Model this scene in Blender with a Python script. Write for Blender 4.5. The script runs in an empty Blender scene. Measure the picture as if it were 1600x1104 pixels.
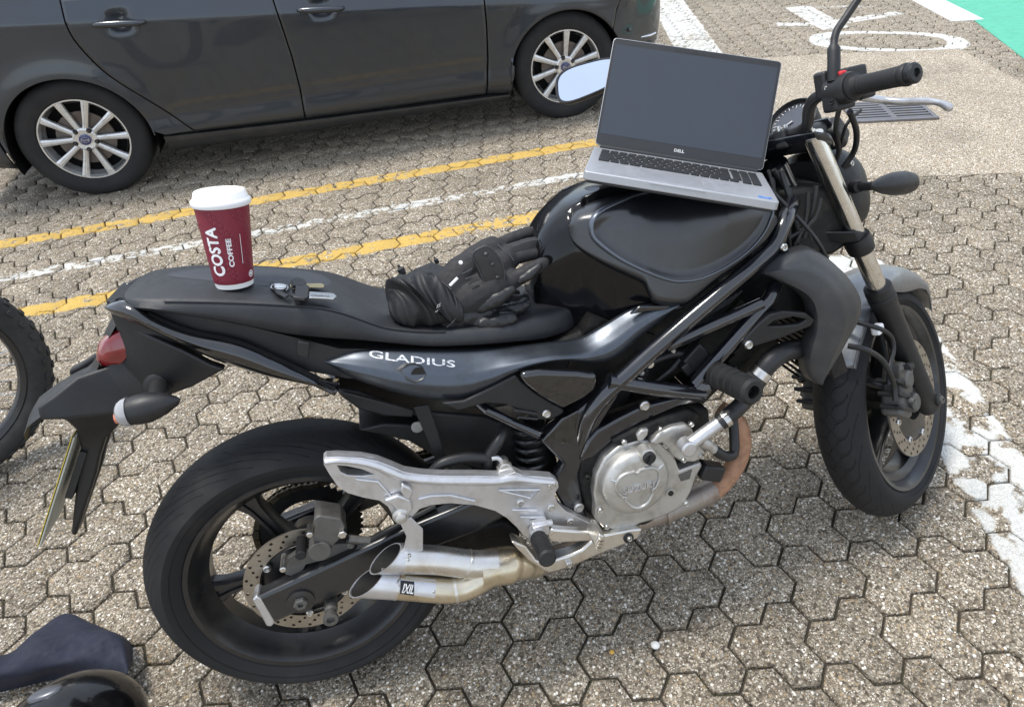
import bpy, bmesh, math, random
import numpy as np
from mathutils import Matrix, Vector
from mathutils.bvhtree import BVHTree
random.seed(7)
rad = math.radians
SC = bpy.context.scene
COL = SC.collection
# ---------------------------------------------------------------- camera
CAM_POS = (0.6390, -1.4610, 1.5652)
CAM_R = ((0.963017, -0.261380, -0.065413), (0.202436, 0.541671, 0.815851), (0.177815, 0.798920, -0.574551))
cam = bpy.data.cameras.new('camera'); camo = bpy.data.objects.new('camera', cam); COL.objects.link(camo)
r, u, f = [Vector(v) for v in CAM_R]
camo.matrix_world = Matrix.Translation(CAM_POS) @ Matrix((r, u, -f)).transposed().to_4x4()
cam.sensor_width = 36; cam.lens = 24.493; cam.shift_x = -0.02903; cam.shift_y = -0.05149
cam.clip_start = 0.02; cam.clip_end = 3000
SC.camera = camo
# ---------------------------------------------------------------- sky, sun, exposure
SUN_EL, SUN_AZ = rad(72), rad(-58)      # azimuth measured from +Y towards +X
W = bpy.data.worlds.new('World'); SC.world = W; W.use_nodes = True
nt = W.node_tree; bg = nt.nodes['Background']
sky = nt.nodes.new('ShaderNodeTexSky'); sky.sky_type = 'NISHITA'; sky.sun_disc = False
sky.sun_elevation = SUN_EL; sky.sun_rotation = SUN_AZ
sky.air_density = 1.0; sky.dust_density = 1.0; sky.ozone_density = 1.0
hs = nt.nodes.new('ShaderNodeHueSaturation'); hs.inputs['Saturation'].default_value = 0.75
nt.links.new(sky.outputs[0], hs.inputs['Color'])
wc_ = nt.nodes.new('ShaderNodeTexCoord'); cn_ = nt.nodes.new('ShaderNodeTexNoise'); cn_.inputs['Scale'].default_value = 2.2; cn_.inputs['Detail'].default_value = 5; cn_.inputs['Roughness'].default_value = 0.55
nt.links.new(wc_.outputs['Generated'], cn_.inputs['Vector'])
cr2 = nt.nodes.new('ShaderNodeMapRange'); cr2.inputs[1].default_value = 0.36; cr2.inputs[2].default_value = 0.62; cr2.inputs[3].default_value = 0.25; cr2.inputs[4].default_value = 0.95; nt.links.new(cn_.outputs['Fac'], cr2.inputs[0])
cm_ = nt.nodes.new('ShaderNodeMix'); cm_.data_type = 'RGBA'; nt.links.new(cr2.outputs[0], cm_.inputs[0]); nt.links.new(hs.outputs[0], cm_.inputs[6]); cm_.inputs[7].default_value = (2.55, 2.75, 3.05, 1)   # bright broken cloud
nt.links.new(cm_.outputs[2], bg.inputs['Color'])
bg.inputs['Strength'].default_value = 0.15
sl = bpy.data.lights.new('sun', 'SUN'); sl.energy = 1.3; sl.angle = rad(14); sl.color = (1.0, 0.96, 0.90)
so = bpy.data.objects.new('sun', sl); COL.objects.link(so)
sd = Vector((math.sin(SUN_AZ) * math.cos(SUN_EL), math.cos(SUN_AZ) * math.cos(SUN_EL), math.sin(SUN_EL)))
so.rotation_euler = sd.to_track_quat('Z', 'Y').to_euler(); so.location = sd * 20
VS = SC.view_settings
VS.view_transform = 'Standard'; VS.look = 'None'; VS.gamma = 1.0; VS.use_curve_mapping = False
VS.exposure = 1.42
SC.cycles.max_bounces = 6
# ---------------------------------------------------------------- helpers: nodes
def N(nt, t, **kw):
    n = nt.nodes.new(t)
    for k, v in kw.items(): setattr(n, k, v)
    return n
def mth(nt, op, a, b=None, c=None, clamp=False):
    n = nt.nodes.new('ShaderNodeMath'); n.operation = op; n.use_clamp = clamp
    for i, v in enumerate((a, b, c)):
        if v is None: continue
        if isinstance(v, (int, float)): n.inputs[i].default_value = v
        else: nt.links.new(v, n.inputs[i])
    return n.outputs[0]
def mixc(nt, fac, a, b):
    n = nt.nodes.new('ShaderNodeMix'); n.data_type = 'RGBA'
    if isinstance(fac, (int, float)): n.inputs[0].default_value = fac
    else: nt.links.new(fac, n.inputs[0])
    for i, v in ((6, a), (7, b)):
        if isinstance(v, tuple): n.inputs[i].default_value = (v[0], v[1], v[2], 1)
        else: nt.links.new(v, n.inputs[i])
    return n.outputs[2]
def ramp(nt, fac, stops, interp='LINEAR'):
    n = nt.nodes.new('ShaderNodeValToRGB'); n.color_ramp.interpolation = interp
    e = n.color_ramp.elements
    while len(e) < len(stops): e.new(0.5)
    for i, (p, c) in enumerate(stops):
        e[i].position = p; e[i].color = (c[0], c[1], c[2], 1) if isinstance(c, tuple) else (c, c, c, 1)
    nt.links.new(fac, n.inputs[0]); return n.outputs[0]
def noise(nt, vec, scale, detail=3, rough=0.55, dim='3D'):
    n = nt.nodes.new('ShaderNodeTexNoise'); n.inputs['Scale'].default_value = scale
    n.inputs['Detail'].default_value = detail; n.inputs['Roughness'].default_value = rough
    if vec is not None: nt.links.new(vec, n.inputs['Vector'])
    return n.outputs['Fac']
def mrange(nt, v, a, b, c=0.0, d=1.0, smooth=False):
    n = nt.nodes.new('ShaderNodeMapRange'); n.clamp = True
    if smooth: n.interpolation_type = 'SMOOTHSTEP'
    nt.links.new(v, n.inputs[0])
    for i, q in enumerate((a, b, c, d)): n.inputs[i + 1].default_value = q
    return n.outputs[0]
def newmat(name):
    m = bpy.data.materials.new(name); m.use_nodes = True
    return m, m.node_tree, m.node_tree.nodes['Principled BSDF']
def setv(p, k, v):
    if k in p.inputs: p.inputs[k].default_value = v
MATS = {}
def pm(name, col, rough=0.5, metal=0.0, coat=0.0, bump=0.0, bscale=400.0, var=0.12, vscale=9.0, rvar=0.12, spec=0.5,
       dirt=None, dirt_amt=0.0, dscale=14.0, trans=0.0, coat_rough=0.05, flake=0.0, sheen=0.0):
    """painted / moulded / cast surface with uneven colour, gloss, grain and dirt"""
    m, nt, p = newmat(name)
    tc = N(nt, 'ShaderNodeTexCoord'); v = tc.outputs['Object']
    n1 = noise(nt, v, vscale, 4)
    dark = tuple(c * (1 - var) for c in col); lite = tuple(min(1, c * (1 + var)) for c in col)
    c = mixc(nt, n1, dark, lite)
    if dirt:
        nd = noise(nt, v, dscale, 6, 0.7)
        c = mixc(nt, mth(nt, 'MULTIPLY', mrange(nt, nd, 0.48, 0.68), dirt_amt), c, dirt)
    nt.links.new(c, p.inputs['Base Color'])
    nr = noise(nt, v, vscale * 3.1, 5, 0.65)
    nt.links.new(mrange(nt, nr, 0.3, 0.7, max(0.02, rough - rvar * rough), min(1, rough + rvar)), p.inputs['Roughness'])
    setv(p, 'Metallic', metal); setv(p, 'Coat Weight', coat); setv(p, 'Coat Roughness', coat_rough)
    setv(p, 'Specular IOR Level', spec); setv(p, 'Transmission Weight', trans); setv(p, 'Sheen Weight', sheen)
    if bump > 0:
        b = N(nt, 'ShaderNodeBump'); b.inputs['Strength'].default_value = 0.6; b.inputs['Distance'].default_value = bump
        nt.links.new(noise(nt, v, bscale, 3), b.inputs['Height']); nt.links.new(b.outputs[0], p.inputs['Normal'])
    MATS[name] = m
    return m
# ---------------------------------------------------------------- helpers: meshes
def tag(o, label, cat, group=None):
    o['label'] = label; o['category'] = cat
    if group: o['group'] = group
    return o
def empty(name, M, label=None, cat=None, group=None):
    o = bpy.data.objects.new(name, None); COL.objects.link(o); o.matrix_world = M; o.empty_display_size = 0.1
    if label: tag(o, label, cat, group)
    return o
def link(name, me, mat=None, parent=None, M=None):
    o = bpy.data.objects.new(name, me); COL.objects.link(o)
    if mat is not None and not me.materials: me.materials.append(MATS[mat] if isinstance(mat, str) else mat)
    if parent is not None: o.parent = parent
    if M is not None: o.matrix_basis = M
    return o
def mesh(name, V, F, mat=None, parent=None, M=None, ang=35, flat=False, uv=None, fix=True):
    me = bpy.data.meshes.new(name); me.from_pydata([tuple(map(float, v)) for v in V], [], F)
    if fix:
        bm = bmesh.new(); bm.from_mesh(me); bmesh.ops.remove_doubles(bm, verts=bm.verts, dist=1e-6) if uv is None else None
        bmesh.ops.recalc_face_normals(bm, faces=bm.faces); bm.to_mesh(me); bm.free()
    if uv is not None:
        l = me.uv_layers.new(name='UVMap')
        for lo in me.loops: l.data[lo.index].uv = uv[lo.vertex_index]
    me.update()
    if not flat:
        me.polygons.foreach_set('use_smooth', [True] * len(me.polygons)); me.set_sharp_from_angle(angle=rad(ang))
    return link(name, me, mat, parent, M)
def bevel(o, w, seg=2, ang=30):
    b = o.modifiers.new('bevel', 'BEVEL'); b.width = w; b.segments = seg; b.limit_method = 'ANGLE'; b.angle_limit = rad(ang)
    b.harden_normals = False
    return o
def solid(o, t, off=-1):
    s = o.modifiers.new('solid', 'SOLIDIFY'); s.thickness = t; s.offset = off; return o
def subd(o, n=1):
    s = o.modifiers.new('subd', 'SUBSURF'); s.levels = n; s.render_levels = n; return o
def crv(P, n, closed=False):
    """Catmull-Rom through the points, n samples"""
    P = np.array(P, float); m = len(P); out = []
    segs = m if closed else m - 1
    L = np.array([np.linalg.norm(P[(i + 1) % m] - P[i]) for i in range(segs)]); cum = np.r_[0, np.cumsum(L)]
    for k in range(n):
        s = cum[-1] * k / (n if closed else n - 1)
        i = min(int(np.searchsorted(cum, s, 'right') - 1), segs - 1); t = (s - cum[i]) / max(L[i], 1e-9)
        g = (lambda j: P[j % m]) if closed else (lambda j: P[min(max(j, 0), m - 1)])
        p0, p1, p2, p3 = g(i - 1), g(i), g(i + 1), g(i + 2)
        out.append(0.5 * (2 * p1 + (p2 - p0) * t + (2 * p0 - 5 * p1 + 4 * p2 - p3) * t * t + (3 * p1 - p0 - 3 * p2 + p3) * t ** 3))
    return np.array(out)
def lin(P, n):
    P = np.array(P, float); L = np.linalg.norm(np.diff(P, axis=0), axis=1); cum = np.r_[0, np.cumsum(L)]
    return np.array([[np.interp(s, cum, P[:, k]) for k in range(P.shape[1])] for s in np.linspace(0, cum[-1], n)])
class MB:
    """collects primitive shapes into one mesh"""
    def __init__(s): s.V = []; s.F = []
    def add(s, V, F):
        o = len(s.V); s.V += [tuple(map(float, v)) for v in V]; s.F += [tuple(i + o for i in f) for f in F]; return s
    def box(s, c, d, R=None):
        c = np.array(c, float); R = np.eye(3) if R is None else np.array(R)
        V = [c + R @ (np.array(q) * np.array(d) / 2) for q in
             [(-1,-1,-1),(1,-1,-1),(1,1,-1),(-1,1,-1),(-1,-1,1),(1,-1,1),(1,1,1),(-1,1,1)]]
        return s.add(V, [(0,3,2,1),(4,5,6,7),(0,1,5,4),(1,2,6,5),(2,3,7,6),(3,0,4,7)])
    def tube(s, P, rr, n=12, caps=True, closed=False, flat=None):
        P = np.array(P, float); m = len(P); rr = np.full(m, rr) if np.isscalar(rr) else np.array(rr, float)
        T = np.gradient(P, axis=0) if not closed else np.roll(P, -1, 0) - np.roll(P, 1, 0)
        T /= np.linalg.norm(T, axis=1)[:, None] + 1e-12
        a = np.array([0, 0, 1.0]) if abs(T[0][2]) < 0.9 else np.array([0, 1.0, 0])
        x = np.cross(T[0], a); x /= np.linalg.norm(x); V = []
        for i in range(m):
            x = x - T[i] * (x @ T[i]); x /= np.linalg.norm(x); y = np.cross(T[i], x)
            for k in range(n):
                t = 2 * math.pi * k / n; V.append(P[i] + rr[i] * (math.cos(t) * x + math.sin(t) * y * (flat or 1)))
        F = []
        for i in range(m if closed else m - 1):
            j = (i + 1) % m
            for k in range(n): F.append((i*n+k, i*n+(k+1) % n, j*n+(k+1) % n, j*n+k))
        if caps and not closed: F += [tuple(range(n))[::-1], tuple((m-1)*n + k for k in range(n))]
        return s.add(V, F)
    def lathe(s, prof, o, ax, n=24, closed=False, caps=True):
        """prof: (distance along axis, radius)"""
        ax = np.array(ax, float); ax /= np.linalg.norm(ax); o = np.array(o, float)
        a = np.array([0, 0, 1.0]) if abs(ax[2]) < 0.9 else np.array([1.0, 0, 0])
        x = np.cross(ax, a); x /= np.linalg.norm(x); y = np.cross(ax, x); V = []; m = len(prof)
        for h, rr in prof:
            for k in range(n):
                t = 2 * math.pi * k / n; V.append(o + ax * h + rr * (math.cos(t) * x + math.sin(t) * y))
        F = []
        for i in range(m if closed else m - 1):
            j = (i + 1) % m
            for k in range(n): F.append((i*n+k, i*n+(k+1) % n, j*n+(k+1) % n, j*n+k))
        if not closed and caps:
            if prof[0][1] > 1e-6: F.append(tuple(range(n))[::-1])
            if prof[-1][1] > 1e-6: F.append(tuple((m-1)*n + k for k in range(n)))
        return s.add(V, F)
    def grid(s, Gd, closeu=False, closev=False):
        Gd = np.array(Gd, float); a, b = Gd.shape[:2]; F = []
        for i in range(a if closeu else a - 1):
            for j in range(b if closev else b - 1):
                i2, j2 = (i + 1) % a, (j + 1) % b; F.append((i*b+j, i*b+j2, i2*b+j2, i2*b+j))
        return s.add(Gd.reshape(-1, 3), F)
    def build(s, name, mat, parent=None, M=None, ang=35): return mesh(name, s.V, s.F, mat, parent, M, ang)
def prism(name, out, dy, mat, parent=None, M=None, holes=(), bev=0.0, seg=2, ang=30, d=(0, 1, 0)):
    """plate: outline (a 3D polygon, with holes) given a thickness dy along d"""
    bm = bmesh.new(); ed = []
    for loop in [out] + list(holes):
        vs = [bm.verts.new(tuple(map(float, p))) for p in loop]
        ed += [bm.edges.new((vs[i], vs[(i + 1) % len(vs)])) for i in range(len(vs))]
    bmesh.ops.triangle_fill(bm, use_beauty=True, use_dissolve=False, edges=ed)
    fs = list(bm.faces)
    ex = bmesh.ops.extrude_face_region(bm, geom=fs, use_keep_orig=True)
    dv = Vector(d) * dy
    for g in ex['geom']:
        if isinstance(g, bmesh.types.BMVert): g.co += dv
    bmesh.ops.recalc_face_normals(bm, faces=bm.faces)
    bmesh.ops.dissolve_limit(bm, angle_limit=rad(1.0), verts=bm.verts, edges=bm.edges) if bev else None
    me = bpy.data.meshes.new(name); bm.to_mesh(me); bm.free()
    me.polygons.foreach_set('use_smooth', [True] * len(me.polygons)); me.set_sharp_from_angle(angle=rad(ang + 8))
    o = link(name, me, mat, parent, M)
    if bev: bevel(o, bev, seg, ang)
    return o
def strip(top, bot, n=24, m=8, bulge=0.0, prof=None, d=(0, -1, 0), chord=0.0):
    """surface between two edge curves, pushed out along d by a cross profile"""
    A = crv(top, n); Bq = crv(bot, n); d = np.array(d, float); Gd = np.zeros((n, m, 3))
    for j in range(m):
        t = j / (m - 1)
        b = bulge * math.sin(math.pi * t) if prof is None else np.interp(t, [q[0] for q in prof], [q[1] for q in prof])
        for i in range(n):
            e = min(1.0, 4.5 * i / (n - 1), 4.5 * (n - 1 - i) / (n - 1)) ** 0.5 if prof is None else (min(1.0, np.linalg.norm(A[i] - Bq[i]) / chord) if chord else 1.0)
            Gd[i, j] = A[i] * (1 - t) + Bq[i] * t + d * b * e
    return Gd
def coons(c0, c1, d0, d1, n=20, m=16):
    """c0,c1: bottom/top curves (u); d0,d1: left/right curves (v)"""
    c0, c1, d0, d1 = lin(c0, n), lin(c1, n), lin(d0, m), lin(d1, m); G = np.zeros((n, m, c0.shape[1]))
    for i in range(n):
        for j in range(m):
            u, v = i / (n - 1), j / (m - 1)
            G[i, j] = (1-v)*c0[i] + v*c1[i] + (1-u)*d0[j] + u*d1[j] - ((1-u)*(1-v)*c0[0] + u*(1-v)*c0[-1] + (1-u)*v*c1[0] + u*v*c1[-1])
    return G
def text_mesh(s, size, depth=0.0, shear=0.0, bold=0.0, sx=1.0, space=1.0, fine=0.0):
    if bold:   # heavier strokes: the word laid over itself a hair apart
        V0, F0 = text_mesh(s, size, depth, shear, 0.0, sx, space, fine); V, F = [], []
        for k, (dx, dy) in enumerate(((0, 0), (bold, 0), (-bold, 0), (0, bold), (0, -bold))):
            o = len(V); V += [(v[0] + dx, v[1] + dy, v[2] + k * 4e-5) for v in V0]; F += [tuple(i + o for i in f) for f in F0]
        return V, F
    """a word as verts/faces in its own x,y plane, centred"""
    cu = bpy.data.curves.new('t', 'FONT'); cu.body = s; cu.size = size; cu.extrude = depth; cu.shear = shear
    cu.align_x = 'CENTER'; cu.align_y = 'CENTER'; cu.resolution_u = 3; cu.space_character = space
    ob = bpy.data.objects.new('t', cu); COL.objects.link(ob); bpy.context.view_layer.update()
    me = bpy.data.meshes.new_from_object(ob.evaluated_get(bpy.context.evaluated_depsgraph_get()))
    V = [(v.co.x * sx, v.co.y, v.co.z) for v in me.vertices]; F = [tuple(p.vertices) for p in me.polygons]
    if fine:   # cut long edges so the word can follow a curved surface
        bm = bmesh.new(); vs = [bm.verts.new(v) for v in V]
        for f in F:
            try: bm.faces.new([vs[i] for i in f])
            except ValueError: pass
        for _ in range(5):
            bmesh.ops.triangulate(bm, faces=bm.faces); ed = [e for e in bm.edges if e.calc_length() > fine]
            if not ed: break
            bmesh.ops.subdivide_edges(bm, edges=ed, cuts=1)
        bmesh.ops.triangulate(bm, faces=bm.faces); bm.verts.index_update()
        V = [tuple(v.co) for v in bm.verts]; F = [tuple(v.index for v in f.verts) for f in bm.faces]; bm.free()
    bpy.data.objects.remove(ob); bpy.data.meshes.remove(me); bpy.data.curves.remove(cu)
    return V, F
def solid_dir(o, t, d):
    """give a sheet thickness on the side away from d"""
    n = sum((p.normal * p.area for p in o.data.polygons), Vector())
    return solid(o, t, -1 if n.dot(Vector(d)) > 0 else 1)
def snap(V, target, d, off):
    """drop points along d onto a mesh object (same local space), leaving them off proud of it"""
    me = target.data; bv = BVHTree.FromPolygons([v.co for v in me.vertices], [p.vertices for p in me.polygons])
    d = Vector(d).normalized(); out = []
    for v in V:
        h = bv.ray_cast(Vector(v) - d * 0.3, d)
        out.append(tuple((h[0] if h[0] else Vector(v)) - d * off + (Vector((0, 0, 0)) if len(v) < 4 else Vector())))
    return out
def align(p, ex, ey):
    """maps (x,y,z) of a flat design to p + x*ex + y*ey + z*(ex x ey)"""
    p, ex, ey = np.array(p, float), np.array(ex, float), np.array(ey, float); ex /= np.linalg.norm(ex); ey /= np.linalg.norm(ey)
    ez = np.cross(ex, ey)
    return lambda V: [p + v[0] * ex + v[1] * ey + v[2] * ez for v in V]

# ---------------------------------------------------------------- ground materials
WHITE_STROKES = [((1.86, -1.25), (2.40, 0.58), 0.11, 0.425), ((3.03, 3.2), (4.5, 8.6), 0.16, 0.40),
                 ((4.43, 4.28), (4.30, 3.50), 0.11, 0.40), ((3.98, 3.84), (4.33, 3.66), 0.05, 0.45),
                 ((4.33, 3.66), (5.0, 3.66), 0.06, 0.45), ((4.48, 4.22), (4.95, 3.95), 0.03, 0.50)]
def near_paint(c):
    if c[0] < 2.6 and any(abs(c[1] - q) < 0.22 for q in (2.11, 1.74, 1.39)): return True
    if np.linalg.norm(np.array(c) - (4.41, 3.04)) < 0.75: return True
    for a, b, hw, lo in WHITE_STROKES:
        a, b, p = np.array(a), np.array(b), np.array(c); t = min(1, max(0, (p - a) @ (b - a) / ((b - a) @ (b - a))))
        if np.linalg.norm(p - a - (b - a) * t) < hw + 0.17: return True
    return False
def painted(nt, P):
    """worn road paint laid on the surface by world position: returns list of (mask, colour)"""
    sep = N(nt, 'ShaderNodeSeparateXYZ'); nt.links.new(P, sep.inputs[0]); x, y = sep.outputs[0], sep.outputs[1]
    wob = mth(nt, 'MULTIPLY', mth(nt, 'SUBTRACT', noise(nt, P, 16, 4, 0.6), 0.5), 0.05)
    wear = noise(nt, P, 24, 4, 0.75); chip = noise(nt, P, 8.5, 3, 0.6); big = noise(nt, P, 2.3, 2)
    def line(a, b, hw, lo, src=None):   # stroke from a to b, half width hw, worn away below lo
        ax_, ay_ = a; dx, dy = b[0] - a[0], b[1] - a[1]; L = math.hypot(dx, dy); ux, uy = dx / L, dy / L
        px = mth(nt, 'SUBTRACT', x, ax_); py = mth(nt, 'SUBTRACT', y, ay_)
        s = mth(nt, 'ADD', mth(nt, 'MULTIPLY', px, ux), mth(nt, 'MULTIPLY', py, uy))
        q = mth(nt, 'ABSOLUTE', mth(nt, 'ADD', mth(nt, 'ADD', mth(nt, 'MULTIPLY', px, -uy), mth(nt, 'MULTIPLY', py, ux)), wob))
        over = mth(nt, 'MAXIMUM', mth(nt, 'MULTIPLY', s, -1), mth(nt, 'SUBTRACT', s, L))
        dd = mth(nt, 'MAXIMUM', q, mth(nt, 'ADD', mth(nt, 'MAXIMUM', over, 0.0), 0.0))
        m = mrange(nt, dd, hw + 0.004, hw - 0.004)
        inside = mrange(nt, over, 0.01, -0.01)
        m = mth(nt, 'MULTIPLY', m, inside)
        w = mth(nt, 'ADD', src or wear, mth(nt, 'MULTIPLY', mth(nt, 'SUBTRACT', big, 0.5), 0.35))
        return mth(nt, 'MULTIPLY', m, mrange(nt, w, lo, lo + 0.05))
    def ring(c, rx, ry, ang, t, lo):
        ca, sa = math.cos(ang), math.sin(ang)
        px = mth(nt, 'SUBTRACT', x, c[0]); py = mth(nt, 'SUBTRACT', y, c[1])
        qx = mth(nt, 'DIVIDE', mth(nt, 'ADD', mth(nt, 'MULTIPLY', px, ca), mth(nt, 'MULTIPLY', py, sa)), rx)
        qy = mth(nt, 'DIVIDE', mth(nt, 'SUBTRACT', mth(nt, 'MULTIPLY', py, ca), mth(nt, 'MULTIPLY', px, sa)), ry)
        rr = mth(nt, 'POWER', mth(nt, 'ADD', mth(nt, 'POWER', mth(nt, 'ABSOLUTE', qx), 2.6), mth(nt, 'POWER', mth(nt, 'ABSOLUTE', qy), 2.6)), 1 / 2.6)
        d = mth(nt, 'ADD', mth(nt, 'ABSOLUTE', mth(nt, 'SUBTRACT', rr, 1.0)), wob)
        return mth(nt, 'MULTIPLY', mrange(nt, d, t + 0.02, t - 0.02), mrange(nt, wear, lo, lo + 0.05))
    Y, Wt = (0.64, 0.42, 0.10), (0.66, 0.66, 0.62)
    mx = lambda a, b: mth(nt, 'MAXIMUM', a, b)
    ym = mx(line((-6, 2.10), (2.35, 2.125), 0.048, 0.39), line((-6, 1.375), (2.35, 1.40), 0.048, 0.40))
    wm = line((-6, 1.74), (2.35, 1.745), 0.032, 0.47)
    for a, b, hw, lo in WHITE_STROKES:
        wm = mx(wm, line(a, b, hw, lo, chip if a[0] < 2 else None))
    wm = mx(wm, ring((4.41, 3.04), 0.47, 0.235, rad(-34), 0.15, 0.37))
    return [(ym, Y), (wm, Wt)]
def aggregate(name, paint=True, scale=160.0, tone=1.0, soft=0.0):
    m, nt, p = newmat(name)
    geo = N(nt, 'ShaderNodeNewGeometry'); P = geo.outputs['Position']; oi = N(nt, 'ShaderNodeObjectInfo')
    vo = N(nt, 'ShaderNodeTexVoronoi'); vo.inputs['Scale'].default_value = scale; vo.inputs['Randomness'].default_value = 1.0
    nt.links.new(P, vo.inputs['Vector'])
    v2 = N(nt, 'ShaderNodeTexVoronoi'); v2.inputs['Scale'].default_value = scale * 2.1; nt.links.new(P, v2.inputs['Vector'])
    def pebble(v):
        s = N(nt, 'ShaderNodeSeparateColor'); nt.links.new(v.outputs['Color'], s.inputs[0])
        c = ramp(nt, s.outputs[0], [(0.0, (0.07, 0.055, 0.038)), (0.16, (0.15, 0.122, 0.088)), (0.34, (0.255, 0.213, 0.157)), (0.52, (0.36, 0.309, 0.237)),
                                    (0.70, (0.44, 0.387, 0.310)), (0.80, (0.30, 0.22, 0.13)), (0.87, (0.25, 0.225, 0.175)), (0.92, (0.66, 0.62, 0.545))], 'CONSTANT')
        return c, s.outputs[1]
    c1, r1 = pebble(vo); c2, r2 = pebble(v2)
    small = mrange(nt, r1, 0.52, 0.54)
    col = mixc(nt, small, c1, c2)
    gap = mth(nt, 'ADD', mth(nt, 'MULTIPLY', mrange(nt, vo.outputs['Distance'], 0.42, 0.60), mth(nt, 'SUBTRACT', 1.0, small)),
              mth(nt, 'MULTIPLY', mrange(nt, v2.outputs['Distance'], 0.44, 0.62), small))
    col = mixc(nt, mth(nt, 'MULTIPLY', gap, 0.72 - soft), col, (0.098, 0.084, 0.062))
    ng = noise(nt, P, 3.0, 3, 0.6); nf = noise(nt, P, 45, 2)
    k = mth(nt, 'MULTIPLY', mth(nt, 'ADD', mth(nt, 'MULTIPLY', ng, 0.5), 0.75), mth(nt, 'ADD', mth(nt, 'MULTIPLY', nf, 0.3), 0.85))
    k = mth(nt, 'MULTIPLY', k, mth(nt, 'ADD', mth(nt, 'MULTIPLY', oi.outputs['Random'], 0.22), 1.08 * tone))
    k = mth(nt, 'MULTIPLY', k, mth(nt, 'SUBTRACT', 1.0, mth(nt, 'MULTIPLY', mrange(nt, noise(nt, P, 1.15, 4, 0.62), 0.52, 0.70), 0.26)))   # old stains
    mul = N(nt, 'ShaderNodeVectorMath', operation='SCALE'); nt.links.new(col, mul.inputs[0]); nt.links.new(k, mul.inputs['Scale'])
    col = mul.outputs[0]
    hgt = mth(nt, 'SUBTRACT', 1.0, vo.outputs['Distance'])
    fill = None
    if paint:
        for mk, pc in painted(nt, P):
            grime = mixc(nt, mrange(nt, nf, 0.25, 0.75), tuple(q * 0.82 for q in pc), pc)
            col = mixc(nt, mth(nt, 'MULTIPLY', mk, mth(nt, 'SUBTRACT', 1.0, mth(nt, 'MULTIPLY', gap, 0.25))), col, grime)
            fill = mk if fill is None else mth(nt, 'MAXIMUM', fill, mk)
    nt.links.new(col, p.inputs['Base Color']); setv(p, 'Roughness', 0.82); setv(p, 'Specular IOR Level', 0.3)
    b = N(nt, 'ShaderNodeBump'); b.inputs['Strength'].default_value = 0.75 - soft; b.inputs['Distance'].default_value = 0.004
    nt.links.new(hgt, b.inputs['Height']); nt.links.new(b.outputs[0], p.inputs['Normal'])
    MATS[name] = m; return m
aggregate('paver_aggregate', paint=False)
aggregate('paver_painted')
aggregate('concrete_apron', paint=False, scale=230.0, tone=1.0, soft=0.5)
pm('joint_sand', (0.055, 0.047, 0.036), 0.95, bump=0.004, bscale=160, var=0.4, vscale=30, spec=0.1, dirt=(0.04, 0.055, 0.02), dirt_amt=0.5, dscale=8)
pm('green_surfacing', (0.10, 0.39, 0.27), 0.8, bump=0.0015, bscale=220, var=0.12, vscale=5, spec=0.2, dirt=(0.07, 0.27, 0.19), dirt_amt=0.5, dscale=18)
pm('road_white', (0.72, 0.72, 0.68), 0.75, bump=0.001, bscale=200, var=0.12, vscale=20, spec=0.2, dirt=(0.4, 0.39, 0.35), dirt_amt=0.5)
pm('cast_iron', (0.05, 0.048, 0.045), 0.55, metal=0.4, bump=0.0006, bscale=200, var=0.3, dirt=(0.12, 0.1, 0.08), dirt_amt=0.5)
pm('galvanised', (0.20, 0.195, 0.20), 0.42, metal=0.75, bump=0.0003, bscale=160, var=0.2, dirt=(0.2, 0.17, 0.14), dirt_amt=0.5)
# ---------------------------------------------------------------- pavement of three-hexagon pavers
gxs, gys = (-400, -4.6, 6.2, 400), (-400, -3.1, 8.9, 400)
pave = mesh('pavement', [(x, y, -0.011) for y in gys for x in gxs], [(j*4+i, j*4+i+1, j*4+i+5, j*4+i+4) for j in range(3) for i in range(3)], 'joint_sand')
pave.data.materials.append(MATS['paver_aggregate']); pave.data.polygons.foreach_set('material_index', [0 if k == 4 else 1 for k in range(9)])
pave['kind'] = 'structure'
HS, HA, HO = 0.057364, rad(-43.3225), np.array((0.776424, -0.646031))
def rot2(a): return np.array([[math.cos(a), -math.sin(a)], [math.sin(a), math.cos(a)]])
RH = rot2(HA)
a1, a2 = [RH @ (math.sqrt(3) * HS * np.array((math.cos(t), math.sin(t)))) for t in (0.0, math.pi / 3)]
HX0 = HO + RH @ np.array((0.0, HS))
hexes = [RH @ (HS * np.array((math.cos(rad(90 + 120 * k)), math.sin(rad(90 + 120 * k))))) for k in range(3)]
def trihex_outline():
    pts = {}
    for k in range(3):
        c = np.array((math.cos(rad(90 + 120 * k)), math.sin(rad(90 + 120 * k))))
        for j in range(6):
            v = c + np.array((math.cos(rad(30 + 60 * j)), math.sin(rad(30 + 60 * j)))); pts[(round(v[0], 3), round(v[1], 3))] = v
    P = [v for v in pts.values() if np.linalg.norm(v) > 0.1]
    return [HS * v for v in sorted(P, key=lambda v: math.atan2(v[1], v[0]))]
def offset(P, d):
    out = []; n = len(P)
    for i in range(n):
        a, b, c = P[i - 1], P[i], P[(i + 1) % n]
        e1 = (b - a) / np.linalg.norm(b - a); e2 = (c - b) / np.linalg.norm(c - b)
        n1, n2 = np.array((-e1[1], e1[0])), np.array((-e2[1], e2[0])); m = n1 + n2; m /= np.linalg.norm(m)
        out.append(b + m * d / max(0.4, m @ n1))
    return out
TO = trihex_outline()
RINGS = [(0.0022, -0.022), (0.0028, -0.006), (0.0040, -0.0024), (0.0072, 0.0)]
PV = [RH @ q for dd, zz in RINGS for q in offset(TO, dd)]; PZ = [zz for dd, zz in RINGS for _ in range(12)]
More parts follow.
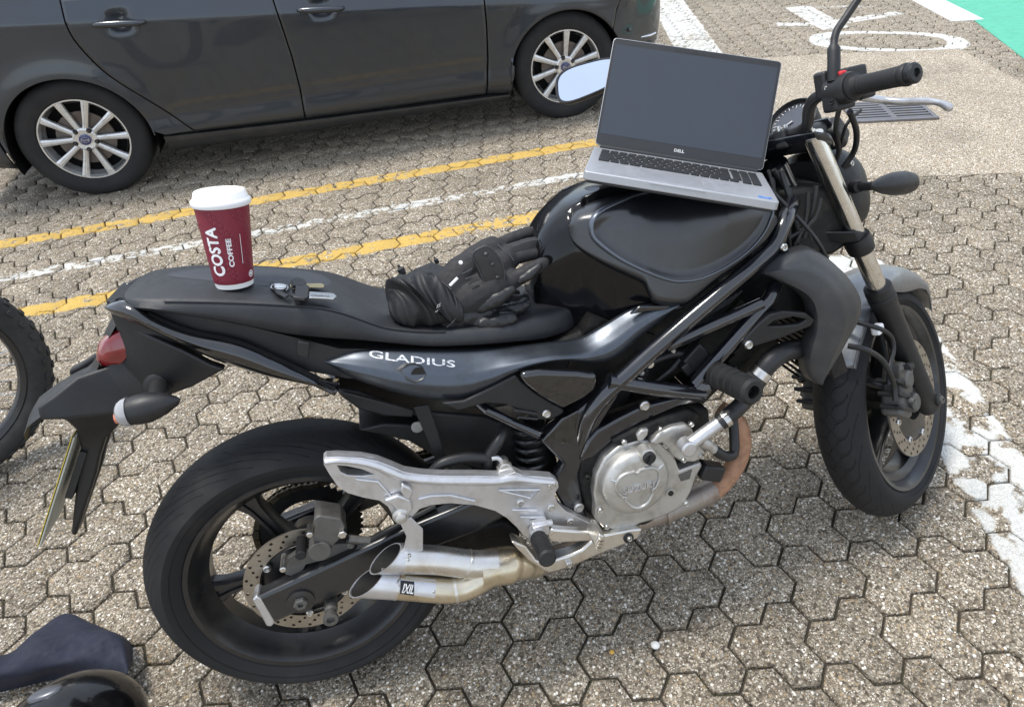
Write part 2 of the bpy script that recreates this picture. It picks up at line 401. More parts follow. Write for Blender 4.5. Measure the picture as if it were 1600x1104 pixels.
PF = [(k*12+i, k*12+(i+1) % 12, (k+1)*12+(i+1) % 12, (k+1)*12+i) for k in range(3) for i in range(12)] + [tuple(36 + i for i in range(12))]
def paver_mesh(turn, mat):
    me = bpy.data.meshes.new('paver'); me.from_pydata([((-v[0], -v[1]) if turn else (v[0], v[1])) + (zz,) for v, zz in zip(PV, PZ)], [], PF)
    me.polygons.foreach_set('use_smooth', [True] * len(PF)); me.set_sharp_from_angle(angle=rad(50)); me.materials.append(MATS[mat]); return me
pv_all = {(t, q): paver_mesh(t, 'paver_painted' if q else 'paver_aggregate') for t in (0, 1) for q in (0, 1)}
def inpoly(p, Q):
    c = False; n = len(Q)
    for i in range(n):
        (x1, y1), (x2, y2) = Q[i][:2], Q[(i + 1) % n][:2]
        if (y1 > p[1]) != (y2 > p[1]) and p[0] < (x2 - x1) * (p[1] - y1) / (y2 - y1) + x1: c = not c
    return c
CONC = [(3.242,3.143,0),(3.499,3.058,0),(3.895,2.952,0),(4.696,2.642,0),(4.519,1.902,0),(4.29,0.9586,0),(4.073,0.773,0),(3.573,0.9265,0),(2.898,1.146,0),(2.275,1.318,0)]
GREEN = [(5.394,3.955,0),(5.3,3.179,0),(4.889,2.284,0),(4.396,0.9817,0),(8.1,4.092,0),(6.224,5.513,0)]
def cam_uv(P):
    q = [sum(CAM_R[i][k] * (P[k] - CAM_POS[k]) for k in range(3)) for i in range(3)]
    return (846.44 + 1088.59 * q[0] / q[2], 469.61 - 1088.59 * q[1] / q[2], q[2]) if q[2] > 0.05 else (-9e9, -9e9, 9e9)
spots = []
for i in range(-140, 141):
    for j in range(-140, 141):
        if (i - j) % 3: continue
        turn = ((i - j) // 3) % 2        # rows of pavers laid alternately one way and the other
        c = HX0 + i * a1 + j * a2 + ((2 * a1 - a2) if turn else (a1 - 2 * a2)) / 3
        if not (-6.5 < c[0] < 8.5 and -3.2 < c[1] < 11): continue
        if any(all(inpoly((c[0] + ox, c[1] + oy), Q) for ox in (-.1, .1) for oy in (-.1, .1)) for Q in (CONC, GREEN)): continue
        uu, vv, dp = cam_uv((c[0], c[1], 0))
        vis = -60 < uu < 1660 and -40 < vv < 1160
        spots.append((0 if vis else 1, dp, c, vis, turn))
spots.sort(key=lambda s: (s[0], s[1]))
rest = MB(); cnt = 0; slot = []
for k, (_, dp, c, vis, turn) in enumerate(spots):
    if not vis and (abs(c[0] - 0.8) > 5.5 or c[1] > 9): continue
    dz = random.uniform(-0.0018, 0.0008); tx, ty = random.gauss(0, 0.006), random.gauss(0, 0.006); az = random.gauss(0, 0.006)
    M = Matrix.Translation((c[0], c[1], dz)) @ Matrix.Rotation(tx, 4, 'X') @ Matrix.Rotation(ty, 4, 'Y') @ Matrix.Rotation(az, 4, 'Z')
    if vis and cnt < 300:
        o = bpy.data.objects.new('paver', pv_all[turn, int(near_paint(c))]); COL.objects.link(o); o.parent = pave; o.matrix_basis = M; cnt += 1
    else:
        rest.add([M @ v.co for v in pv_all[turn, 0].vertices], PF); slot += [int(near_paint(c))] * len(PF)
ro = mesh('pavers', rest.V, rest.F, 'paver_aggregate', pave, ang=50, fix=False); ro['kind'] = 'stuff'
ro.data.materials.append(MATS['paver_painted']); ro.data.polygons.foreach_set('material_index', slot)
def slab(name, poly, z, mat):
    poly = [(p[0], p[1], z) for p in poly]
    o = prism(name, poly, -0.05, mat, d=(0, 0, 1)); o['kind'] = 'structure'; return o
slab('concrete_apron', CONC, 0.002, 'concrete_apron')
slab('green_surfacing', GREEN, 0.003, 'green_surfacing')
for nm, a, b, w in (('white_edge_line', [(5.462,3.912,0)][0], [(5.257,3.204,0)][0], 0.24),):
    a, b = np.array(a[:2]), np.array(b[:2]); d = (b - a) / np.linalg.norm(b - a); n = np.array((d[1], -d[0])); a = a - d * 3
    slab(nm, [(*(a - n * w / 2), 0), (*(b - n * w / 2), 0), (*(b + n * w / 2), 0), (*(a + n * w / 2), 0)], 0.007, 'road_white')
# drain grate let into the concrete
gm = MB(); dr = np.array([(3.257,1.801,0),(3.656,1.679,0),(3.718,1.89,0),(3.408,1.979,0)])
gx = (dr[1] - dr[0]) / np.linalg.norm(dr[1] - dr[0]); gl = 0.46; gw = 0.30
gy = np.array((-gx[1], gx[0], 0)); gc = dr.mean(0); gc[2] = 0
gt = empty('drain_grate', Matrix.Translation(gc) @ Matrix((Vector(gx), Vector(gy), Vector((0, 0, 1)))).transposed().to_4x4(), 'slotted metal drain grate in the concrete behind the brake lever', 'drain')
fr = MB()
for sx in (-1, 1): fr.box((sx * (gl / 2 - 0.012), 0, 0.008), (0.024, gw, 0.016))
for sy in (-1, 1): fr.box((0, sy * (gw / 2 - 0.012), 0.0085), (gl - 0.05, 0.024, 0.015))
bevel(fr.build('frame', 'galvanised', gt), 0.002)
prism('pit', [(-gl/2+.02, -gw/2+.02, 0.0035), (gl/2-.02, -gw/2+.02, 0.0035), (gl/2-.02, gw/2-.02, 0.0035), (-gl/2+.02, gw/2-.02, 0.0035)], -0.001, 'joint_sand', gt, d=(0, 0, 1))
for k in range(7):
    b = MB(); b.box((0, -gw/2 + 0.040 + k * (gw - 0.08) / 6, 0.009), (gl - 0.05, 0.020, 0.012)); bevel(b.build('bar', 'galvanised', gt), 0.003)
b = MB(); b.box((0, 0, 0.0085), (0.03, gw - 0.05, 0.010)); b.build('cross_bar', 'galvanised', gt)
# stray pebbles and leaf litter on the paving
for (u, lab) in (([(1.01,-0.6892,0)][0], 'loose white pebble lying on the paving in the foreground'), ([(0.911,-0.674,0)][0], 'small yellow pebble lying on the paving in the foreground')):
    s = 0.011 if 'white' in lab else 0.006
    b = MB(); b.lathe([(-0.5*s, 0.3*s), (-0.3*s, 0.8*s), (0.1*s, s), (0.45*s, 0.7*s), (0.6*s, 0.001)], (u[0], u[1], 0.4*s), (0.1, 0.2, 1), 10)
    pm('pebble_' + lab[6:11].strip(), (0.72, 0.7, 0.66) if 'white' in lab else (0.62, 0.36, 0.06), 0.6)
    tag(b.build('pebble', 'pebble_' + lab[6:11].strip(), ang=80), lab, 'pebble')

# ================================================================ the car
pm('car_paint', (0.044, 0.050, 0.059), 0.32, metal=0.6, coat=0.7, coat_rough=0.04, var=0.06, rvar=0.05, dirt=(0.05, 0.048, 0.042), dirt_amt=0.35, dscale=5)
pm('car_black_plastic', (0.012, 0.012, 0.013), 0.5, bump=0.0004, bscale=600)
pm('car_sill', (0.017, 0.019, 0.021), 0.45, coat=0.3, dirt=(0.05, 0.045, 0.04), dirt_amt=0.5, dscale=9)
pm('void_black', (0.006, 0.006, 0.006), 0.9, spec=0.1)
pm('car_tyre', (0.022, 0.022, 0.023), 0.78, bump=0.0006, bscale=260, var=0.2, dirt=(0.06, 0.055, 0.048), dirt_amt=0.35, dscale=7, spec=0.3)
pm('alloy_silver', (0.74, 0.74, 0.73), 0.34, metal=0.7, var=0.08, dirt=(0.25, 0.22, 0.18), dirt_amt=0.4, dscale=22)
pm('alloy_barrel', (0.28, 0.27, 0.26), 0.5, metal=0.6, var=0.2, dirt=(0.08, 0.065, 0.05), dirt_amt=0.8, dscale=12)
pm('car_brake_iron', (0.16, 0.14, 0.125), 0.55, metal=0.7, var=0.3, dirt=(0.14, 0.075, 0.04), dirt_amt=0.6)
pm('lug_nut', (0.09, 0.09, 0.09), 0.3, metal=0.9)
pm('badge_blue', (0.012, 0.025, 0.12), 0.25, coat=1.0)
pm('chrome', (0.75, 0.75, 0.75), 0.12, metal=1.0, var=0.05)
pm('car_glass', (0.01, 0.012, 0.013), 0.03, coat=1.0)
CAR_M = Matrix.Translation((-0.851476, 2.553932, 0)) @ Matrix.Rotation(0.0064236, 4, 'Z')
car = empty('car', CAR_M, 'dark grey metallic hatchback car parked behind the yellow lines', 'car')
WR, AR, AZ = 2.648, 0.348, 0.292
def zcrease(x): return 0.872 - 0.079 * (x - 0.27)
HAND = [(0.387, 0.856), (1.335, 0.803)]
def side_y(x, z):
    zc = zcrease(x); t = z - zc
    if t >= 0: y = -0.050 + 0.34 * t + 1.6 * max(0, t - 0.09) ** 2
    else:
        y = np.interp(z, [0.20, 0.262, 0.285, 0.325, 0.375, 0.46, 0.62, zc - 0.06, zc - 0.012, zc], [-0.020, -0.036, -0.045, -0.042, -0.036, -0.040, -0.0455, -0.0475, -0.0485, -0.050])
    for hx, hz in HAND: y += 0.026 * math.exp(-(((x - hx) / 0.052) ** 4 + ((z - hz - 0.004) / 0.042) ** 4))
    for cx_ in (0.0, WR):
        d = math.hypot(x - cx_, z - AZ) - AR
        if d < 0.25: y -= 0.016 * math.exp(-(max(d, 0) / 0.075) ** 2)
    if x > 2.75: y += 0.30 * (x - 2.75) ** 2
    if x < 0.0: y += 0.10 * x * x
    return y
def panel(name, c0, c1, d0, d1, n=40, m=30, mat='car_paint'):
    G2 = coons(c0, c1, d0, d1, n, m); G3 = np.zeros((n, m, 3))
    for i in range(n):
        for j in range(m): x, z = G2[i, j]; G3[i, j] = (x, side_y(x, z), z)
    b = MB(); b.grid(G3); o = b.build(name, mat, car, ang=60); solid(o, 0.012, 1 if o.data.polygons[0].normal.y > 0 else -1)
    return o
def arc(cx_, a0, a1, n=24): return [(cx_ + AR * math.cos(rad(a0 + (a1 - a0) * k / (n - 1))), AZ + AR * math.sin(rad(a0 + (a1 - a0) * k / (n - 1)))) for k in range(n)]
CUT = [tuple(q) for q in crv([(0.545, 0.277), (0.397, 0.454), (0.248, 0.626), (0.178, 0.764), (0.160, 0.858), (0.170, 0.987)], 24)]
sh = lambda P, d: [(p[0] + d, p[1]) for p in P]
GAP1 = [(1.119, 0.252), (1.133, 0.42), (1.135, 0.587), (1.125, 0.76), (1.116, 0.874), (1.105, 0.96)]
GAP2 = [(2.151, 0.229), (2.178, 0.42), (2.19, 0.6), (2.192, 0.745), (2.19, 0.90)]
CUTq = sh(CUT, -0.004); hi_ = [q for q in CUTq if q[1] > 0.70]; lo_ = [q for q in CUTq if q[1] <= 0.70]; mid_ = ((hi_[0][0] + lo_[-1][0]) / 2, (hi_[0][1] + lo_[-1][1]) / 2)
G2 = coons(arc(0, 186, 62), [(-0.50, 1.0), (0.166, 0.987)], [(-0.346, 0.255), (-0.40, 0.6), (-0.50, 1.0)], [arc(0, 62, 61, 2)[0], mid_] + hi_, 44, 30)
sl_ = (lin(arc(0, 62, 4) + [(0.40, 0.286), (0.538, 0.279)], 40), lin([mid_] + lo_[::-1], 40)); G4 = np.array([[sl_[0][i] * (1 - j / 11) + sl_[1][i] * j / 11 for j in range(12)] for i in range(40)])
b = MB()
for Gq in (G2, G4): b.grid([[(x, side_y(x, z), z) for x, z in r_] for r_ in Gq])
b.build('rear_quarter', 'car_paint', car, ang=60)
panel('rear_bumper', [(-0.36, 0.22), (-0.75, 0.28)], [(-0.505, 1.0), (-0.85, 1.0)], [(-0.36, 0.22), (-0.405, 0.6), (-0.505, 1.0)], [(-0.75, 0.28), (-0.85, 0.6), (-0.85, 1.0)], 14, 16)
panel('rear_door', [(0.549, 0.277), (1.115, 0.252)], [(0.174, 0.987), (1.101, 0.96)], sh(CUT, 0.003), sh(GAP1, -0.004), 60, 44)
panel('front_door', [(1.123, 0.252), (2.147, 0.229)], [(1.109, 0.96), (2.186, 0.90)], sh(GAP1, 0.003), sh(GAP2, -0.004), 64, 44)
panel('front_wing', [(2.156, 0.226), (2.298, 0.215)] + arc(WR, 186, 36), [(2.194, 0.90), (3.02, 0.74)], sh(GAP2, 0.004), [(2.9296, 0.4966), (2.955, 0.592), (3.02, 0.74)], 56, 26)
# bumper wrapping round the nose
bz = np.linspace(0.215, 0.735, 22); GB = []
for z in bz:
    x0 = WR + math.sqrt(AR ** 2 - (z - AZ) ** 2) if z < 0.497 else np.interp(z, [0.497, 0.592, 0.74], [2.9296, 2.955, 3.02]) + 0.004
    bul = 0.03 * math.sin(math.pi * min(1, max(0, (z - 0.2) / 0.55))) - 0.035 * max(0, (0.33 - z) / 0.12)
    pl = [(x0, side_y(x0, z)), (x0 + 0.07, side_y(x0 + .07, z) + 0.004), (3.12 + bul * .3, 0.045 - bul * .3), (3.225 + bul * .7, 0.105), (3.30 + bul, 0.20), (3.37 + bul, 0.38), (3.41 + bul, 0.62), (3.42 + bul, 0.90)]
    GB.append([(p[0], p[1], z) for p in crv([(a, b_, 0) for a, b_ in pl], 26)])
b = MB(); b.grid(GB); o = b.build('front_bumper', 'car_paint', car, ang=60)
b = MB(); ck = (3.02, 0.055, 0.478)
for nm, (sx, sz, sy) in (('parking_sensor', (3.047, 0.47, 0.016)),):
    b.lathe([(-0.004, 0.011), (0.0005, 0.011), (0.002, 0.0085)], (sx, side_y(sx, sz) - 0.002, sz), (0.35, -1, 0.1), 16); b.build(nm, 'car_paint', car)
b = MB(); b.tube([(3.14, 0.058, 0.40), (3.21, 0.088, 0.395), (3.27, 0.14, 0.39)], [0.014, 0.02, 0.014], 10, flat=0.5); b.build('fog_lamp_trim', 'chrome', car)
b = MB(); b.tube([(3.12, 0.07, 0.36), (3.2, 0.095, 0.355), (3.28, 0.17, 0.35)], 0.022, 10, flat=0.7); b.build('lower_grille', 'car_black_plastic', car)
# sill
pts = [(0.372, 0.02, 0.283), (0.46, 0.0, 0.276), (1.117, 0.0, 0.247), (2.145, 0.0, 0.224), (2.29, 0.02, 0.21), (2.276, 0.04, 0.155), (1.1, 0.03, 0.156), (0.385, 0.04, 0.162)]
top = [(0.375, -0.016, 0.280), (1.117, -0.020, 0.246), (2.288, -0.016, 0.208)]; bot = [(0.385, 0.012, 0.163), (1.1, 0.008, 0.155), (2.272, 0.012, 0.152)]
b = MB(); b.grid(strip(top, bot, 30, 8, prof=[(0, -0.03), (0.08, 0.004), (0.3, 0.012), (0.7, 0.010), (0.92, 0.0), (1, -0.05)])); b.build('sill', 'car_sill', car, ang=50)
# wheel arch liners, floor and inner body
for cx_ in (0.0, WR):
    g = [[(cx_ + (AR + 0.003) * math.cos(t), y, AZ + (AR + 0.003) * math.sin(t)) for y in (-0.045, 0.0, 0.30)] for t in np.linspace(rad(-18), rad(198), 40)]
    b = MB(); b.grid(g); b.build('wheel_arch_liner', 'void_black', car)
    b = MB(); b.box((cx_, 0.31, 0.42), (0.8, 0.02, 0.5)); b.build('inner_panel', 'void_black', car)
    lip = MB(); lip.tube([(cx_ + (AR + 0.002) * math.cos(t), side_y(cx_ + AR * math.cos(t), AZ + AR * math.sin(t)) + 0.006, AZ + (AR + 0.002) * math.sin(t)) for t in np.linspace(rad(0 if cx_ == 0 else 36), rad(186), 50)], 0.0045, 8)
    lip.build('arch_lip', 'car_paint', car)
b = MB(); b.box((1.33, 0.9, 0.36), (1.86, 1.62, 0.36)); b.box((-0.55, 0.9, 0.5), (0.3, 1.5, 0.5)); b.box((1.3, 0.9, 0.62), (3.0, 1.5, 0.3)); b.box((3.15, 0.95, 0.45), (0.3, 1.2, 0.4)); b.build('underbody', 'void_black', car)
# upper body, glass and roof
def up(x, z): return side_y(x, min(z, 0.95)) + 0.012
secs = []
for x, zb, zr in [(-0.85, 1.0, 1.10), (-0.5, 0.99, 1.32), (0.0, 0.985, 1.44), (0.7, 0.965, 1.48), (1.4, 0.945, 1.46), (1.95, 0.92, 1.30), (2.45, 0.86, 0.96)]:
    y0 = up(x, zb) + 0.005; h = zr - zb
    secs.append([(x, y0, zb), (x, y0 + 0.05 * h / .5, zb + h * 0.3), (x, y0 + 0.16 * h / .5, zb + h * 0.72), (x, y0 + 0.30 * h / .5, zb + h * 0.93), (x, 0.6, zr), (x, 0.9, zr + 0.01), (x, 1.2, zr), (x, 1.84, zb), (x, 1.86, 0.5), (x, 1.8, 0.2)])
S2 = np.array(secs)
b = MB(); b.grid(S2[:, :4]); b.build('side_glass', 'car_glass', car, ang=40)
b = MB(); b.grid(S2[:, 3:]); b.build('roof', 'car_paint', car, ang=40)
hood = []
for x in np.linspace(2.2, 3.05, 10):
    zt = 0.9 - 0.19 * ((x - 2.19) / 0.83); hood.append([(x, side_y(x, zt) + 0.012, zt), (x + .03, 0.12, zt + 0.045), (x + .10, 0.4, zt + 0.075), (x + .17, 0.9, zt + 0.085), (x + .10, 1.4, zt + 0.075), (x, 1.75, zt), (x, 1.82, 0.5), (x, 1.78, 0.2)])
b = MB(); b.grid(hood); b.build('bonnet', 'car_paint', car, ang=50)
# door handles
for hx, hz in HAND:
    b = MB(); ys = side_y(hx + 0.12, hz) - 0.004
    P = [(hx - 0.112, ys + 0.006, hz + 0.006), (hx - 0.10, ys - 0.014, hz + 0.006), (hx - 0.05, ys - 0.026, hz + 0.004), (hx + 0.03, ys - 0.028, hz - 0.002), (hx + 0.09, ys - 0.02, hz - 0.008), (hx + 0.114, ys + 0.004, hz - 0.010)]
    b.tube(crv(P, 22), [0.010 + 0.006 * math.sin(math.pi * k / 21) for k in range(22)], 12); h = b.build('door_handle', 'car_paint', car)
b = MB(); b.lathe([(0, 0.006), (0.003, 0.005)], (1.245, side_y(1.24, .81) - 0.036, 0.815), (0, -1, 0), 12); b.build('key_cylinder', 'chrome', car)
# wheels
def car_wheel(cx_, spin):
    c = (cx_, 0.0, 0.306)
    b = MB(); b.lathe([(0.002, 0.2165), (-0.004, 0.214), (-0.004, 0.2075), (0.012, 0.2045), (0.05, 0.198), (0.16, 0.192), (0.19, 0.21), (0.185, 0.195), (0.05, 0.188), (0.02, 0.192)], c, (0, 1, 0), 64, caps=False)
    w = b.build('wheel', 'alloy_silver', car, ang=30)
    b = MB(); T = [(0.004, 0.212), (-0.012, 0.222), (-0.021, 0.245), (-0.024, 0.262), (-0.020, 0.285), (-0.008, 0.304), (0.008, 0.3135), (0.03, 0.316), (0.165, 0.316), (0.185, 0.31), (0.20, 0.285), (0.205, 0.25), (0.19, 0.212)]
    b.lathe(T, c, (0, 1, 0), 72, caps=False); b.build('tyre', 'car_tyre', w, ang=30)
    b = MB(); b.lathe([(0.055, 0.19), (0.06, 0.0)], c, (0, 1, 0), 40); b.build('brake_backing', 'void_black', w)
    b = MB(); b.lathe([(0.035, 0.14), (0.05, 0.14)], c, (0, 1, 0), 40); b.build('brake_disc', 'car_brake_iron', w)
    for k in range(10):
        a = rad(90 + 36 * k + spin); e = np.array((math.cos(a), 0, math.sin(a))); t = np.array((-math.sin(a), 0, math.cos(a)))
        sec = []
        for r_, hw, y in [(0.048, 0.015, 0.004), (0.075, 0.0125, 0.004), (0.12, 0.0135, 0.002), (0.17, 0.0165, -0.001), (0.206, 0.019, -0.002)]:
            o_ = np.array(c) + e * r_
            sec.append([o_ + t * (hw * q) + np.array((0, y + d, 0)) for q, d in [(-1, 0.022), (-0.95, 0.004), (-0.35, 0.0), (-0.2, 0.0035), (0.2, 0.0035), (0.35, 0.0), (0.95, 0.004), (1, 0.022)]])
        b = MB(); b.grid(sec); b.build('spoke', 'alloy_silver', w, ang=25)
    b = MB(); b.lathe([(0.03, 0.062), (0.006, 0.060), (0.001, 0.052), (0.004, 0.03)], c, (0, 1, 0), 40); b.build('hub', 'alloy_silver', w)
    b = MB(); b.lathe([(0.006, 0.0285), (-0.004, 0.0285), (-0.0065, 0.02), (-0.007, 0.0001)], c, (0, 1, 0), 32); b.build('centre_cap', 'badge_blue', w)
    b = MB(); V, F = text_mesh('Ford', 0.02, shear=0.25); b.add([(c[0] + v[0], c[1] - 0.0078, c[2] + v[1]) for v in V], F); b.build('emblem', 'alloy_silver', w)
    b = MB(); b.tube([(c[0] + 0.0225 * math.cos(t), c[1] - 0.0072, c[2] + 0.0135 * math.sin(t)) for t in np.linspace(0, 2 * math.pi, 32, endpoint=False)], 0.0006, 6, closed=True); b.build('emblem_ring', 'alloy_silver', w)
    for k in range(5):
        a = rad(108 + 72 * k + spin); q = np.array(c) + 0.054 * np.array((math.cos(a), 0, math.sin(a)))
        b = MB(); b.lathe([(0.006, 0.0125), (0.0005, 0.0125)], q, (0, 1, 0), 16); b.build('lug_seat', 'car_black_plastic', w)
        b = MB(); b.lathe([(0.004, 0.009), (-0.006, 0.009), (-0.010, 0.006), (-0.011, 0.0001)], q, (0, 1, 0), 6); b.build('lug_nut', 'lug_nut', w)
car_wheel(0.0, 15.0); car_wheel(WR, -5.0)

# ================================================================ the motorcycle
pm('satin_black', (0.0085, 0.0095, 0.012), 0.34, spec=0.85, coat=0.15, coat_rough=0.2, var=0.1, rvar=0.06, dirt=(0.03, 0.03, 0.03), dirt_amt=0.2, dscale=30)
pm('dark_metallic', (0.078, 0.090, 0.108), 0.33, metal=0.8, coat=0.3, coat_rough=0.25, var=0.08, rvar=0.06, dirt=(0.035, 0.034, 0.032), dirt_amt=0.35, dscale=24)
pm('gloss_black', (0.0045, 0.0047, 0.0055), 0.09, coat=1.0, coat_rough=0.03, var=0.1, rvar=0.05, dirt=(0.02, 0.02, 0.02), dirt_amt=0.25, dscale=26)
pm('tank_gloss', (0.0042, 0.0044, 0.0052), 0.10, spec=0.32, coat=0.12, coat_rough=0.04, var=0.1, rvar=0.05, dirt=(0.02, 0.02, 0.02), dirt_amt=0.2, dscale=26)
pm('rim_highlight', (0.13, 0.145, 0.17), 0.34, metal=0.8, coat=0.2, coat_rough=0.2, var=0.05)  # lighter than the cover: paints the highlight along the recess lip
pm('frame_black', (0.006, 0.0068, 0.010), 0.15, coat=1.0, coat_rough=0.06, var=0.2, rvar=0.1, dirt=(0.035, 0.033, 0.03), dirt_amt=0.3, dscale=20)
pm('swing_black', (0.007, 0.0078, 0.0095), 0.30, spec=0.7, coat=0.3, coat_rough=0.2, var=0.2, dirt=(0.03, 0.027, 0.023), dirt_amt=0.4, dscale=17)
pm('plastic_black', (0.0095, 0.0096, 0.0105), 0.46, bump=0.0004, bscale=700, var=0.15, dirt=(0.04, 0.038, 0.034), dirt_amt=0.18, dscale=18)
pm('plastic_grey', (0.027, 0.029, 0.032), 0.40, coat=0.15, coat_rough=0.3, bump=0.0003, bscale=700, var=0.12, dirt=(0.075, 0.07, 0.06), dirt_amt=0.4, dscale=14)
pm('fender_grey', (0.20, 0.215, 0.23), 0.38, metal=0.55, coat=0.5, coat_rough=0.1, var=0.08, dirt=(0.13, 0.12, 0.11), dirt_amt=0.5, dscale=14)
pm('seat_vinyl', (0.017, 0.0185, 0.0215), 0.50, bump=0.0007, bscale=520, var=0.12, vscale=14, dirt=(0.045, 0.045, 0.044), dirt_amt=0.3, dscale=22)
pm('seat_inset', (0.036, 0.040, 0.048), 0.55, bump=0.0004, bscale=600, var=0.1)
pm('rubber', (0.0075, 0.0075, 0.0078), 0.6, bump=0.0004, bscale=500, var=0.2, dirt=(0.04, 0.037, 0.033), dirt_amt=0.21)
pm('hose_rubber', (0.010, 0.0103, 0.0112), 0.42, var=0.2, dirt=(0.05, 0.046, 0.04), dirt_amt=0.24, dscale=30)
pm('engine_dark', (0.008, 0.0078, 0.0075), 0.6, metal=0.3, bump=0.001, bscale=120, var=0.4, vscale=24, dirt=(0.045, 0.038, 0.03), dirt_amt=0.6, dscale=25)
pm('cast_silver', (0.50, 0.49, 0.46), 0.40, metal=0.75, bump=0.0004, bscale=420, var=0.1, vscale=20, dirt=(0.20, 0.17, 0.13), dirt_amt=0.45, dscale=26)
pm('bracket_silver', (0.60, 0.60, 0.61), 0.33, metal=0.8, bump=0.0002, bscale=500, var=0.08, vscale=18, dirt=(0.30, 0.27, 0.22), dirt_amt=0.4, dscale=24)
pm('brushed_steel', (0.66, 0.64, 0.60), 0.27, metal=0.95, var=0.12, vscale=20, dirt=(0.42, 0.33, 0.2), dirt_amt=0.45, dscale=9)
pm('straw_steel', (0.62, 0.555, 0.43), 0.28, metal=0.95, var=0.18, vscale=16, dirt=(0.36, 0.25, 0.13), dirt_amt=0.5, dscale=14)
pm('rusty_pipe', (0.40, 0.22, 0.13), 0.62, metal=0.3, bump=0.0006, bscale=260, var=0.25, vscale=18, dirt=(0.10, 0.05, 0.03), dirt_amt=0.7, dscale=26)
pm('collector', (0.33, 0.29, 0.25), 0.45, metal=0.7, bump=0.0004, bscale=200, var=0.25, vscale=18, dirt=(0.18, 0.11, 0.07), dirt_amt=0.7, dscale=18)
pm('fork_chrome', (0.74, 0.73, 0.70), 0.14, metal=1.0, var=0.06, dirt=(0.38, 0.34, 0.25), dirt_amt=0.35, dscale=26)
pm('bolt_steel', (0.62, 0.61, 0.58), 0.25, metal=1.0, var=0.15, dirt=(0.25, 0.2, 0.15), dirt_amt=0.4, dscale=60)
pm('caliper_grey', (0.13, 0.125, 0.115), 0.55, metal=0.5, bump=0.0006, bscale=260, var=0.25, vscale=30, dirt=(0.06, 0.052, 0.042), dirt_amt=0.6, dscale=30)
pm('wheel_black', (0.0075, 0.0075, 0.008), 0.34, coat=0.3, coat_rough=0.2, var=0.25, vscale=12, dirt=(0.06, 0.054, 0.046), dirt_amt=0.36, dscale=11)
pm('red_lens', (0.17, 0.004, 0.007), 0.08, coat=1.0, var=0.2, vscale=60)
pm('clear_lens', (0.40, 0.40, 0.41), 0.12, coat=1.0, trans=0.3)
pm('amber_lens', (0.55, 0.17, 0.10), 0.2, coat=0.6)
pm('plate_back', (0.42, 0.42, 0.36), 0.6, var=0.1, dirt=(0.26, 0.24, 0.18), dirt_amt=0.6, dscale=20)
pm('plate_yellow', (0.62, 0.47, 0.06), 0.4)
pm('mirror_glass', (0.56, 0.61, 0.68), 0.02, metal=1.0, var=0.01, rvar=0.01)
pm('gauge_face', (0.03, 0.034, 0.045), 0.35, coat=1.0)
pm('gauge_mark', (0.75, 0.75, 0.75), 0.5)
pm('switch_red', (0.55, 0.02, 0.025), 0.4)
pm('decal_silver', (0.70, 0.72, 0.75), 0.35, metal=0.3)
pm('label_black', (0.006, 0.006, 0.006), 0.4)
pm('label_white', (0.85, 0.85, 0.85), 0.45)
pm('brass_links', (0.10, 0.085, 0.06), 0.4, metal=0.9, var=0.4, vscale=60)
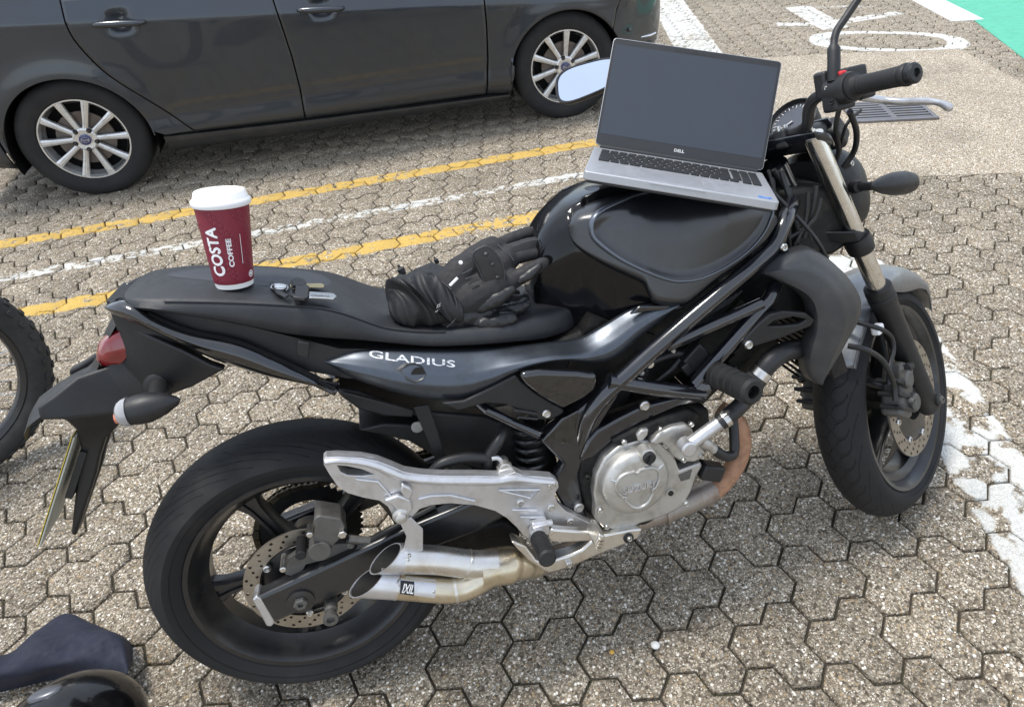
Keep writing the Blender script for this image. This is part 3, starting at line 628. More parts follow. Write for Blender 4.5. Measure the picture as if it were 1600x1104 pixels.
def tyre_mat(name, kind):
    m, nt, p = newmat(name); uvn = N(nt, 'ShaderNodeUVMap'); sp = N(nt, 'ShaderNodeSeparateXYZ'); nt.links.new(uvn.outputs[0], sp.inputs[0])
    u, v = sp.outputs[0], sp.outputs[1]; av = mth(nt, 'ABSOLUTE', v); tcn = N(nt, 'ShaderNodeTexCoord'); ob = tcn.outputs['Object']
    def groove(nper, slope, off, lo, hi, w, bend=0.0):
        s = mth(nt, 'ADD', mth(nt, 'MULTIPLY', u, nper), mth(nt, 'MULTIPLY', av, slope))
        if bend: s = mth(nt, 'ADD', s, mth(nt, 'MULTIPLY', mth(nt, 'SINE', mth(nt, 'MULTIPLY', av, 9.0)), bend))
        fr = mth(nt, 'FRACT', mth(nt, 'ADD', s, off)); d = mth(nt, 'ABSOLUTE', mth(nt, 'SUBTRACT', fr, 0.5))
        g = mrange(nt, d, w, w * 0.45)
        return mth(nt, 'MULTIPLY', g, mth(nt, 'MULTIPLY', mrange(nt, av, lo, lo + 0.02), mrange(nt, av, hi, hi - 0.02)))
    if kind == 'front': gs = [groove(46, 2.6, 0.0, 0.10, 0.62, 0.085, 0.25), groove(46, -2.2, 0.4, 0.02, 0.30, 0.06), groove(23, 3.2, 0.15, 0.58, 0.86, 0.05)]
    else: gs = [groove(34, 4.5, 0.0, 0.18, 0.70, 0.06, 0.35), groove(34, 6.5, 0.5, 0.45, 0.88, 0.05, 0.2), groove(17, 2.0, 0.2, 0.05, 0.40, 0.035)]
    g = gs[0]
    for q in gs[1:]: g = mth(nt, 'MAXIMUM', g, q)
    # moulded rings on the sidewall
    ring = mth(nt, 'MULTIPLY', mrange(nt, mth(nt, 'ABSOLUTE', mth(nt, 'SUBTRACT', av, 1.12)), 0.012, 0.004), 0.4)
    ht = mth(nt, 'SUBTRACT', ring, g)
    n1 = noise(nt, ob, 11, 5, 0.7); n2 = noise(nt, ob, 160, 2)
    worn = mrange(nt, av, 0.75, 0.35)
    c = mixc(nt, n1, (0.009, 0.009, 0.0095), (0.016, 0.016, 0.0168)); c = mixc(nt, mth(nt, 'MULTIPLY', mrange(nt, n1, 0.54, 0.72), 0.35), c, (0.036, 0.033, 0.028))
    nt.links.new(c, p.inputs['Base Color']); nt.links.new(mth(nt, 'SUBTRACT', 0.74, mth(nt, 'MULTIPLY', worn, 0.10)), p.inputs['Roughness']); setv(p, 'Specular IOR Level', 0.35)
    b = N(nt, 'ShaderNodeBump'); b.inputs['Strength'].default_value = 1.0; b.inputs['Distance'].default_value = 0.011
    nt.links.new(mth(nt, 'ADD', ht, mth(nt, 'MULTIPLY', n2, 0.03)), b.inputs['Height']); nt.links.new(b.outputs[0], p.inputs['Normal']); MATS[name] = m
tyre_mat('tyre_front', 'front'); tyre_mat('tyre_rear', 'rear')
def disc_mat():
    m, nt, p = newmat('brake_disc'); uvn = N(nt, 'ShaderNodeUVMap'); sp = N(nt, 'ShaderNodeSeparateXYZ'); nt.links.new(uvn.outputs[0], sp.inputs[0])
    u, v = sp.outputs[0], sp.outputs[1]; tcn = N(nt, 'ShaderNodeTexCoord')
    hole = None
    for k in range(3):   # three staggered rows of drilled holes; u runs round the disc in metres of arc, v in metres of radius
        fu = mth(nt, 'SUBTRACT', mth(nt, 'FRACT', mth(nt, 'ADD', mth(nt, 'MULTIPLY', u, 22.0), k / 3.0)), 0.5)
        du = mth(nt, 'MULTIPLY', fu, 2 * math.pi * 0.105 / 22.0); dv = mth(nt, 'SUBTRACT', v, 0.2 + 0.3 * k)
        dv = mth(nt, 'MULTIPLY', dv, 0.032)
        d = mth(nt, 'SQRT', mth(nt, 'ADD', mth(nt, 'POWER', du, 2.0), mth(nt, 'POWER', dv, 2.0)))
        h = mrange(nt, d, 0.0033, 0.0029); hole = h if hole is None else mth(nt, 'MAXIMUM', hole, h)
    c = mixc(nt, noise(nt, tcn.outputs['Object'], 18, 4), (0.26, 0.22, 0.17), (0.42, 0.38, 0.32))
    nt.links.new(c, p.inputs['Base Color']); setv(p, 'Metallic', 0.85); setv(p, 'Roughness', 0.42)
    tr = N(nt, 'ShaderNodeBsdfTransparent'); mx = N(nt, 'ShaderNodeMixShader'); nt.links.new(hole, mx.inputs[0]); nt.links.new(p.outputs[0], mx.inputs[1]); nt.links.new(tr.outputs[0], mx.inputs[2])
    nt.links.new(mx.outputs[0], nt.nodes['Material Output'].inputs['Surface']); MATS['brake_disc'] = m
disc_mat()
BR = ((0.999717, -0.023104, -0.005668), (0.023789, 0.970927, 0.238192), (0.0, -0.238259, 0.971202))
BIKE_M = Matrix.Translation((0.317313, -0.511933, 0.002304)) @ Matrix(BR).to_4x4()
SR = ((0.866767, -0.494828, -0.062127), (0.494828, 0.837797, 0.230742), (-0.062127, -0.230742, 0.971029))
STEER = Matrix.Translation((0.206378, -0.766488, 0.096235)) @ Matrix(SR).to_4x4()
bike = empty('motorcycle', BIKE_M, 'black naked motorcycle leaning on its stand with twin silver exhausts', 'motorcycle')
def P_(name, b, mat, par=None, M=None, ang=35): return b.build(name, mat, par or bike, M, ang)
def mirror_y(P): return [(p[0], -p[1], p[2]) for p in P]
def bolt(p, r=0.007, ax=(0, -1, 0), par=None, M=None, mat='bolt_steel', name='bolt', h=0.006):
    b = MB(); b.lathe([(-0.004, r), (h * 0.5, r), (h, r * 0.72), (h * 0.92, r * 0.42), (h * 0.3, r * 0.40), (h * 0.3, 0.0001)], p, ax, 14)
    return b.build(name, mat, par or bike, M, 30)
# ---- wheels
def tyre_uv(name, prof, c, mat, par, M, n=120):
    """prof: (y, r, v) ; uv = (turn fraction, v)"""
    V, F, U = [], [], []
    for i in range(n + 1):
        t = 2 * math.pi * i / n
        for y, r_, v in prof: V.append((c[0] + r_ * math.cos(t), c[1] + y, c[2] + r_ * math.sin(t))); U.append((i / n, v))
    m = len(prof)
    for i in range(n):
        for j in range(m - 1): F.append((i*m+j, i*m+j+1, (i+1)*m+j+1, (i+1)*m+j))
    me_o = mesh(name, V, F, mat, par, M, 40, uv=U); return me_o
def tyre_profile(R, hw, rimr, rimy, n=9):
    half = [(rimy, rimr, 1.45), (rimy + 0.006, rimr + 0.010, 1.30)]
    side = [(hw * 0.985, R - 0.058 * R / 0.312, 1.10)]
    crown = []
    for k in range(n + 1):
        t = k / n; y = hw * (1 - t); crown.append((y, R - (R * 0.148) * (1 - t) ** 2.35, (1 - t)))
    half = half + side + crown
    half = [(-a, b, -c) for a, b, c in half]
    return half + [(-a, b, -c) for a, b, c in half[::-1][1:]]
def moto_wheel(name, c, R, hw, rimw, mat, nsp, a0, M=None, inner=0.196):
    b = MB(); y = rimw / 2
    prof = [(-y, 0.2335), (-y - 0.003, 0.231), (-y - 0.002, 0.222), (-y + 0.008, 0.214), (-y + 0.02, 0.209), (-0.026, inner), (-0.020, inner - 0.006), (0.020, inner - 0.006), (0.026, inner), (y - 0.02, 0.209), (y - 0.008, 0.214), (y + 0.002, 0.222), (y + 0.003, 0.231), (y, 0.2335), (y - 0.01, 0.226), (-y + 0.01, 0.226)]
    b.lathe(prof, c, (0, 1, 0), 96, closed=True); w = b.build(name, 'wheel_black', bike, M, 40)
    tyre_uv('tyre', tyre_profile(R, hw, 0.227, y - 0.004), c, mat, w, None)
    for k in range(nsp):
        a = a0 + 2 * math.pi * k / nsp; e = np.array((math.cos(a), 0, math.sin(a))); t = np.array((-math.sin(a), 0, math.cos(a))); sec = []
        for r_, h_, d_ in [(0.035, 0.024, 0.03), (0.07, 0.016, 0.026), (0.12, 0.0145, 0.020), (0.165, 0.018, 0.018), (0.193, 0.030, 0.019)]:
            o_ = np.array(c) + e * r_
            sec.append([o_ + t * h_ * q + np.array((0, d_ * s, 0)) for q, s in [(-1, 0.55), (-1, -0.55), (-0.75, -1), (-0.3, -1), (-0.2, -0.7), (0.2, -0.7), (0.3, -1), (0.75, -1), (1, -0.55), (1, 0.55), (0.6, 1), (-0.6, 1)]])
        s_ = MB(); s_.grid(sec, closev=True); s_.build('spoke', 'wheel_black', w, ang=30)
    b = MB(); b.lathe([(-0.075, 0.02), (-0.07, 0.032), (-0.045, 0.038), (-0.03, 0.052), (0.03, 0.052), (0.05, 0.045), (0.08, 0.04), (0.08, 0.02)], c, (0, 1, 0), 32); b.build('hub', 'wheel_black', w)
    return w
def brake_disc(par, c, r0, r1, y, M=None):
    n = 96; V, F, U = [], [], []
    for i in range(n + 1):
        t = 2 * math.pi * i / n
        for yy in (0, 0.005):
            for q in range(4):
                r_ = r0 + (r1 - r0) * q / 3; V.append((c[0] + r_ * math.cos(t), y + yy, c[2] + r_ * math.sin(t))); U.append((i / n, q / 3))
    for i in range(n):
        for k in range(2):
            for q in range(3):
                a = i*8 + k*4 + q; F.append((a, a+1, a+9, a+8))
        F.append((i*8, i*8+4, i*8+12, i*8+8)); F.append((i*8+3, i*8+7, i*8+15, i*8+11))
    return mesh('brake_disc', V, F, 'brake_disc', par, None, 30, uv=U)
RC = (0.0, 0.0, 0.312); FC = (1.445, 0.0, 0.292)
sp = [(-0.0754,-0.02,0.478),(-0.1887,-0.02,0.297)]
rear = moto_wheel('rear_wheel', RC, 0.312, 0.080, 0.128, 'tyre_rear', 5, math.atan2(sp[0][2] - .312, sp[0][0]))
brake_disc(rear, RC, 0.089, 0.120, -0.079)
b = MB(); b.lathe([(-0.08, 0.086), (-0.072, 0.090), (-0.066, 0.086)], RC, (0, 1, 0), 40, caps=False); b.lathe([(-0.076, 0.05), (-0.07, 0.086)], RC, (0, 1, 0), 40, caps=False); b.build('disc_carrier', 'wheel_black', rear)
for k in range(6):
    a = rad(60 * k + 20); bolt((RC[0] + 0.083 * math.cos(a), -0.080, RC[2] + 0.083 * math.sin(a)), 0.008, par=rear, name='disc_bolt', h=0.005)
# sprocket and chain on the far side
nt_ = 45; out = []
for k in range(nt_ * 4):
    a = 2 * math.pi * k / (nt_ * 4); r_ = 0.112 + (0.0045, 0.0, -0.0045, 0.0)[k % 4]; out.append((r_ * math.cos(a), 0.086, 0.312 + r_ * math.sin(a)))
hole = [[(0.075 * math.cos(t) , 0.086, 0.312 + 0.075 * math.sin(t)) for t in np.linspace(0, 2 * math.pi, 30, endpoint=False)]]
prism('sprocket', out, 0.006, 'engine_dark', rear, holes=hole)
cb = MB(); link_p = 0.0159
loop = [(0.113 * math.cos(t), 0.089, 0.312 + 0.113 * math.sin(t)) for t in np.linspace(rad(75), rad(262), 40)] + [(0.55, 0.089, 0.345), (0.585, 0.089, 0.385), (0.55, 0.089, 0.425)]
P = lin(loop + [loop[0]], 128)
for i in range(0, 127):
    a, q = P[i], P[i + 1]; d = (q - a) / np.linalg.norm(q - a); R_ = np.stack([d, (0, 1, 0), np.cross(d, (0, 1, 0))], 1)
    for s in (-1, 1): cb.box((a + q) / 2 + np.array((0, s * (0.006 if i % 2 else 0.0085), 0)), (0.019, 0.002, 0.012), R_)
    cb.lathe([(-0.010, 0.0045), (0.010, 0.0045)], a, (0, 1, 0), 8)
cb.build('chain', 'brass_links', bike, ang=30)
# ---- swingarm
sw = prism('swingarm', [(-0.0876,-0.135,0.3463),(-0.0085,-0.135,0.3621),(0.0681,-0.135,0.3779),(0.2241,-0.135,0.4087),(0.3242,-0.135,0.423),(0.4378,-0.135,0.4417),(0.5016,-0.135,0.4163),(0.4953,-0.135,0.3701),(0.4272,-0.135,0.3721),(0.3459,-0.135,0.3515),(0.2415,-0.135,0.3416),(0.1002,-0.135,0.3025),(-0.0155,-0.135,0.2866),(-0.0733,-0.135,0.2751),(-0.0837,-0.135,0.286)], 0.034, 'swing_black', bike, bev=0.008, seg=3)
prism('end_cap', [(-0.0907,-0.1365,0.3473),(-0.0809,-0.1365,0.3531),(-0.075,-0.1365,0.3443),(-0.0658,-0.1365,0.2802),(-0.0751,-0.1365,0.2723),(-0.0834,-0.1365,0.2774)], 0.038, 'bracket_silver', sw, bev=0.003)
prism('arm', [(-0.08, 0.10, 0.34), (0.1, 0.10, 0.365), (0.5, 0.10, 0.43), (0.52, 0.10, 0.37), (0.1, 0.10, 0.305), (-0.08, 0.10, 0.285)], 0.034, 'swing_black', sw, bev=0.008)
b = MB(); b.tube([(0.46, -0.12, 0.40), (0.46, 0.12, 0.40)], 0.045, 16); b.tube([(0.34, -0.11, 0.375), (0.34, 0.11, 0.375)], 0.03, 14); b.build('crossbeam', 'swing_black', sw)
ax = [(-0.0089,-0.137,0.3123)][0]
b = MB(); b.lathe([(-0.002, 0.026), (0.002, 0.026), (0.003, 0.020), (0.004, 0.0135)], ax, (0, -1, 0), 28); b.build('axle_washer', 'swing_black', sw)
b = MB(); b.lathe([(0.0, 0.0135), (0.010, 0.0135), (0.012, 0.011), (0.012, 0.006), (0.006, 0.005), (0.006, 0.0001)], ax, (0, -1, 0), 6); b.build('axle_nut', 'caliper_grey', sw, ang=20)
bb = [(0.0394,-0.14,0.2728)][0]
b = MB(); b.lathe([(-0.03, 0.013), (0.0, 0.013), (0.004, 0.010), (0.014, 0.010), (0.018, 0.0145), (0.026, 0.0145), (0.027, 0.008), (0.02, 0.007), (0.02, 0.0001)], bb, (0, -1, 0), 20); b.build('stand_bobbin', 'caliper_grey', sw)
# ---- rear caliper
cal = prism('rear_caliper', [(0.064,-0.142,0.4939),(0.0726,-0.142,0.4954),(0.107,-0.142,0.4761),(0.1087,-0.142,0.468),(0.1107,-0.142,0.4507),(0.1012,-0.142,0.4357),(0.0885,-0.142,0.4279),(0.0729,-0.142,0.418),(0.0515,-0.142,0.438),(0.0473,-0.142,0.4547),(0.059,-0.142,0.4687),(0.0594,-0.142,0.4895)], 0.05, 'caliper_grey', bike, bev=0.006, seg=3)
def cyl(name, p, r_, y0, y1, mat, par, M=None, n=20, bevr=0.0015):
    b = MB(); b.lathe([(y0, r_), (y1 - bevr, r_), (y1, r_ - bevr), (y1, 0.0001)], p, (0, -1, 0), n); return b.build(name, mat, par, M, 30)
pc = [(0.0542,-0.142,0.4201),(0.103,-0.142,0.4488),(0.0468,-0.142,0.467),(0.0191,-0.142,0.4221),(-0.0194,-0.142,0.4007),(0.1096,-0.142,0.4094)]
cyl('piston_cover', pc[0], 0.021, -0.03, 0.006, 'caliper_grey', cal); cyl('banjo_bolt', pc[1], 0.0085, -0.02, 0.014, 'bolt_steel', cal, n=6); cyl('bleed_bolt', pc[2], 0.006, -0.02, 0.012, 'bolt_steel', cal, n=12)
cyl('slide_pin', pc[3], 0.010, -0.045, 0.004, 'rubber', cal); cyl('pin_cap', pc[4], 0.006, -0.04, 0.003, 'bolt_steel', cal); cyl('hanger_bolt', pc[5], 0.007, -0.03, 0.0, 'caliper_grey', cal)
prism('caliper_bracket', [(-0.0278,-0.115,0.3947),(0.0155,-0.115,0.4134),(0.0743,-0.115,0.4048),(0.115,-0.115,0.3934),(0.1121,-0.115,0.3752),(0.0666,-0.115,0.3726),(0.0156,-0.115,0.3754),(-0.003,-0.115,0.3502),(-0.0258,-0.115,0.3653)], 0.012, 'caliper_grey', cal, bev=0.002)
b = MB(); b.tube(crv([(0.1056,-0.145,0.4288),(0.1259,-0.145,0.4169),(0.1499,-0.145,0.4146),(0.1878,-0.13,0.4143),(0.2811,-0.11,0.4239)], 20), 0.0055, 8); P_('rear_brake_hose', b, 'hose_rubber')
b = MB(); b.tube([(0.111,-0.147,0.4315),(0.1472,-0.147,0.414)], 0.0075, 8); b.build('hose_ferrule', 'caliper_grey', cal)
# ---- seat: lofted cushion with a raised pillion part
ST = [(-0.142, 0.050, 0.957, 0.948, 0.003), (-0.128, 0.084, 0.958, 0.940, 0.007), (-0.095, 0.102, 0.953, 0.934, 0.012), (-0.04, 0.112, 0.943, 0.915, 0.014), (0.03, 0.116, 0.926, 0.885, 0.015), (0.10, 0.117, 0.906, 0.850, 0.015),
      (0.165, 0.117, 0.885, 0.825, 0.013), (0.205, 0.117, 0.864, 0.812, 0.010), (0.24, 0.118, 0.840, 0.800, 0.006), (0.275, 0.121, 0.820, 0.788, 0.004), (0.34, 0.127, 0.800, 0.768, 0.004), (0.42, 0.128, 0.784, 0.751, 0.006), (0.49, 0.122, 0.774, 0.737, 0.009),
      (0.55, 0.108, 0.768, 0.723, 0.012), (0.60, 0.086, 0.762, 0.716, 0.013), (0.632, 0.060, 0.754, 0.714, 0.010), (0.648, 0.030, 0.742, 0.714, 0.005)]
def seat_sec(x, w, ze, zb, cr):
    R_ = [(-w * 0.90, zb), (-w * 0.985, zb + 0.006), (-w * 1.0, zb + (ze - zb) * 0.45), (-w * 0.985, ze - 0.010), (-w * 0.945, ze), (-w * 0.85, ze + cr * 0.28), (-w * 0.5, ze + cr * 0.8), (0, ze + cr)]
    full = R_ + [(-y, z) for y, z in R_[::-1][1:]]
    return [(x, y, z) for y, z in full]
S5 = np.array(ST); xs = np.linspace(S5[0, 0], S5[-1, 0], 64); SI = [crv([s for s in ST], 70)][0]
b = MB(); secs = [seat_sec(*s) for s in SI]; b.grid(secs, closev=True); n_ = len(secs[0]); b.F += [tuple(range(n_)), tuple(len(b.V) - n_ + k for k in range(n_))]
seat = P_('seat', b, 'seat_vinyl', ang=60)
def seat_z(x, y):
    s = np.array([np.interp(x, SI[:, 0], SI[:, k]) for k in range(1, 5)]); w, ze, zb, cr = s; q = abs(y) / w
    return float(np.interp(q, [0, 0.5, 0.85, 0.945, 1.0], [ze + cr, ze + cr * 0.8, ze + cr * 0.28, ze, ze - 0.02]))
ins = []
for k in range(40):
    t = 2 * math.pi * k / 40; x = 0.05 + 0.135 * math.cos(t); y = 0.012 + (0.058 + 0.02 * math.cos(t)) * math.sin(t); ins.append((x, y))
V = []; F = []; R_ = 6
for j in range(R_ + 1):
    for (x, y) in ins:
        f_ = j / R_; xx, yy = 0.05 + (x - 0.05) * f_, 0.012 + (y - 0.012) * f_; V.append((xx, yy, seat_z(xx, yy) + 0.0015 * min(1, (1 - f_) * 8) + 0.0004))
for j in range(R_):
    for k in range(40): F.append((j*40+k, j*40+(k+1) % 40, (j+1)*40+(k+1) % 40, (j+1)*40+k))
mesh('grip_inset', V, F, 'seat_inset', seat)
b = MB(); b.tube([(s[0], -s[1] * 0.955, s[2] + 0.0005) for s in SI[8:46]], 0.0012, 6); b.build('seam', 'seat_vinyl', seat)
prism('seat_strap_tab', [(0.1195,-0.128,0.8395),(0.1368,-0.128,0.8314),(0.1278,-0.128,0.804),(0.1107,-0.128,0.8134)], 0.006, 'plastic_black', bike, bev=0.002)
# ---- tail: grab rails, lamp, plate hanger
for s in (-1, 1):
    top = [(-0.1683,-0.055,0.9515),(-0.1409,-0.075,0.958),(-0.1171,-0.092,0.9482),(-0.0904,-0.1,0.9206),(-0.0428,-0.108,0.8875),(0.0262,-0.118,0.854),(0.0918,-0.125,0.7995),(0.1356,-0.128,0.76),(0.1614,-0.13,0.7372)]
    bot = [(-0.1719,-0.055,0.9465),(-0.1587,-0.07,0.9291),(-0.1172,-0.088,0.9049),(-0.0856,-0.096,0.8813),(-0.0232,-0.106,0.8259),(0.0453,-0.115,0.7819),(0.1013,-0.122,0.7561),(0.1378,-0.126,0.7417),(0.163,-0.13,0.7341)]
    Gd = strip(top, bot, 40, 10, prof=[(0, -0.014), (0.12, 0.004), (0.35, 0.012), (0.65, 0.010), (0.9, 0.0), (1, -0.018)])
    if s > 0: Gd[:, :, 1] *= -1
    b = MB(); b.grid(Gd); o = P_('grab_rail', b, 'gloss_black', ang=60); solid_dir(o, 0.012, (0, s, 0))
core = [(-0.17, 0.05, 0.90, 0.955), (-0.12, 0.075, 0.88, 0.94), (-0.05, 0.085, 0.86, 0.915), (0.05, 0.095, 0.80, 0.87), (0.18, 0.105, 0.74, 0.80), (0.32, 0.115, 0.70, 0.765), (0.5, 0.115, 0.66, 0.72), (0.62, 0.10, 0.62, 0.70)]
b = MB(); b.grid([[(x, -w, z0), (x, -w, z1), (x, w, z1), (x, w, z0)] for x, w, z0, z1 in core], closev=True); b.F += [(0, 1, 2, 3), tuple(len(b.V) - 4 + k for k in range(4))]
P_('seat_base', b, 'plastic_black')
# undertail moulding: from under the seat back to the plate
ut = [(-0.1612,-0.05,0.9137),(-0.1088,-0.085,0.8861),(-0.0684,-0.1,0.8582),(-0.0316,-0.105,0.8227),(-0.0124,-0.105,0.809),(-0.0772,-0.09,0.7838),(-0.1483,-0.06,0.7623),(-0.1871,-0.05,0.7482),(-0.2234,-0.04,0.7265),(-0.2601,-0.035,0.7006),(-0.2848,-0.03,0.6636),(-0.3014,-0.028,0.6324),(-0.3813,-0.02,0.5093),(-0.3877,-0.02,0.5162),(-0.3474,-0.025,0.6023),(-0.3074,-0.03,0.6913),(-0.2927,-0.05,0.7366),(-0.286,-0.085,0.7753),(-0.3204,-0.085,0.784),(-0.3166,-0.085,0.8079),(-0.2925,-0.075,0.8168),(-0.2531,-0.06,0.8356),(-0.2118,-0.045,0.8361),(-0.1912,-0.04,0.8497)]
for s in (-1, 1):
    o = prism('undertail' if s < 0 else 'undertail_far', ut if s < 0 else mirror_y(ut), 0.022 if s < 0 else -0.022, 'plastic_black', bike, bev=0.009, seg=3)
b = MB()
topc = [(-0.16, 0.05, 0.92), (-0.20, 0.045, 0.875), (-0.24, 0.045, 0.82), (-0.29, 0.065, 0.80), (-0.345, 0.085, 0.775), (-0.352, 0.085, 0.752)]
b.grid([[(x, -w, z), (x - .004, -w * .5, z + .012), (x - .006, 0, z + .016), (x - .004, w * .5, z + .012), (x, w, z)] for x, w, z in crv(topc, 20)]); P_('undertail_top', b, 'plastic_black', ang=60)
lamp = [(-0.1757,-0.03,0.8984),(-0.1667,-0.045,0.8949),(-0.1673,-0.05,0.8703),(-0.171,-0.05,0.8589),(-0.1885,-0.045,0.8413),(-0.208,-0.035,0.8342),(-0.214,-0.03,0.8423),(-0.2112,-0.02,0.8623),(-0.1986,-0.015,0.8857)]
cen = np.mean(lamp, 0); b = MB(); rows = []; lamp = [tuple(q) for q in crv(lamp, 36, closed=True)]
for f_, dx, in ((1.0, 0.006), (0.96, -0.004), (0.85, -0.012), (0.55, -0.020), (0.15, -0.023)):
    rows.append([tuple(cen + (np.array(p) - cen) * f_ + np.array((dx, -0.3 * abs(dx), 0))) for p in lamp])
b.grid(rows, closev=True); b.F.append(tuple(len(b.V) - len(lamp) + k for k in range(len(lamp)))); tl = P_('tail_lamp', b, 'red_lens', ang=50)
b = MB(); b.grid([[(p[0], -p[1], p[2]) for p in r_] for r_ in rows], closev=True); b.build('far_lens', 'red_lens', tl, ang=50)
plq = [(-0.318, 0.680), (-0.345, 0.655), (-0.452, 0.495)]
pl = [(-0.2928,-0.045,0.723),(-0.4197,-0.045,0.5251)]
d0, d1 = np.array((pl[0][0], 0, pl[0][2])), np.array((pl[1][0], 0, pl[1][2]))
dirp = (d1 - d0) / np.linalg.norm(d1 - d0); nrm = np.array((dirp[2], 0, -dirp[0])); 
quad = [d0 + (0, -0.055, 0), d0 + (0, 0.055, 0), d1 + (0, 0.055, 0), d1 + (0, -0.055, 0)]
pl_o = prism('number_plate', [tuple(q + nrm * 0.004) for q in quad], 0.003, 'plate_back', bike, d=tuple(nrm), bev=0.0008)
prism('plate_face', [tuple(q + nrm * 0.0085 if nrm[0] < 0 else q - nrm * 0.0005) for q in quad], 0.0012, 'plate_yellow', pl_o, d=tuple(nrm))
b = MB(); b.box((d0 + d1) / 2 - nrm * 0.012 + dirp * -0.03, (0.012, 0.07, 0.10), np.stack([nrm, (0, 1, 0), dirp], 1)); P_('plate_bracket', b, 'plastic_black')
# rear indicators
for s in (-1, 1):
    a, q = np.array([(-0.1616,-0.172,0.8013)][0]), np.array([(-0.0744,-0.172,0.8017)][0]); m_ = np.array([(-0.1341,-0.06,0.7907)][0])
    if s > 0: a, q, m_ = [v * np.array((1, -1, 1)) for v in (a, q, m_)]
    L = np.linalg.norm(q - a); b = MB(); b.lathe([(0.006, 0.0001), (0.006, 0.021), (0.02, 0.024), (L * 0.45, 0.025), (L * 0.72, 0.018), (L * 0.93, 0.008), (L, 0.001)], a, q - a, 24); ind = P_('indicator', b, 'plastic_black')
    b = MB(); b.lathe([(0.0105, 0.0238), (0.004, 0.0232), (-0.004, 0.0195), (-0.009, 0.012), (-0.011, 0.0005)], a, q - a, 24); b.build('lens', 'clear_lens', ind)
    b = MB(); b.lathe([(-0.003, 0.011), (-0.011, 0.009), (-0.0128, 0.0005)], a + np.array((0, s * 0.004, -0.004)), q - a, 16); b.build('bulb', 'amber_lens', ind)
    b = MB(); b.tube([a + (q - a) * 0.55, m_], [0.011, 0.017], 12); b.lathe([(0, 0.026), (0.008, 0.024), (0.012, 0.018)], m_ - np.array((0, -s * 0.004, 0)), (0, s, 0.1), 20); b.build('stem', 'rubber', ind)
# ---- side covers with name
sc_top = [(0.1464,-0.112,0.783),(0.185,-0.113,0.79),(0.2277,-0.117,0.7884),(0.3102,-0.122,0.7707),(0.3952,-0.125,0.7503),(0.4841,-0.127,0.7337),(0.5531,-0.128,0.7247),(0.6154,-0.128,0.7185),(0.664,-0.132,0.7339),(0.7175,-0.142,0.7572),(0.7574,-0.152,0.7647),(0.8145,-0.168,0.7597)]
sc_bot = [(0.1465,-0.118,0.7831),(0.1766,-0.128,0.7541),(0.2137,-0.136,0.7285),(0.2512,-0.142,0.7067),(0.2909,-0.146,0.6857),(0.3315,-0.15,0.671),(0.3753,-0.153,0.663),(0.4187,-0.156,0.6715),(0.4701,-0.16,0.692),(0.5164,-0.163,0.7012),(0.5692,-0.165,0.6977),(0.6298,-0.167,0.6773),(0.6747,-0.168,0.6756),(0.7296,-0.169,0.707),(0.7828,-0.17,0.7347),(0.8165,-0.169,0.7569)]
for s in (-1, 1):
    Gd = strip(sc_top, sc_bot, 70, 20, prof=[(0, -0.008), (0.05, -0.002), (0.2, 0.010), (0.42, 0.021), (0.6, 0.021), (0.8, 0.010), (0.95, -0.002), (1, -0.010)])
    for i in range(70):
        e = min(1, i / 14) ** 0.6 * min(1, 0.35 + (69 - i) / 40)
        Gd[i, :, 1] = (1 - e) * np.linspace(Gd[i, 0, 1] + 0.006, Gd[i, -1, 1] + 0.010, 20) + e * Gd[i, :, 1]
    if s > 0: Gd[:, :, 1] *= -1
    b = MB(); b.grid(Gd); o = P_('side_cover', b, 'dark_metallic', ang=60); side_r = o if s < 0 else side_r
    if s < 0:
        tp = [(0.2275,-0.15,0.7829),(0.3729,-0.15,0.7344)]; mid = (np.array(tp[0]) + np.array(tp[1])) / 2; exd = np.array(tp[1]) - np.array(tp[0]); exd[1] = 0
        V, F = text_mesh('GLADIUS', 0.026, sx=1.0, bold=0.0003, fine=0.004); wd = max(v[0] for v in V) - min(v[0] for v in V); sx = np.linalg.norm(exd) / wd; ht = max(v[1] for v in V) - min(v[1] for v in V)
        up_ = np.array((-exd[2], 0, exd[0])); mp = align(mid, exd, up_)([(v[0] * sx, v[1] * 0.0095 / ht, 0) for v in V])
        mesh('name_decal', snap(mp, o, (0, 1, 0), 0.0008), F, 'decal_silver', o)
        eye = [(0.2672,-0.168,0.753),(0.2852,-0.168,0.7584),(0.3026,-0.168,0.755),(0.3147,-0.168,0.7467),(0.319,-0.168,0.7339),(0.3106,-0.168,0.7258),(0.2963,-0.168,0.7232),(0.2821,-0.168,0.7323)]
        ev = snap(eye, o, (0, 1, 0), 0.0006); ce = np.mean(ev, 0); rows = [ev, [tuple(ce + (np.array(p) - ce) * 0.86 + np.array((0.002, -0.0022, 0))) for p in ev], [tuple(ce + (np.array(p) - ce) * 0.66 + np.array((0.004, 0.001, 0))) for p in ev]]
        b = MB(); b.grid(rows, closev=True); b.build('lock_surround', 'plastic_grey', o, ang=50)
        lk = snap([tuple(np.array([(0.3049,-0.168,0.7377)][0]))], o, (0, 1, 0), 0.0)[0]
        b = MB(); b.lathe([(0, 0.0125), (0.0012, 0.0125), (0.0012, 0.0001)], lk, (0, -1, 0), 20); b.build('lock_hole', 'label_black', o)
    solid_dir(o, 0.004, (0, s, 0))
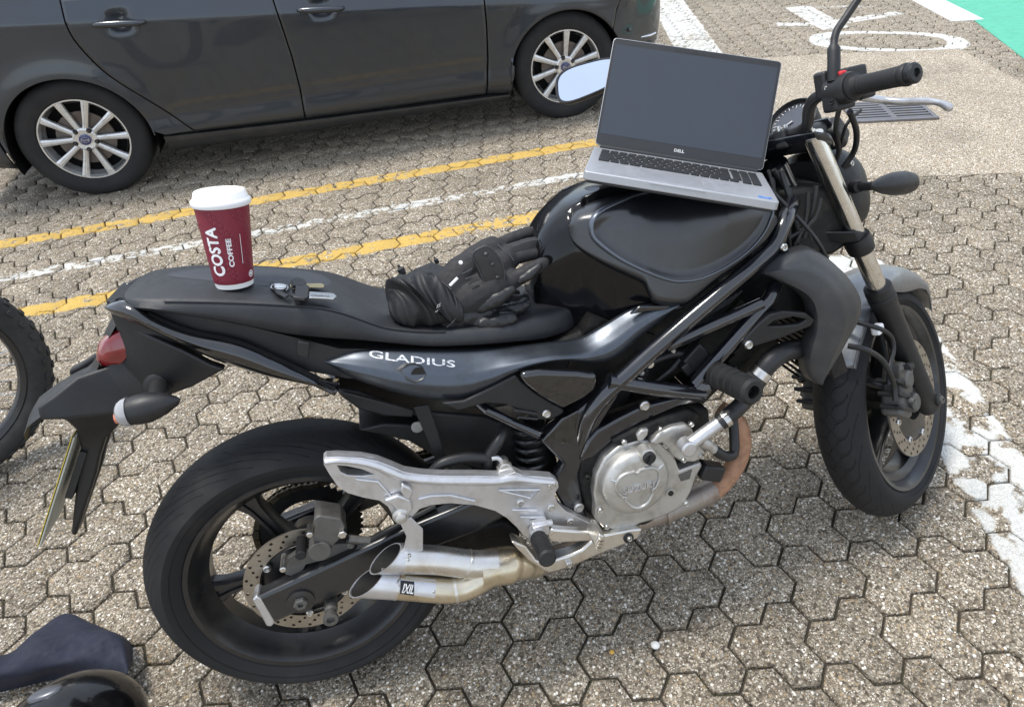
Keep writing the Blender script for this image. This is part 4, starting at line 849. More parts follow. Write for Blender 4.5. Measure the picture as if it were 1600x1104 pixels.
# ---- tank: glossy body with satin covers on its flanks
TK = [(0.558, 0.045, 0.830, 0.715), (0.572, 0.064, 0.893, 0.705), (0.60, 0.080, 0.930, 0.697), (0.635, 0.096, 0.955, 0.692), (0.67, 0.120, 0.970, 0.694), (0.71, 0.141, 0.979, 0.702), (0.76, 0.151, 0.982, 0.716), (0.82, 0.154, 0.979, 0.735), (0.89, 0.152, 0.968, 0.765), (0.96, 0.144, 0.949, 0.800), (1.02, 0.126, 0.920, 0.835), (1.06, 0.10, 0.880, 0.850)]
TI = crv(TK, 90)
def tank_sec(x, w, zt, zb):
    h = zt - zb; k = float(np.interp(x, [0.55, 0.66, 0.80], [0.66, 0.74, 0.97])); R_ = [(0.0, zb), (-w * 0.86 * k, zb + 0.004), (-w * k, zb + h * 0.12), (-w * (0.45 * k + 0.55), zb + h * 0.42), (-w * 0.995, zb + h * 0.68), (-w * 0.96, zb + h * 0.79), (-w * 0.86, zb + h * 0.91), (-w * 0.60, zb + h * 0.975), (-w * 0.30, zb + h * 0.995), (0, zt)]
    R_ = [tuple(q) for q in crv([(y, z, 0) for y, z in R_], 34)]
    return [(x, q[0], q[1]) for q in R_] + [(x, -q[0], q[1]) for q in R_[::-1][1:-1]]
b = MB(); secs = [tank_sec(*s) for s in TI]; b.grid(secs, closev=True); n_ = len(secs[0]); b.F += [tuple(range(n_)), tuple(len(b.V) - n_ + k for k in range(n_))]
tank = P_('tank', b, 'tank_gloss', ang=70)
tc_top = [(0.6345,-0.08,0.9312),(0.6444,-0.07,0.9445),(0.6657,-0.06,0.9569),(0.7241,-0.055,0.9659),(0.8041,-0.06,0.9669),(0.8884,-0.08,0.9598),(0.9587,-0.1,0.9402),(1.01,-0.118,0.9162),(1.038,-0.132,0.8802)]
tc_bot = [(0.6334,-0.082,0.9269),(0.6343,-0.095,0.9062),(0.6474,-0.11,0.8873),(0.6782,-0.13,0.8624),(0.7201,-0.15,0.8351),(0.744,-0.16,0.8189),(0.7506,-0.165,0.7997),(0.7607,-0.168,0.7789),(0.7863,-0.17,0.7671),(0.8197,-0.171,0.7596),(0.8503,-0.17,0.7732),(0.8871,-0.168,0.7918),(0.9457,-0.164,0.8168),(0.9991,-0.156,0.8422),(1.031,-0.146,0.8695),(1.036,-0.138,0.8769)]
blis = [(0.7934,-0.085,0.9673),(0.7357,-0.095,0.9605),(0.6927,-0.098,0.9498),(0.6729,-0.1,0.9369),(0.6664,-0.11,0.9208),(0.6738,-0.126,0.9023),(0.7092,-0.15,0.8678),(0.7556,-0.166,0.8348),(0.7955,-0.174,0.8143),(0.8228,-0.176,0.8076),(0.8542,-0.176,0.8057),(0.9022,-0.174,0.815),(0.9547,-0.168,0.8342),(0.9928,-0.16,0.8588),(1.014,-0.15,0.8839),(1.021,-0.142,0.9012),(0.9758,-0.118,0.9379),(0.8837,-0.09,0.965)]
BL = np.array(blis)[:, [0, 2]]
def sdist(P, Q):
    """signed distance of many 2D points to a closed outline, positive inside"""
    P, Q = np.asarray(P), np.asarray(Q); best = np.full(len(P), 9.0); ins_ = np.zeros(len(P), bool); n = len(Q)
    for i in range(n):
        a, c = Q[i], Q[(i + 1) % n]; e = c - a; t = np.clip(((P - a) @ e) / (e @ e + 1e-12), 0, 1); best = np.minimum(best, np.linalg.norm(P - a - t[:, None] * e, axis=1))
        if a[1] != c[1]: ins_ ^= ((a[1] > P[:, 1]) != (c[1] > P[:, 1])) & (P[:, 0] < (c[0] - a[0]) * (P[:, 1] - a[1]) / (c[1] - a[1]) + a[0])
    return np.where(ins_, best, -best)
BLs = crv(np.c_[BL, np.zeros(len(BL))], 90, closed=True)[:, :2]
na, nb = 120, 60
Gd = strip(tc_top, tc_bot, na, nb, prof=[(t_, float(v_)) for t_, v_, _ in crv([(0, -0.012, 0), (0.03, 0.006, 0), (0.15, 0.029, 0), (0.28, 0.046, 0), (0.40, 0.054, 0), (0.52, 0.050, 0), (0.68, 0.035, 0), (0.84, 0.019, 0), (0.94, 0.009, 0), (0.985, 0.003, 0), (1, -0.012, 0)], 60)], d=(0, -0.80, 0.60), chord=0.17)
t = np.clip((sdist(Gd.reshape(-1, 3)[:, [0, 2]], BLs).reshape(na, nb) + 0.004) / 0.020, 0, 1); t = t * t * (3 - 2 * t)
Gd += np.array((0, 1.0, -0.15)) * 0.011 * t[:, :, None]
for s in (-1, 1):
    Gq = Gd.copy(); Gq[:, :, 1] *= -s
    b = MB(); b.grid(Gq)
    cov_bv = BVHTree.FromPolygons([Vector(v) for v in b.V], b.F); dv_ = Vector((0, s * 0.8, 0.6)).normalized()
    for v in tank.data.vertices:       # the tank shell stays below its covers
        if v.co.y * s > 0.02:
            h_ = cov_bv.ray_cast(v.co - dv_ * 0.09, dv_)
            if h_[0] and (h_[0] - v.co).dot(dv_) < 0.010: v.co = h_[0] - dv_ * 0.010
    o = P_('tank_cover', b, 'satin_black', ang=70); solid_dir(o, 0.012, (0, s, 0.4))
    rim_p = [tuple(q) for q in crv([(p[0], p[1] * -s - 0.0, p[2]) for p in blis], 120, closed=True)]
    rim_s = snap([(p[0], p[1] * (1.0), p[2]) for p in rim_p], o, (0, -s * 0.9, -0.44), 0.0012)
    wr = [0.0048 + 0.0030 * math.exp(-((p[0] - 0.66) / 0.05) ** 2) for p in rim_s]
    b = MB(); b.tube(rim_s, wr, 10, closed=True, flat=0.55); b.build('blister_rim', 'rim_highlight', o, ang=80)  # bead added on the lip, its highlight put into the colour
b = MB(); b.lathe([(-0.01, 0.048), (0.004, 0.048), (0.008, 0.044), (0.009, 0.0001)], (0.80, 0, 0.962), (0.1, 0, 1), 32); b.build('filler_cap', 'chrome', tank)
# knee panel recess lines, black trim between tank and side cover
prism('tank_trim', [(0.7324,-0.16,0.7722),(0.8207,-0.16,0.754),(0.8227,-0.16,0.7428),(0.7467,-0.16,0.7569),(0.7117,-0.16,0.7587)], 0.01, 'gloss_black', bike, bev=0.003)
# ---- frame tubes
def tub(name, P, r_, mat='frame_black', n=14, sm=0, par=None, M=None):
    b = MB(); b.tube(crv(P, sm) if sm else P, r_, n); return b.build(name, mat, par or bike, M)
fm = tub('main_frame', [(1.103,-0.09,0.8848),(1.056,-0.135,0.8683),(1.021,-0.15,0.827),(0.9752,-0.16,0.804),(0.8861,-0.17,0.761),(0.786,-0.176,0.7066),(0.6947,-0.178,0.6514),(0.6325,-0.175,0.608),(0.5976,-0.165,0.5579),(0.5817,-0.15,0.4941)], 0.0165, sm=40)
tub('far_tube', mirror_y([(1.103,-0.09,0.8848),(1.056,-0.135,0.8683),(0.9752,-0.16,0.804),(0.8861,-0.17,0.761),(0.786,-0.176,0.7066),(0.6947,-0.178,0.6514),(0.5817,-0.15,0.4941)]), 0.0165, sm=30, par=fm)
tub('brace_tube', [(0.9804,-0.172,0.7235),(0.8826,-0.172,0.7044),(0.7728,-0.172,0.6823)], 0.0125, par=fm)
tub('brace_tube', [(1.031,-0.15,0.7508),(0.9958,-0.17,0.7246),(0.9239,-0.17,0.6628),(0.8291,-0.17,0.5829)], 0.0145, par=fm)
tub('cross_tube', [(0.6482,-0.178,0.6431),(0.7373,-0.178,0.6033),(0.8421,-0.178,0.5599)], 0.0155, par=fm)
b = MB(); b.lathe([(-0.02, 0.02), (0.006, 0.02), (0.012, 0.014), (0.013, 0.0001)], [(0.8415,-0.175,0.5732)][0], (0, -1, 0.2), 18); b.build('lug', 'frame_black', fm)
prism('lower_rail', [(0.5729,-0.176,0.4798),(0.5937,-0.176,0.5213),(0.6156,-0.176,0.5398),(0.6597,-0.176,0.5533),(0.708,-0.176,0.5657),(0.7904,-0.176,0.5673),(0.8485,-0.176,0.5541),(0.845,-0.176,0.5402),(0.7889,-0.176,0.5442),(0.705,-0.176,0.5298),(0.6417,-0.176,0.5069),(0.5985,-0.176,0.4809)], 0.02, 'frame_black', fm, bev=0.005)
prism('pivot_plate', [(0.6293,-0.168,0.6152),(0.667,-0.168,0.6373),(0.6975,-0.168,0.6375),(0.659,-0.168,0.5826),(0.6206,-0.168,0.5352),(0.5838,-0.168,0.4819),(0.5695,-0.168,0.4404),(0.5708,-0.168,0.3689),(0.577,-0.168,0.326),(0.5563,-0.168,0.3283),(0.5319,-0.168,0.3659),(0.5169,-0.168,0.4185),(0.5217,-0.168,0.4557),(0.5408,-0.168,0.4801),(0.5033,-0.168,0.5438),(0.5282,-0.168,0.5654),(0.5873,-0.168,0.5914)], 0.03, 'frame_black', fm, bev=0.006)
prism('frame_cover', [(0.4798,-0.182,0.7014),(0.4936,-0.182,0.7043),(0.5212,-0.182,0.7009),(0.5931,-0.182,0.6791),(0.6295,-0.182,0.6639),(0.6221,-0.182,0.6314),(0.5991,-0.182,0.621),(0.5528,-0.182,0.6089),(0.5138,-0.182,0.6476),(0.4899,-0.182,0.6786)], 0.02, 'gloss_black', bike, bev=0.009, seg=4)
prism('frame_gusset', [(0.5067,-0.172,0.5481),(0.55,-0.172,0.5829),(0.5863,-0.172,0.5939),(0.5708,-0.172,0.5405),(0.5581,-0.172,0.5223)], 0.012, 'gloss_black', bike, bev=0.003)
bolt([(0.7156,-0.182,0.5726)][0], 0.0105, name='frame_bolt', par=fm); bolt([(0.5589,-0.172,0.3726)][0], 0.011, name='frame_bolt', par=fm); bolt([(0.5856,-0.172,0.4379)][0], 0.006, name='frame_bolt', par=fm, mat='engine_dark')
tub('subframe', [(0.4009,-0.12,0.6356),(0.4143,-0.14,0.6256),(0.5041,-0.155,0.5519)], 0.0095)
br_ = prism('side_bracket', [(0.334,-0.163,0.6745),(0.3746,-0.163,0.6684),(0.406,-0.163,0.6759),(0.4505,-0.163,0.688),(0.4774,-0.163,0.6955),(0.4871,-0.163,0.6781),(0.5068,-0.163,0.6507),(0.5594,-0.163,0.5952),(0.5559,-0.163,0.5876),(0.5318,-0.163,0.5817),(0.5022,-0.163,0.5903),(0.4799,-0.163,0.6123),(0.449,-0.163,0.6393),(0.4141,-0.163,0.6519),(0.3595,-0.163,0.651)], 0.012, 'plastic_black', bike, bev=0.004, seg=3)
bolt([(0.5235,-0.165,0.6009)][0], 0.009, par=br_)
for P in ([(0.4612,-0.166,0.6263),(0.5035,-0.166,0.6058)], [(0.4662,-0.166,0.6095),(0.5044,-0.166,0.5942)]): b = MB(); b.tube(P, 0.003, 8); b.build('rib', 'plastic_black', br_)
# ---- inner mudguard, hugger, airbox and hoses in the dark middle of the bike
prism('rear_inner_fender', [(0.1472,-0.075,0.7133),(0.1906,-0.075,0.6959),(0.2742,-0.075,0.6302),(0.4183,-0.075,0.5741),(0.5268,-0.075,0.4805),(0.5098,-0.075,0.3553),(0.4466,-0.075,0.409),(0.3253,-0.075,0.4953),(0.294,-0.075,0.5507),(0.2834,-0.075,0.6131),(0.224,-0.075,0.6273),(0.1817,-0.075,0.6566),(0.159,-0.075,0.6881)], 0.15, 'plastic_black', bike, bev=0.006)
prism('fender_flap', [(0.1643,-0.095,0.7107),(0.2317,-0.09,0.6673),(0.2839,-0.09,0.6356),(0.2771,-0.09,0.6203),(0.2312,-0.09,0.6364),(0.1887,-0.09,0.6627),(0.17,-0.09,0.6847)], 0.01, 'plastic_black', bike, bev=0.003)
b = MB(); b.lathe([(0, 0.012), (0.003, 0.012)], [(0.2814,-0.078,0.5919)][0], (0, -1, 0), 14); P_('fender_clip', b, 'cast_silver')
prism('airbox', [(0.42, -0.10, 0.60), (0.50, -0.10, 0.70), (0.64, -0.10, 0.72), (0.78, -0.10, 0.70), (0.92, -0.10, 0.76), (0.98, -0.10, 0.74), (0.95, -0.10, 0.60), (0.80, -0.10, 0.56), (0.62, -0.10, 0.58)], 0.20, 'engine_dark', bike, bev=0.01)
prism('hugger', [(0.1714,-0.07,0.611),(0.2208,-0.07,0.611),(0.2794,-0.07,0.5909),(0.3334,-0.07,0.5358),(0.3735,-0.07,0.4612),(0.3917,-0.07,0.407),(0.3527,-0.07,0.4197),(0.3129,-0.07,0.4959),(0.2601,-0.07,0.5579),(0.2154,-0.07,0.5862)], 0.14, 'plastic_black', bike, bev=0.004)
prism('tank_strap', [(0.283,-0.12,0.6577),(0.3116,-0.12,0.6551),(0.3177,-0.12,0.5968),(0.3227,-0.12,0.5159),(0.3035,-0.12,0.522),(0.2922,-0.12,0.5929)], 0.006, 'rubber', bike, bev=0.002)
tub('vent_hose', [(0.2853,-0.15,0.5238),(0.3109,-0.15,0.542),(0.3485,-0.15,0.5435),(0.3785,-0.15,0.5356),(0.4058,-0.15,0.5242)], 0.011, 'hose_rubber', sm=18)
tub('vent_hose', [(0.4507,-0.12,0.5722),(0.4238,-0.15,0.5569),(0.4018,-0.15,0.5313),(0.3934,-0.15,0.4953)], 0.0115, 'hose_rubber', sm=16)
tub('brake_line', [(0.4049,-0.16,0.5309),(0.4172,-0.16,0.5285),(0.4241,-0.16,0.516)], 0.005, 'bracket_silver', sm=8)
mc = cyl('master_cylinder', [(0.4259,-0.165,0.5098)][0], 0.012, -0.02, 0.012, 'cast_silver', bike)
b = MB(); b.box([(0.4255,-0.17,0.4983)][0], (0.03, 0.025, 0.03)); bevel(b.build('mount', 'cast_silver', mc), 0.003)
b = MB(); b.tube([(0.5013,-0.08,0.5254),(0.5129,-0.08,0.44),(0.4816,-0.08,0.3681)], [0.034, 0.034, 0.03], 16); P_('shock_absorber', b, 'engine_dark')
for k in range(7):
    c = np.array([(0.5039,-0.08,0.5246)][0]) * (1 - k / 7) + np.array([(0.4947,-0.08,0.3804)][0]) * k / 7
    b = MB(); b.tube([c + (0.036 * math.cos(t), 0.036 * math.sin(t), 0.012 * t / 6.28) for t in np.linspace(0, 6.28, 24)], 0.006, 8); P_('spring_coil', b, 'swing_black')

# ---- footrest bracket (right), silver casting
FB = [(0.1144,-0.192,0.6387),(0.1197,-0.192,0.6424),(0.1384,-0.192,0.638),(0.1762,-0.192,0.6236),(0.2022,-0.192,0.6087),(0.2225,-0.192,0.5914),(0.2429,-0.192,0.5724),(0.2704,-0.192,0.558),(0.3058,-0.192,0.5439),(0.3654,-0.192,0.5249),(0.4063,-0.192,0.5103),(0.4246,-0.192,0.5074),(0.4413,-0.192,0.5094),(0.457,-0.192,0.4956),(0.4849,-0.192,0.4851),(0.5106,-0.192,0.4739),(0.5205,-0.192,0.4602),(0.5203,-0.192,0.4481),(0.5094,-0.192,0.4349),(0.5132,-0.192,0.4136),(0.5273,-0.192,0.3885),(0.5501,-0.192,0.3649),(0.5672,-0.192,0.3478),(0.5834,-0.192,0.3325),(0.5879,-0.192,0.3228),(0.582,-0.192,0.3199),(0.5442,-0.192,0.3381),(0.5356,-0.192,0.3459),(0.5098,-0.192,0.3565),(0.4875,-0.192,0.3595),(0.478,-0.192,0.3484),(0.4623,-0.192,0.3412),(0.4471,-0.192,0.3466),(0.4358,-0.192,0.3601),(0.4261,-0.192,0.3825),(0.4098,-0.192,0.4115),(0.3904,-0.192,0.435),(0.3544,-0.192,0.4607),(0.3097,-0.192,0.4802),(0.2758,-0.192,0.4872),(0.2538,-0.192,0.4858),(0.2384,-0.192,0.4748),(0.2272,-0.192,0.4609),(0.2096,-0.192,0.4685),(0.2039,-0.192,0.4866),(0.1994,-0.192,0.51),(0.1879,-0.192,0.5268),(0.1614,-0.192,0.5427),(0.1381,-0.192,0.5602),(0.1247,-0.192,0.5799),(0.117,-0.192,0.6084),(0.113,-0.192,0.6285)]
FH = [(0.1343,-0.192,0.6205),(0.1505,-0.192,0.614),(0.1731,-0.192,0.6001),(0.191,-0.192,0.5834),(0.1703,-0.192,0.5873),(0.1464,-0.192,0.5963),(0.1365,-0.192,0.6062)]
foot = prism('footrest_bracket', FB, 0.022, 'bracket_silver', bike, holes=[FH], bev=0.008, seg=4)
FBn = mirror_y(FB); prism('far_footrest_bracket', FBn, -0.016, 'bracket_silver', bike, bev=0.004)
ft = [(0.1172,-0.193,0.6412),(0.1385,-0.193,0.6385),(0.1763,-0.193,0.6242),(0.2023,-0.193,0.6093),(0.2226,-0.193,0.592),(0.2429,-0.193,0.5731),(0.2705,-0.193,0.5587),(0.3058,-0.193,0.5446),(0.3653,-0.193,0.5255),(0.4062,-0.193,0.511),(0.4405,-0.193,0.5059),(0.4845,-0.193,0.4844),(0.5137,-0.193,0.4706)]; fb_ = [(0.1163,-0.193,0.6281),(0.1353,-0.193,0.6248),(0.1666,-0.193,0.611),(0.192,-0.193,0.5934),(0.2106,-0.193,0.5736),(0.2323,-0.193,0.5555),(0.264,-0.193,0.5381),(0.3017,-0.193,0.523),(0.3613,-0.193,0.5021),(0.4029,-0.193,0.4901),(0.4369,-0.193,0.482),(0.482,-0.193,0.4658),(0.512,-0.193,0.4576)]
b = MB(); b.grid(strip(ft, fb_, 50, 8, prof=[(0, -0.014), (0.12, 0.001), (0.35, 0.006), (0.6, 0.0065), (0.85, 0.003), (1, -0.003)])); b.build('top_flange', 'bracket_silver', foot, ang=60)
for P in ([(0.4038,-0.1935,0.4812),(0.4819,-0.1935,0.4571),(0.4607,-0.1935,0.4444),(0.4038,-0.1935,0.4812)], [(0.2559,-0.1935,0.5095),(0.2797,-0.1935,0.5088),(0.313,-0.1935,0.4993),(0.356,-0.1935,0.4717)], [(0.4223,-0.1935,0.4283),(0.4692,-0.1935,0.4125)], [(0.4346,-0.1935,0.4072),(0.482,-0.1935,0.391)], [(0.1585,-0.1935,0.5852),(0.1934,-0.1935,0.5684),(0.2104,-0.1935,0.5289)]):
    b = MB(); b.tube(P, 0.0028, 8); b.build('rib', 'bracket_silver', foot)
for u in [(0.44,-0.193,0.4943),(0.5068,-0.193,0.4577),(0.499,-0.193,0.4082),(0.5331,-0.193,0.3619),(0.4407,-0.193,0.4386)]: bolt(u, 0.0078, par=foot, h=0.004)
hb = prism('hanger_tab', [(0.1967,-0.205,0.5332),(0.2227,-0.205,0.5359),(0.2407,-0.205,0.5214),(0.2432,-0.205,0.499),(0.2317,-0.205,0.4884),(0.2155,-0.205,0.5011),(0.2074,-0.205,0.5182)], 0.012, 'bracket_silver', foot, bev=0.003)
prism('hanger_tab', [(0.2342,-0.206,0.5581),(0.2456,-0.206,0.546),(0.2506,-0.206,0.5359),(0.2402,-0.206,0.5194),(0.2325,-0.206,0.5277),(0.2287,-0.206,0.5431)], 0.012, 'bracket_silver', foot, bev=0.003)
b = MB(); b.lathe([(-0.03, 0.015), (0.0, 0.015), (0.003, 0.011), (0.010, 0.010), (0.012, 0.007), (0.0122, 0.0001)], [(0.2182,-0.205,0.4915)][0], (0, -1, 0), 20); b.build('hanger_bush', 'cast_silver', foot)
prism('exhaust_strap', [(0.2129,-0.198,0.4749),(0.2348,-0.198,0.4776),(0.2512,-0.198,0.4452),(0.2412,-0.198,0.3941),(0.2332,-0.198,0.3908),(0.206,-0.198,0.4069),(0.2186,-0.198,0.4387)], 0.004, 'bracket_silver', foot, bev=0.001)
# footpeg and brake pedal
pa, pb = np.array([(0.4583,-0.215,0.3752)][0]), np.array([(0.4566,-0.315,0.3969)][0]); d = (pb - pa) / np.linalg.norm(pb - pa); L = np.linalg.norm(pb - pa)
prof = [(0.022, 0.0001), (0.022, 0.015)]
for k in range(9): x0 = 0.024 + (L - 0.03) * k / 9; prof += [(x0, 0.0172), (x0 + (L - .03) / 12, 0.0172), (x0 + (L - .03) / 11, 0.0152), (x0 + (L - .03) / 9.2, 0.0152)]
prof += [(L - 0.004, 0.017), (L, 0.013), (L, 0.0001)]
b = MB(); b.lathe(prof, pa, d, 18); peg = P_('footpeg', b, 'rubber', ang=30)
b = MB(); b.lathe([(-0.02, 0.012), (0.004, 0.014), (0.012, 0.018), (0.022, 0.017), (0.023, 0.0001)], pa, d, 16); b.build('clevis', 'bracket_silver', peg)
b = MB(); b.box([(0.4683,-0.205,0.381)][0], (0.032, 0.03, 0.026)); b.lathe([(-0.02, 0.007), (0.022, 0.007)], [(0.4721,-0.21,0.3898)][0], (1, 0, -0.2), 12); bevel(b.build('peg_mount', 'bracket_silver', peg), 0.004)
ped = prism('brake_pedal', [(0.4822,-0.222,0.3738),(0.4884,-0.222,0.381),(0.5105,-0.222,0.3701),(0.5869,-0.222,0.337),(0.5925,-0.222,0.3254),(0.5875,-0.222,0.3174),(0.5004,-0.222,0.3422),(0.4844,-0.222,0.3511),(0.4806,-0.222,0.3619)], 0.018, 'brushed_steel', bike, bev=0.004, seg=3)
prism('toe_pad', [(0.5721,-0.262,0.3706),(0.5829,-0.262,0.3607),(0.5746,-0.262,0.3324),(0.5664,-0.262,0.3291),(0.5608,-0.262,0.3389),(0.5591,-0.262,0.3474)], 0.052, 'brushed_steel', ped, bev=0.003)
for u in [(0.5743,-0.264,0.3607),(0.5722,-0.264,0.3536),(0.5689,-0.264,0.3471),(0.5655,-0.264,0.3404)]: b = MB(); b.box(u, (0.010, 0.006, 0.003)); b.build('tread', 'brushed_steel', ped)
sh_ = prism('exhaust_shield', [(0.4089,-0.2,0.3587),(0.4178,-0.2,0.3571),(0.4361,-0.2,0.3394),(0.4515,-0.2,0.2981),(0.4683,-0.2,0.2837),(0.4902,-0.2,0.2855),(0.5257,-0.2,0.2857),(0.5468,-0.2,0.2896),(0.5632,-0.2,0.3002),(0.5764,-0.2,0.307),(0.5974,-0.2,0.3093),(0.6558,-0.2,0.3036),(0.6807,-0.2,0.2965),(0.6704,-0.2,0.2752),(0.6329,-0.2,0.2702),(0.5916,-0.2,0.2667),(0.5532,-0.2,0.2606),(0.5194,-0.2,0.2564),(0.4904,-0.2,0.2555),(0.4716,-0.2,0.2575),(0.4632,-0.2,0.2657),(0.435,-0.2,0.3042),(0.4177,-0.2,0.3396)], 0.03, 'brushed_steel', bike, bev=0.006, seg=3)
b = MB(); b.lathe([(-0.004, 0.011), (0.002, 0.011), (0.003, 0.009)], [(0.6481,-0.201,0.2856)][0], (0, -1, 0), 18); b.build('grommet', 'rubber', sh_); bolt([(0.6488,-0.203,0.2869)][0], 0.006, par=sh_); bolt([(0.5158,-0.203,0.2686)][0], 0.007, par=sh_)
# ---- exhaust
pm('soot', (0.02, 0.019, 0.017), 0.7, metal=0.3, var=0.4, vscale=40)
def slant(b, a, c, r_, n=28, k=0.9, wall=0.002, inner=False):
    """open tip from c back to a with an oblique mouth"""
    a, c = np.array(a), np.array(c); ax_ = (a - c) / np.linalg.norm(a - c); side = np.cross(ax_, (0, 0, 1)); side /= np.linalg.norm(side); up_ = np.cross(side, ax_); rows = []
    for o_, rr, m in (((c, r_, 0), (a, r_, 1), (a, r_ - wall, 1)) if not inner else ((a + (c - a) * 0.03, r_ - wall, 1), (c + (a - c) * 0.1, r_ - wall, 0.0), (c + (a - c) * 0.1, 0.0005, 0))):
        rows.append([o_ + rr * (math.cos(t) * side + math.sin(t) * up_) - ax_ * (rr * math.sin(t) * k * m) for t in np.linspace(0, 2 * math.pi, n, endpoint=False)])
    b.grid(rows, closev=True)
ex = MB(); ex.tube(crv([(0.4533,-0.15,0.2464),(0.4207,-0.17,0.2756),(0.3975,-0.18,0.2895),(0.3651,-0.185,0.3009),(0.3365,-0.188,0.306)], 24), [0.030] * 6 + [0.032] * 6 + [0.037] * 12, 24); exo = P_('exhaust', ex, 'straw_steel', ang=40)
b = MB(); b.tube(crv([(0.3722,-0.19,0.3107),(0.3412,-0.19,0.3206),(0.3148,-0.19,0.332),(0.2881,-0.19,0.3467),(0.2594,-0.19,0.362),(0.2001,-0.19,0.3869)], 26), 0.0275, 24); b.build('upper_silencer', 'brushed_steel', exo)
b = MB(); b.tube(crv([(0.3657,-0.195,0.3012),(0.3381,-0.195,0.2919),(0.3081,-0.195,0.2837),(0.2766,-0.195,0.2876),(0.2472,-0.195,0.3006),(0.1727,-0.195,0.3389)], 26), 0.0275, 24); b.build('lower_silencer', 'straw_steel', exo)
for a, c in (([(0.1709,-0.19,0.3977)][0], [(0.2047,-0.19,0.3852)][0]), ([(0.1266,-0.195,0.3612)][0], [(0.1783,-0.195,0.3367)][0])):
    b = MB(); slant(b, a, c, 0.0285); st_ = b.build('silencer_tip', 'bracket_silver', exo, ang=40)
    b = MB(); a_, c_ = np.array(a), np.array(c); slant(b, a, c, 0.0283, inner=True); st2 = b.build('bore', 'soot', exo)
for P, r_ in (([(0.3181,-0.19,0.3291),(0.3136,-0.19,0.3324)], 0.0292), ([(0.2865,-0.195,0.2854),(0.2814,-0.195,0.2857)], 0.0292), ([(0.4079,-0.18,0.2873),(0.3937,-0.18,0.2909)], 0.0345), ([(0.39,-0.18,0.2923),(0.3859,-0.18,0.2921)], 0.0365), ([(0.2058,-0.19,0.3848),(0.2024,-0.19,0.3861)], 0.0292), ([(0.1795,-0.195,0.3363),(0.1761,-0.195,0.3376)], 0.0292)):
    b = MB(); b.tube(P, r_, 24); b.build('weld_band', 'brushed_steel', exo)
lp = MB(); slb = bpy.data.objects['lower_silencer']
def plate_on(name, px4, target, mat, off, par):
    Gd = strip([px4[0], px4[1]], [px4[3], px4[2]], 8, 8); b = MB(); b.add(snap([tuple(q) for r_ in Gd for q in r_], target, (0, 1, 0), off), [(i*8+j, i*8+j+1, (i+1)*8+j+1, (i+1)*8+j) for i in range(7) for j in range(7)]); return b.build(name, mat, par)
plate_on('maker_plate', [(0.1849,-0.23,0.3627),(0.2528,-0.23,0.3272),(0.2432,-0.23,0.3023),(0.1768,-0.23,0.341)], slb, 'bracket_silver', 0.0006, exo)
lb = plate_on('plate_label', [(0.1895,-0.23,0.3563),(0.2134,-0.23,0.344),(0.2068,-0.23,0.323),(0.1831,-0.23,0.337)], slb, 'label_black', 0.0011, exo)
tp = [(0.1893,-0.23,0.3439),(0.2089,-0.23,0.3332)]; exd = np.array(tp[1]) - np.array(tp[0]); exd[1] = 0; V, F = text_mesh('IXIL', 0.012, shear=0.15, bold=0.0004, fine=0.002); w0 = max(v[0] for v in V) - min(v[0] for v in V); k_ = np.linalg.norm(exd) / w0
mp = align((np.array(tp[0]) + np.array(tp[1])) / 2, exd, (-exd[2], 0, exd[0]))([(v[0] * k_, v[1] * k_ * 1.5, 0) for v in V]); mesh('maker_lettering', snap(mp, slb, (0, 1, 0), 0.0016), F, 'label_white', exo)
for u in [(0.1836,-0.23,0.3508),(0.2443,-0.23,0.3147),(0.218,-0.23,0.4202),(0.2123,-0.23,0.3982)]: V = snap([u], slb if u[2] < 0.36 else bpy.data.objects['upper_silencer'], (0, 1, 0), 0.0)[0]; bolt(V, 0.003, par=exo, h=0.002)
hd = MB(); hd.tube(crv([(0.9393,-0.06,0.4323),(0.97,-0.08,0.3976),(0.9721,-0.09,0.338),(0.9357,-0.1,0.286),(0.8894,-0.1,0.255),(0.8442,-0.1,0.2468)], 28), [0.022] * 20 + [0.024] * 8, 20); P_('exhaust_header', hd, 'rusty_pipe')
b = MB(); b.tube(crv([(0.8894,-0.1,0.255),(0.8364,-0.11,0.2548),(0.7795,-0.11,0.2473),(0.7083,-0.11,0.2451),(0.6104,-0.13,0.2457),(0.5184,-0.14,0.2347),(0.4533,-0.15,0.2464)], 30), 0.027, 20); P_('collector_pipe', b, 'collector')
b = MB(); b.tube([(0.7732,-0.11,0.2459),(0.7639,-0.11,0.2455)], 0.030, 20); b.build('pipe_joint', 'collector', bpy.data.objects['collector_pipe'])
b = MB(); b.tube(crv([(0.40, 0.0, 0.30), (0.50, -0.05, 0.27), (0.62, -0.10, 0.27), (0.70, -0.11, 0.28)], 16), 0.03, 16); P_('rear_header', b, 'collector')
prism('catalyst_box', [(0.293,-0.1,0.3392),(0.4156,-0.1,0.3348),(0.4405,-0.1,0.2956),(0.4373,-0.1,0.2449),(0.334,-0.1,0.2617),(0.2843,-0.1,0.2919)], 0.16, 'engine_dark', bike, bev=0.01)
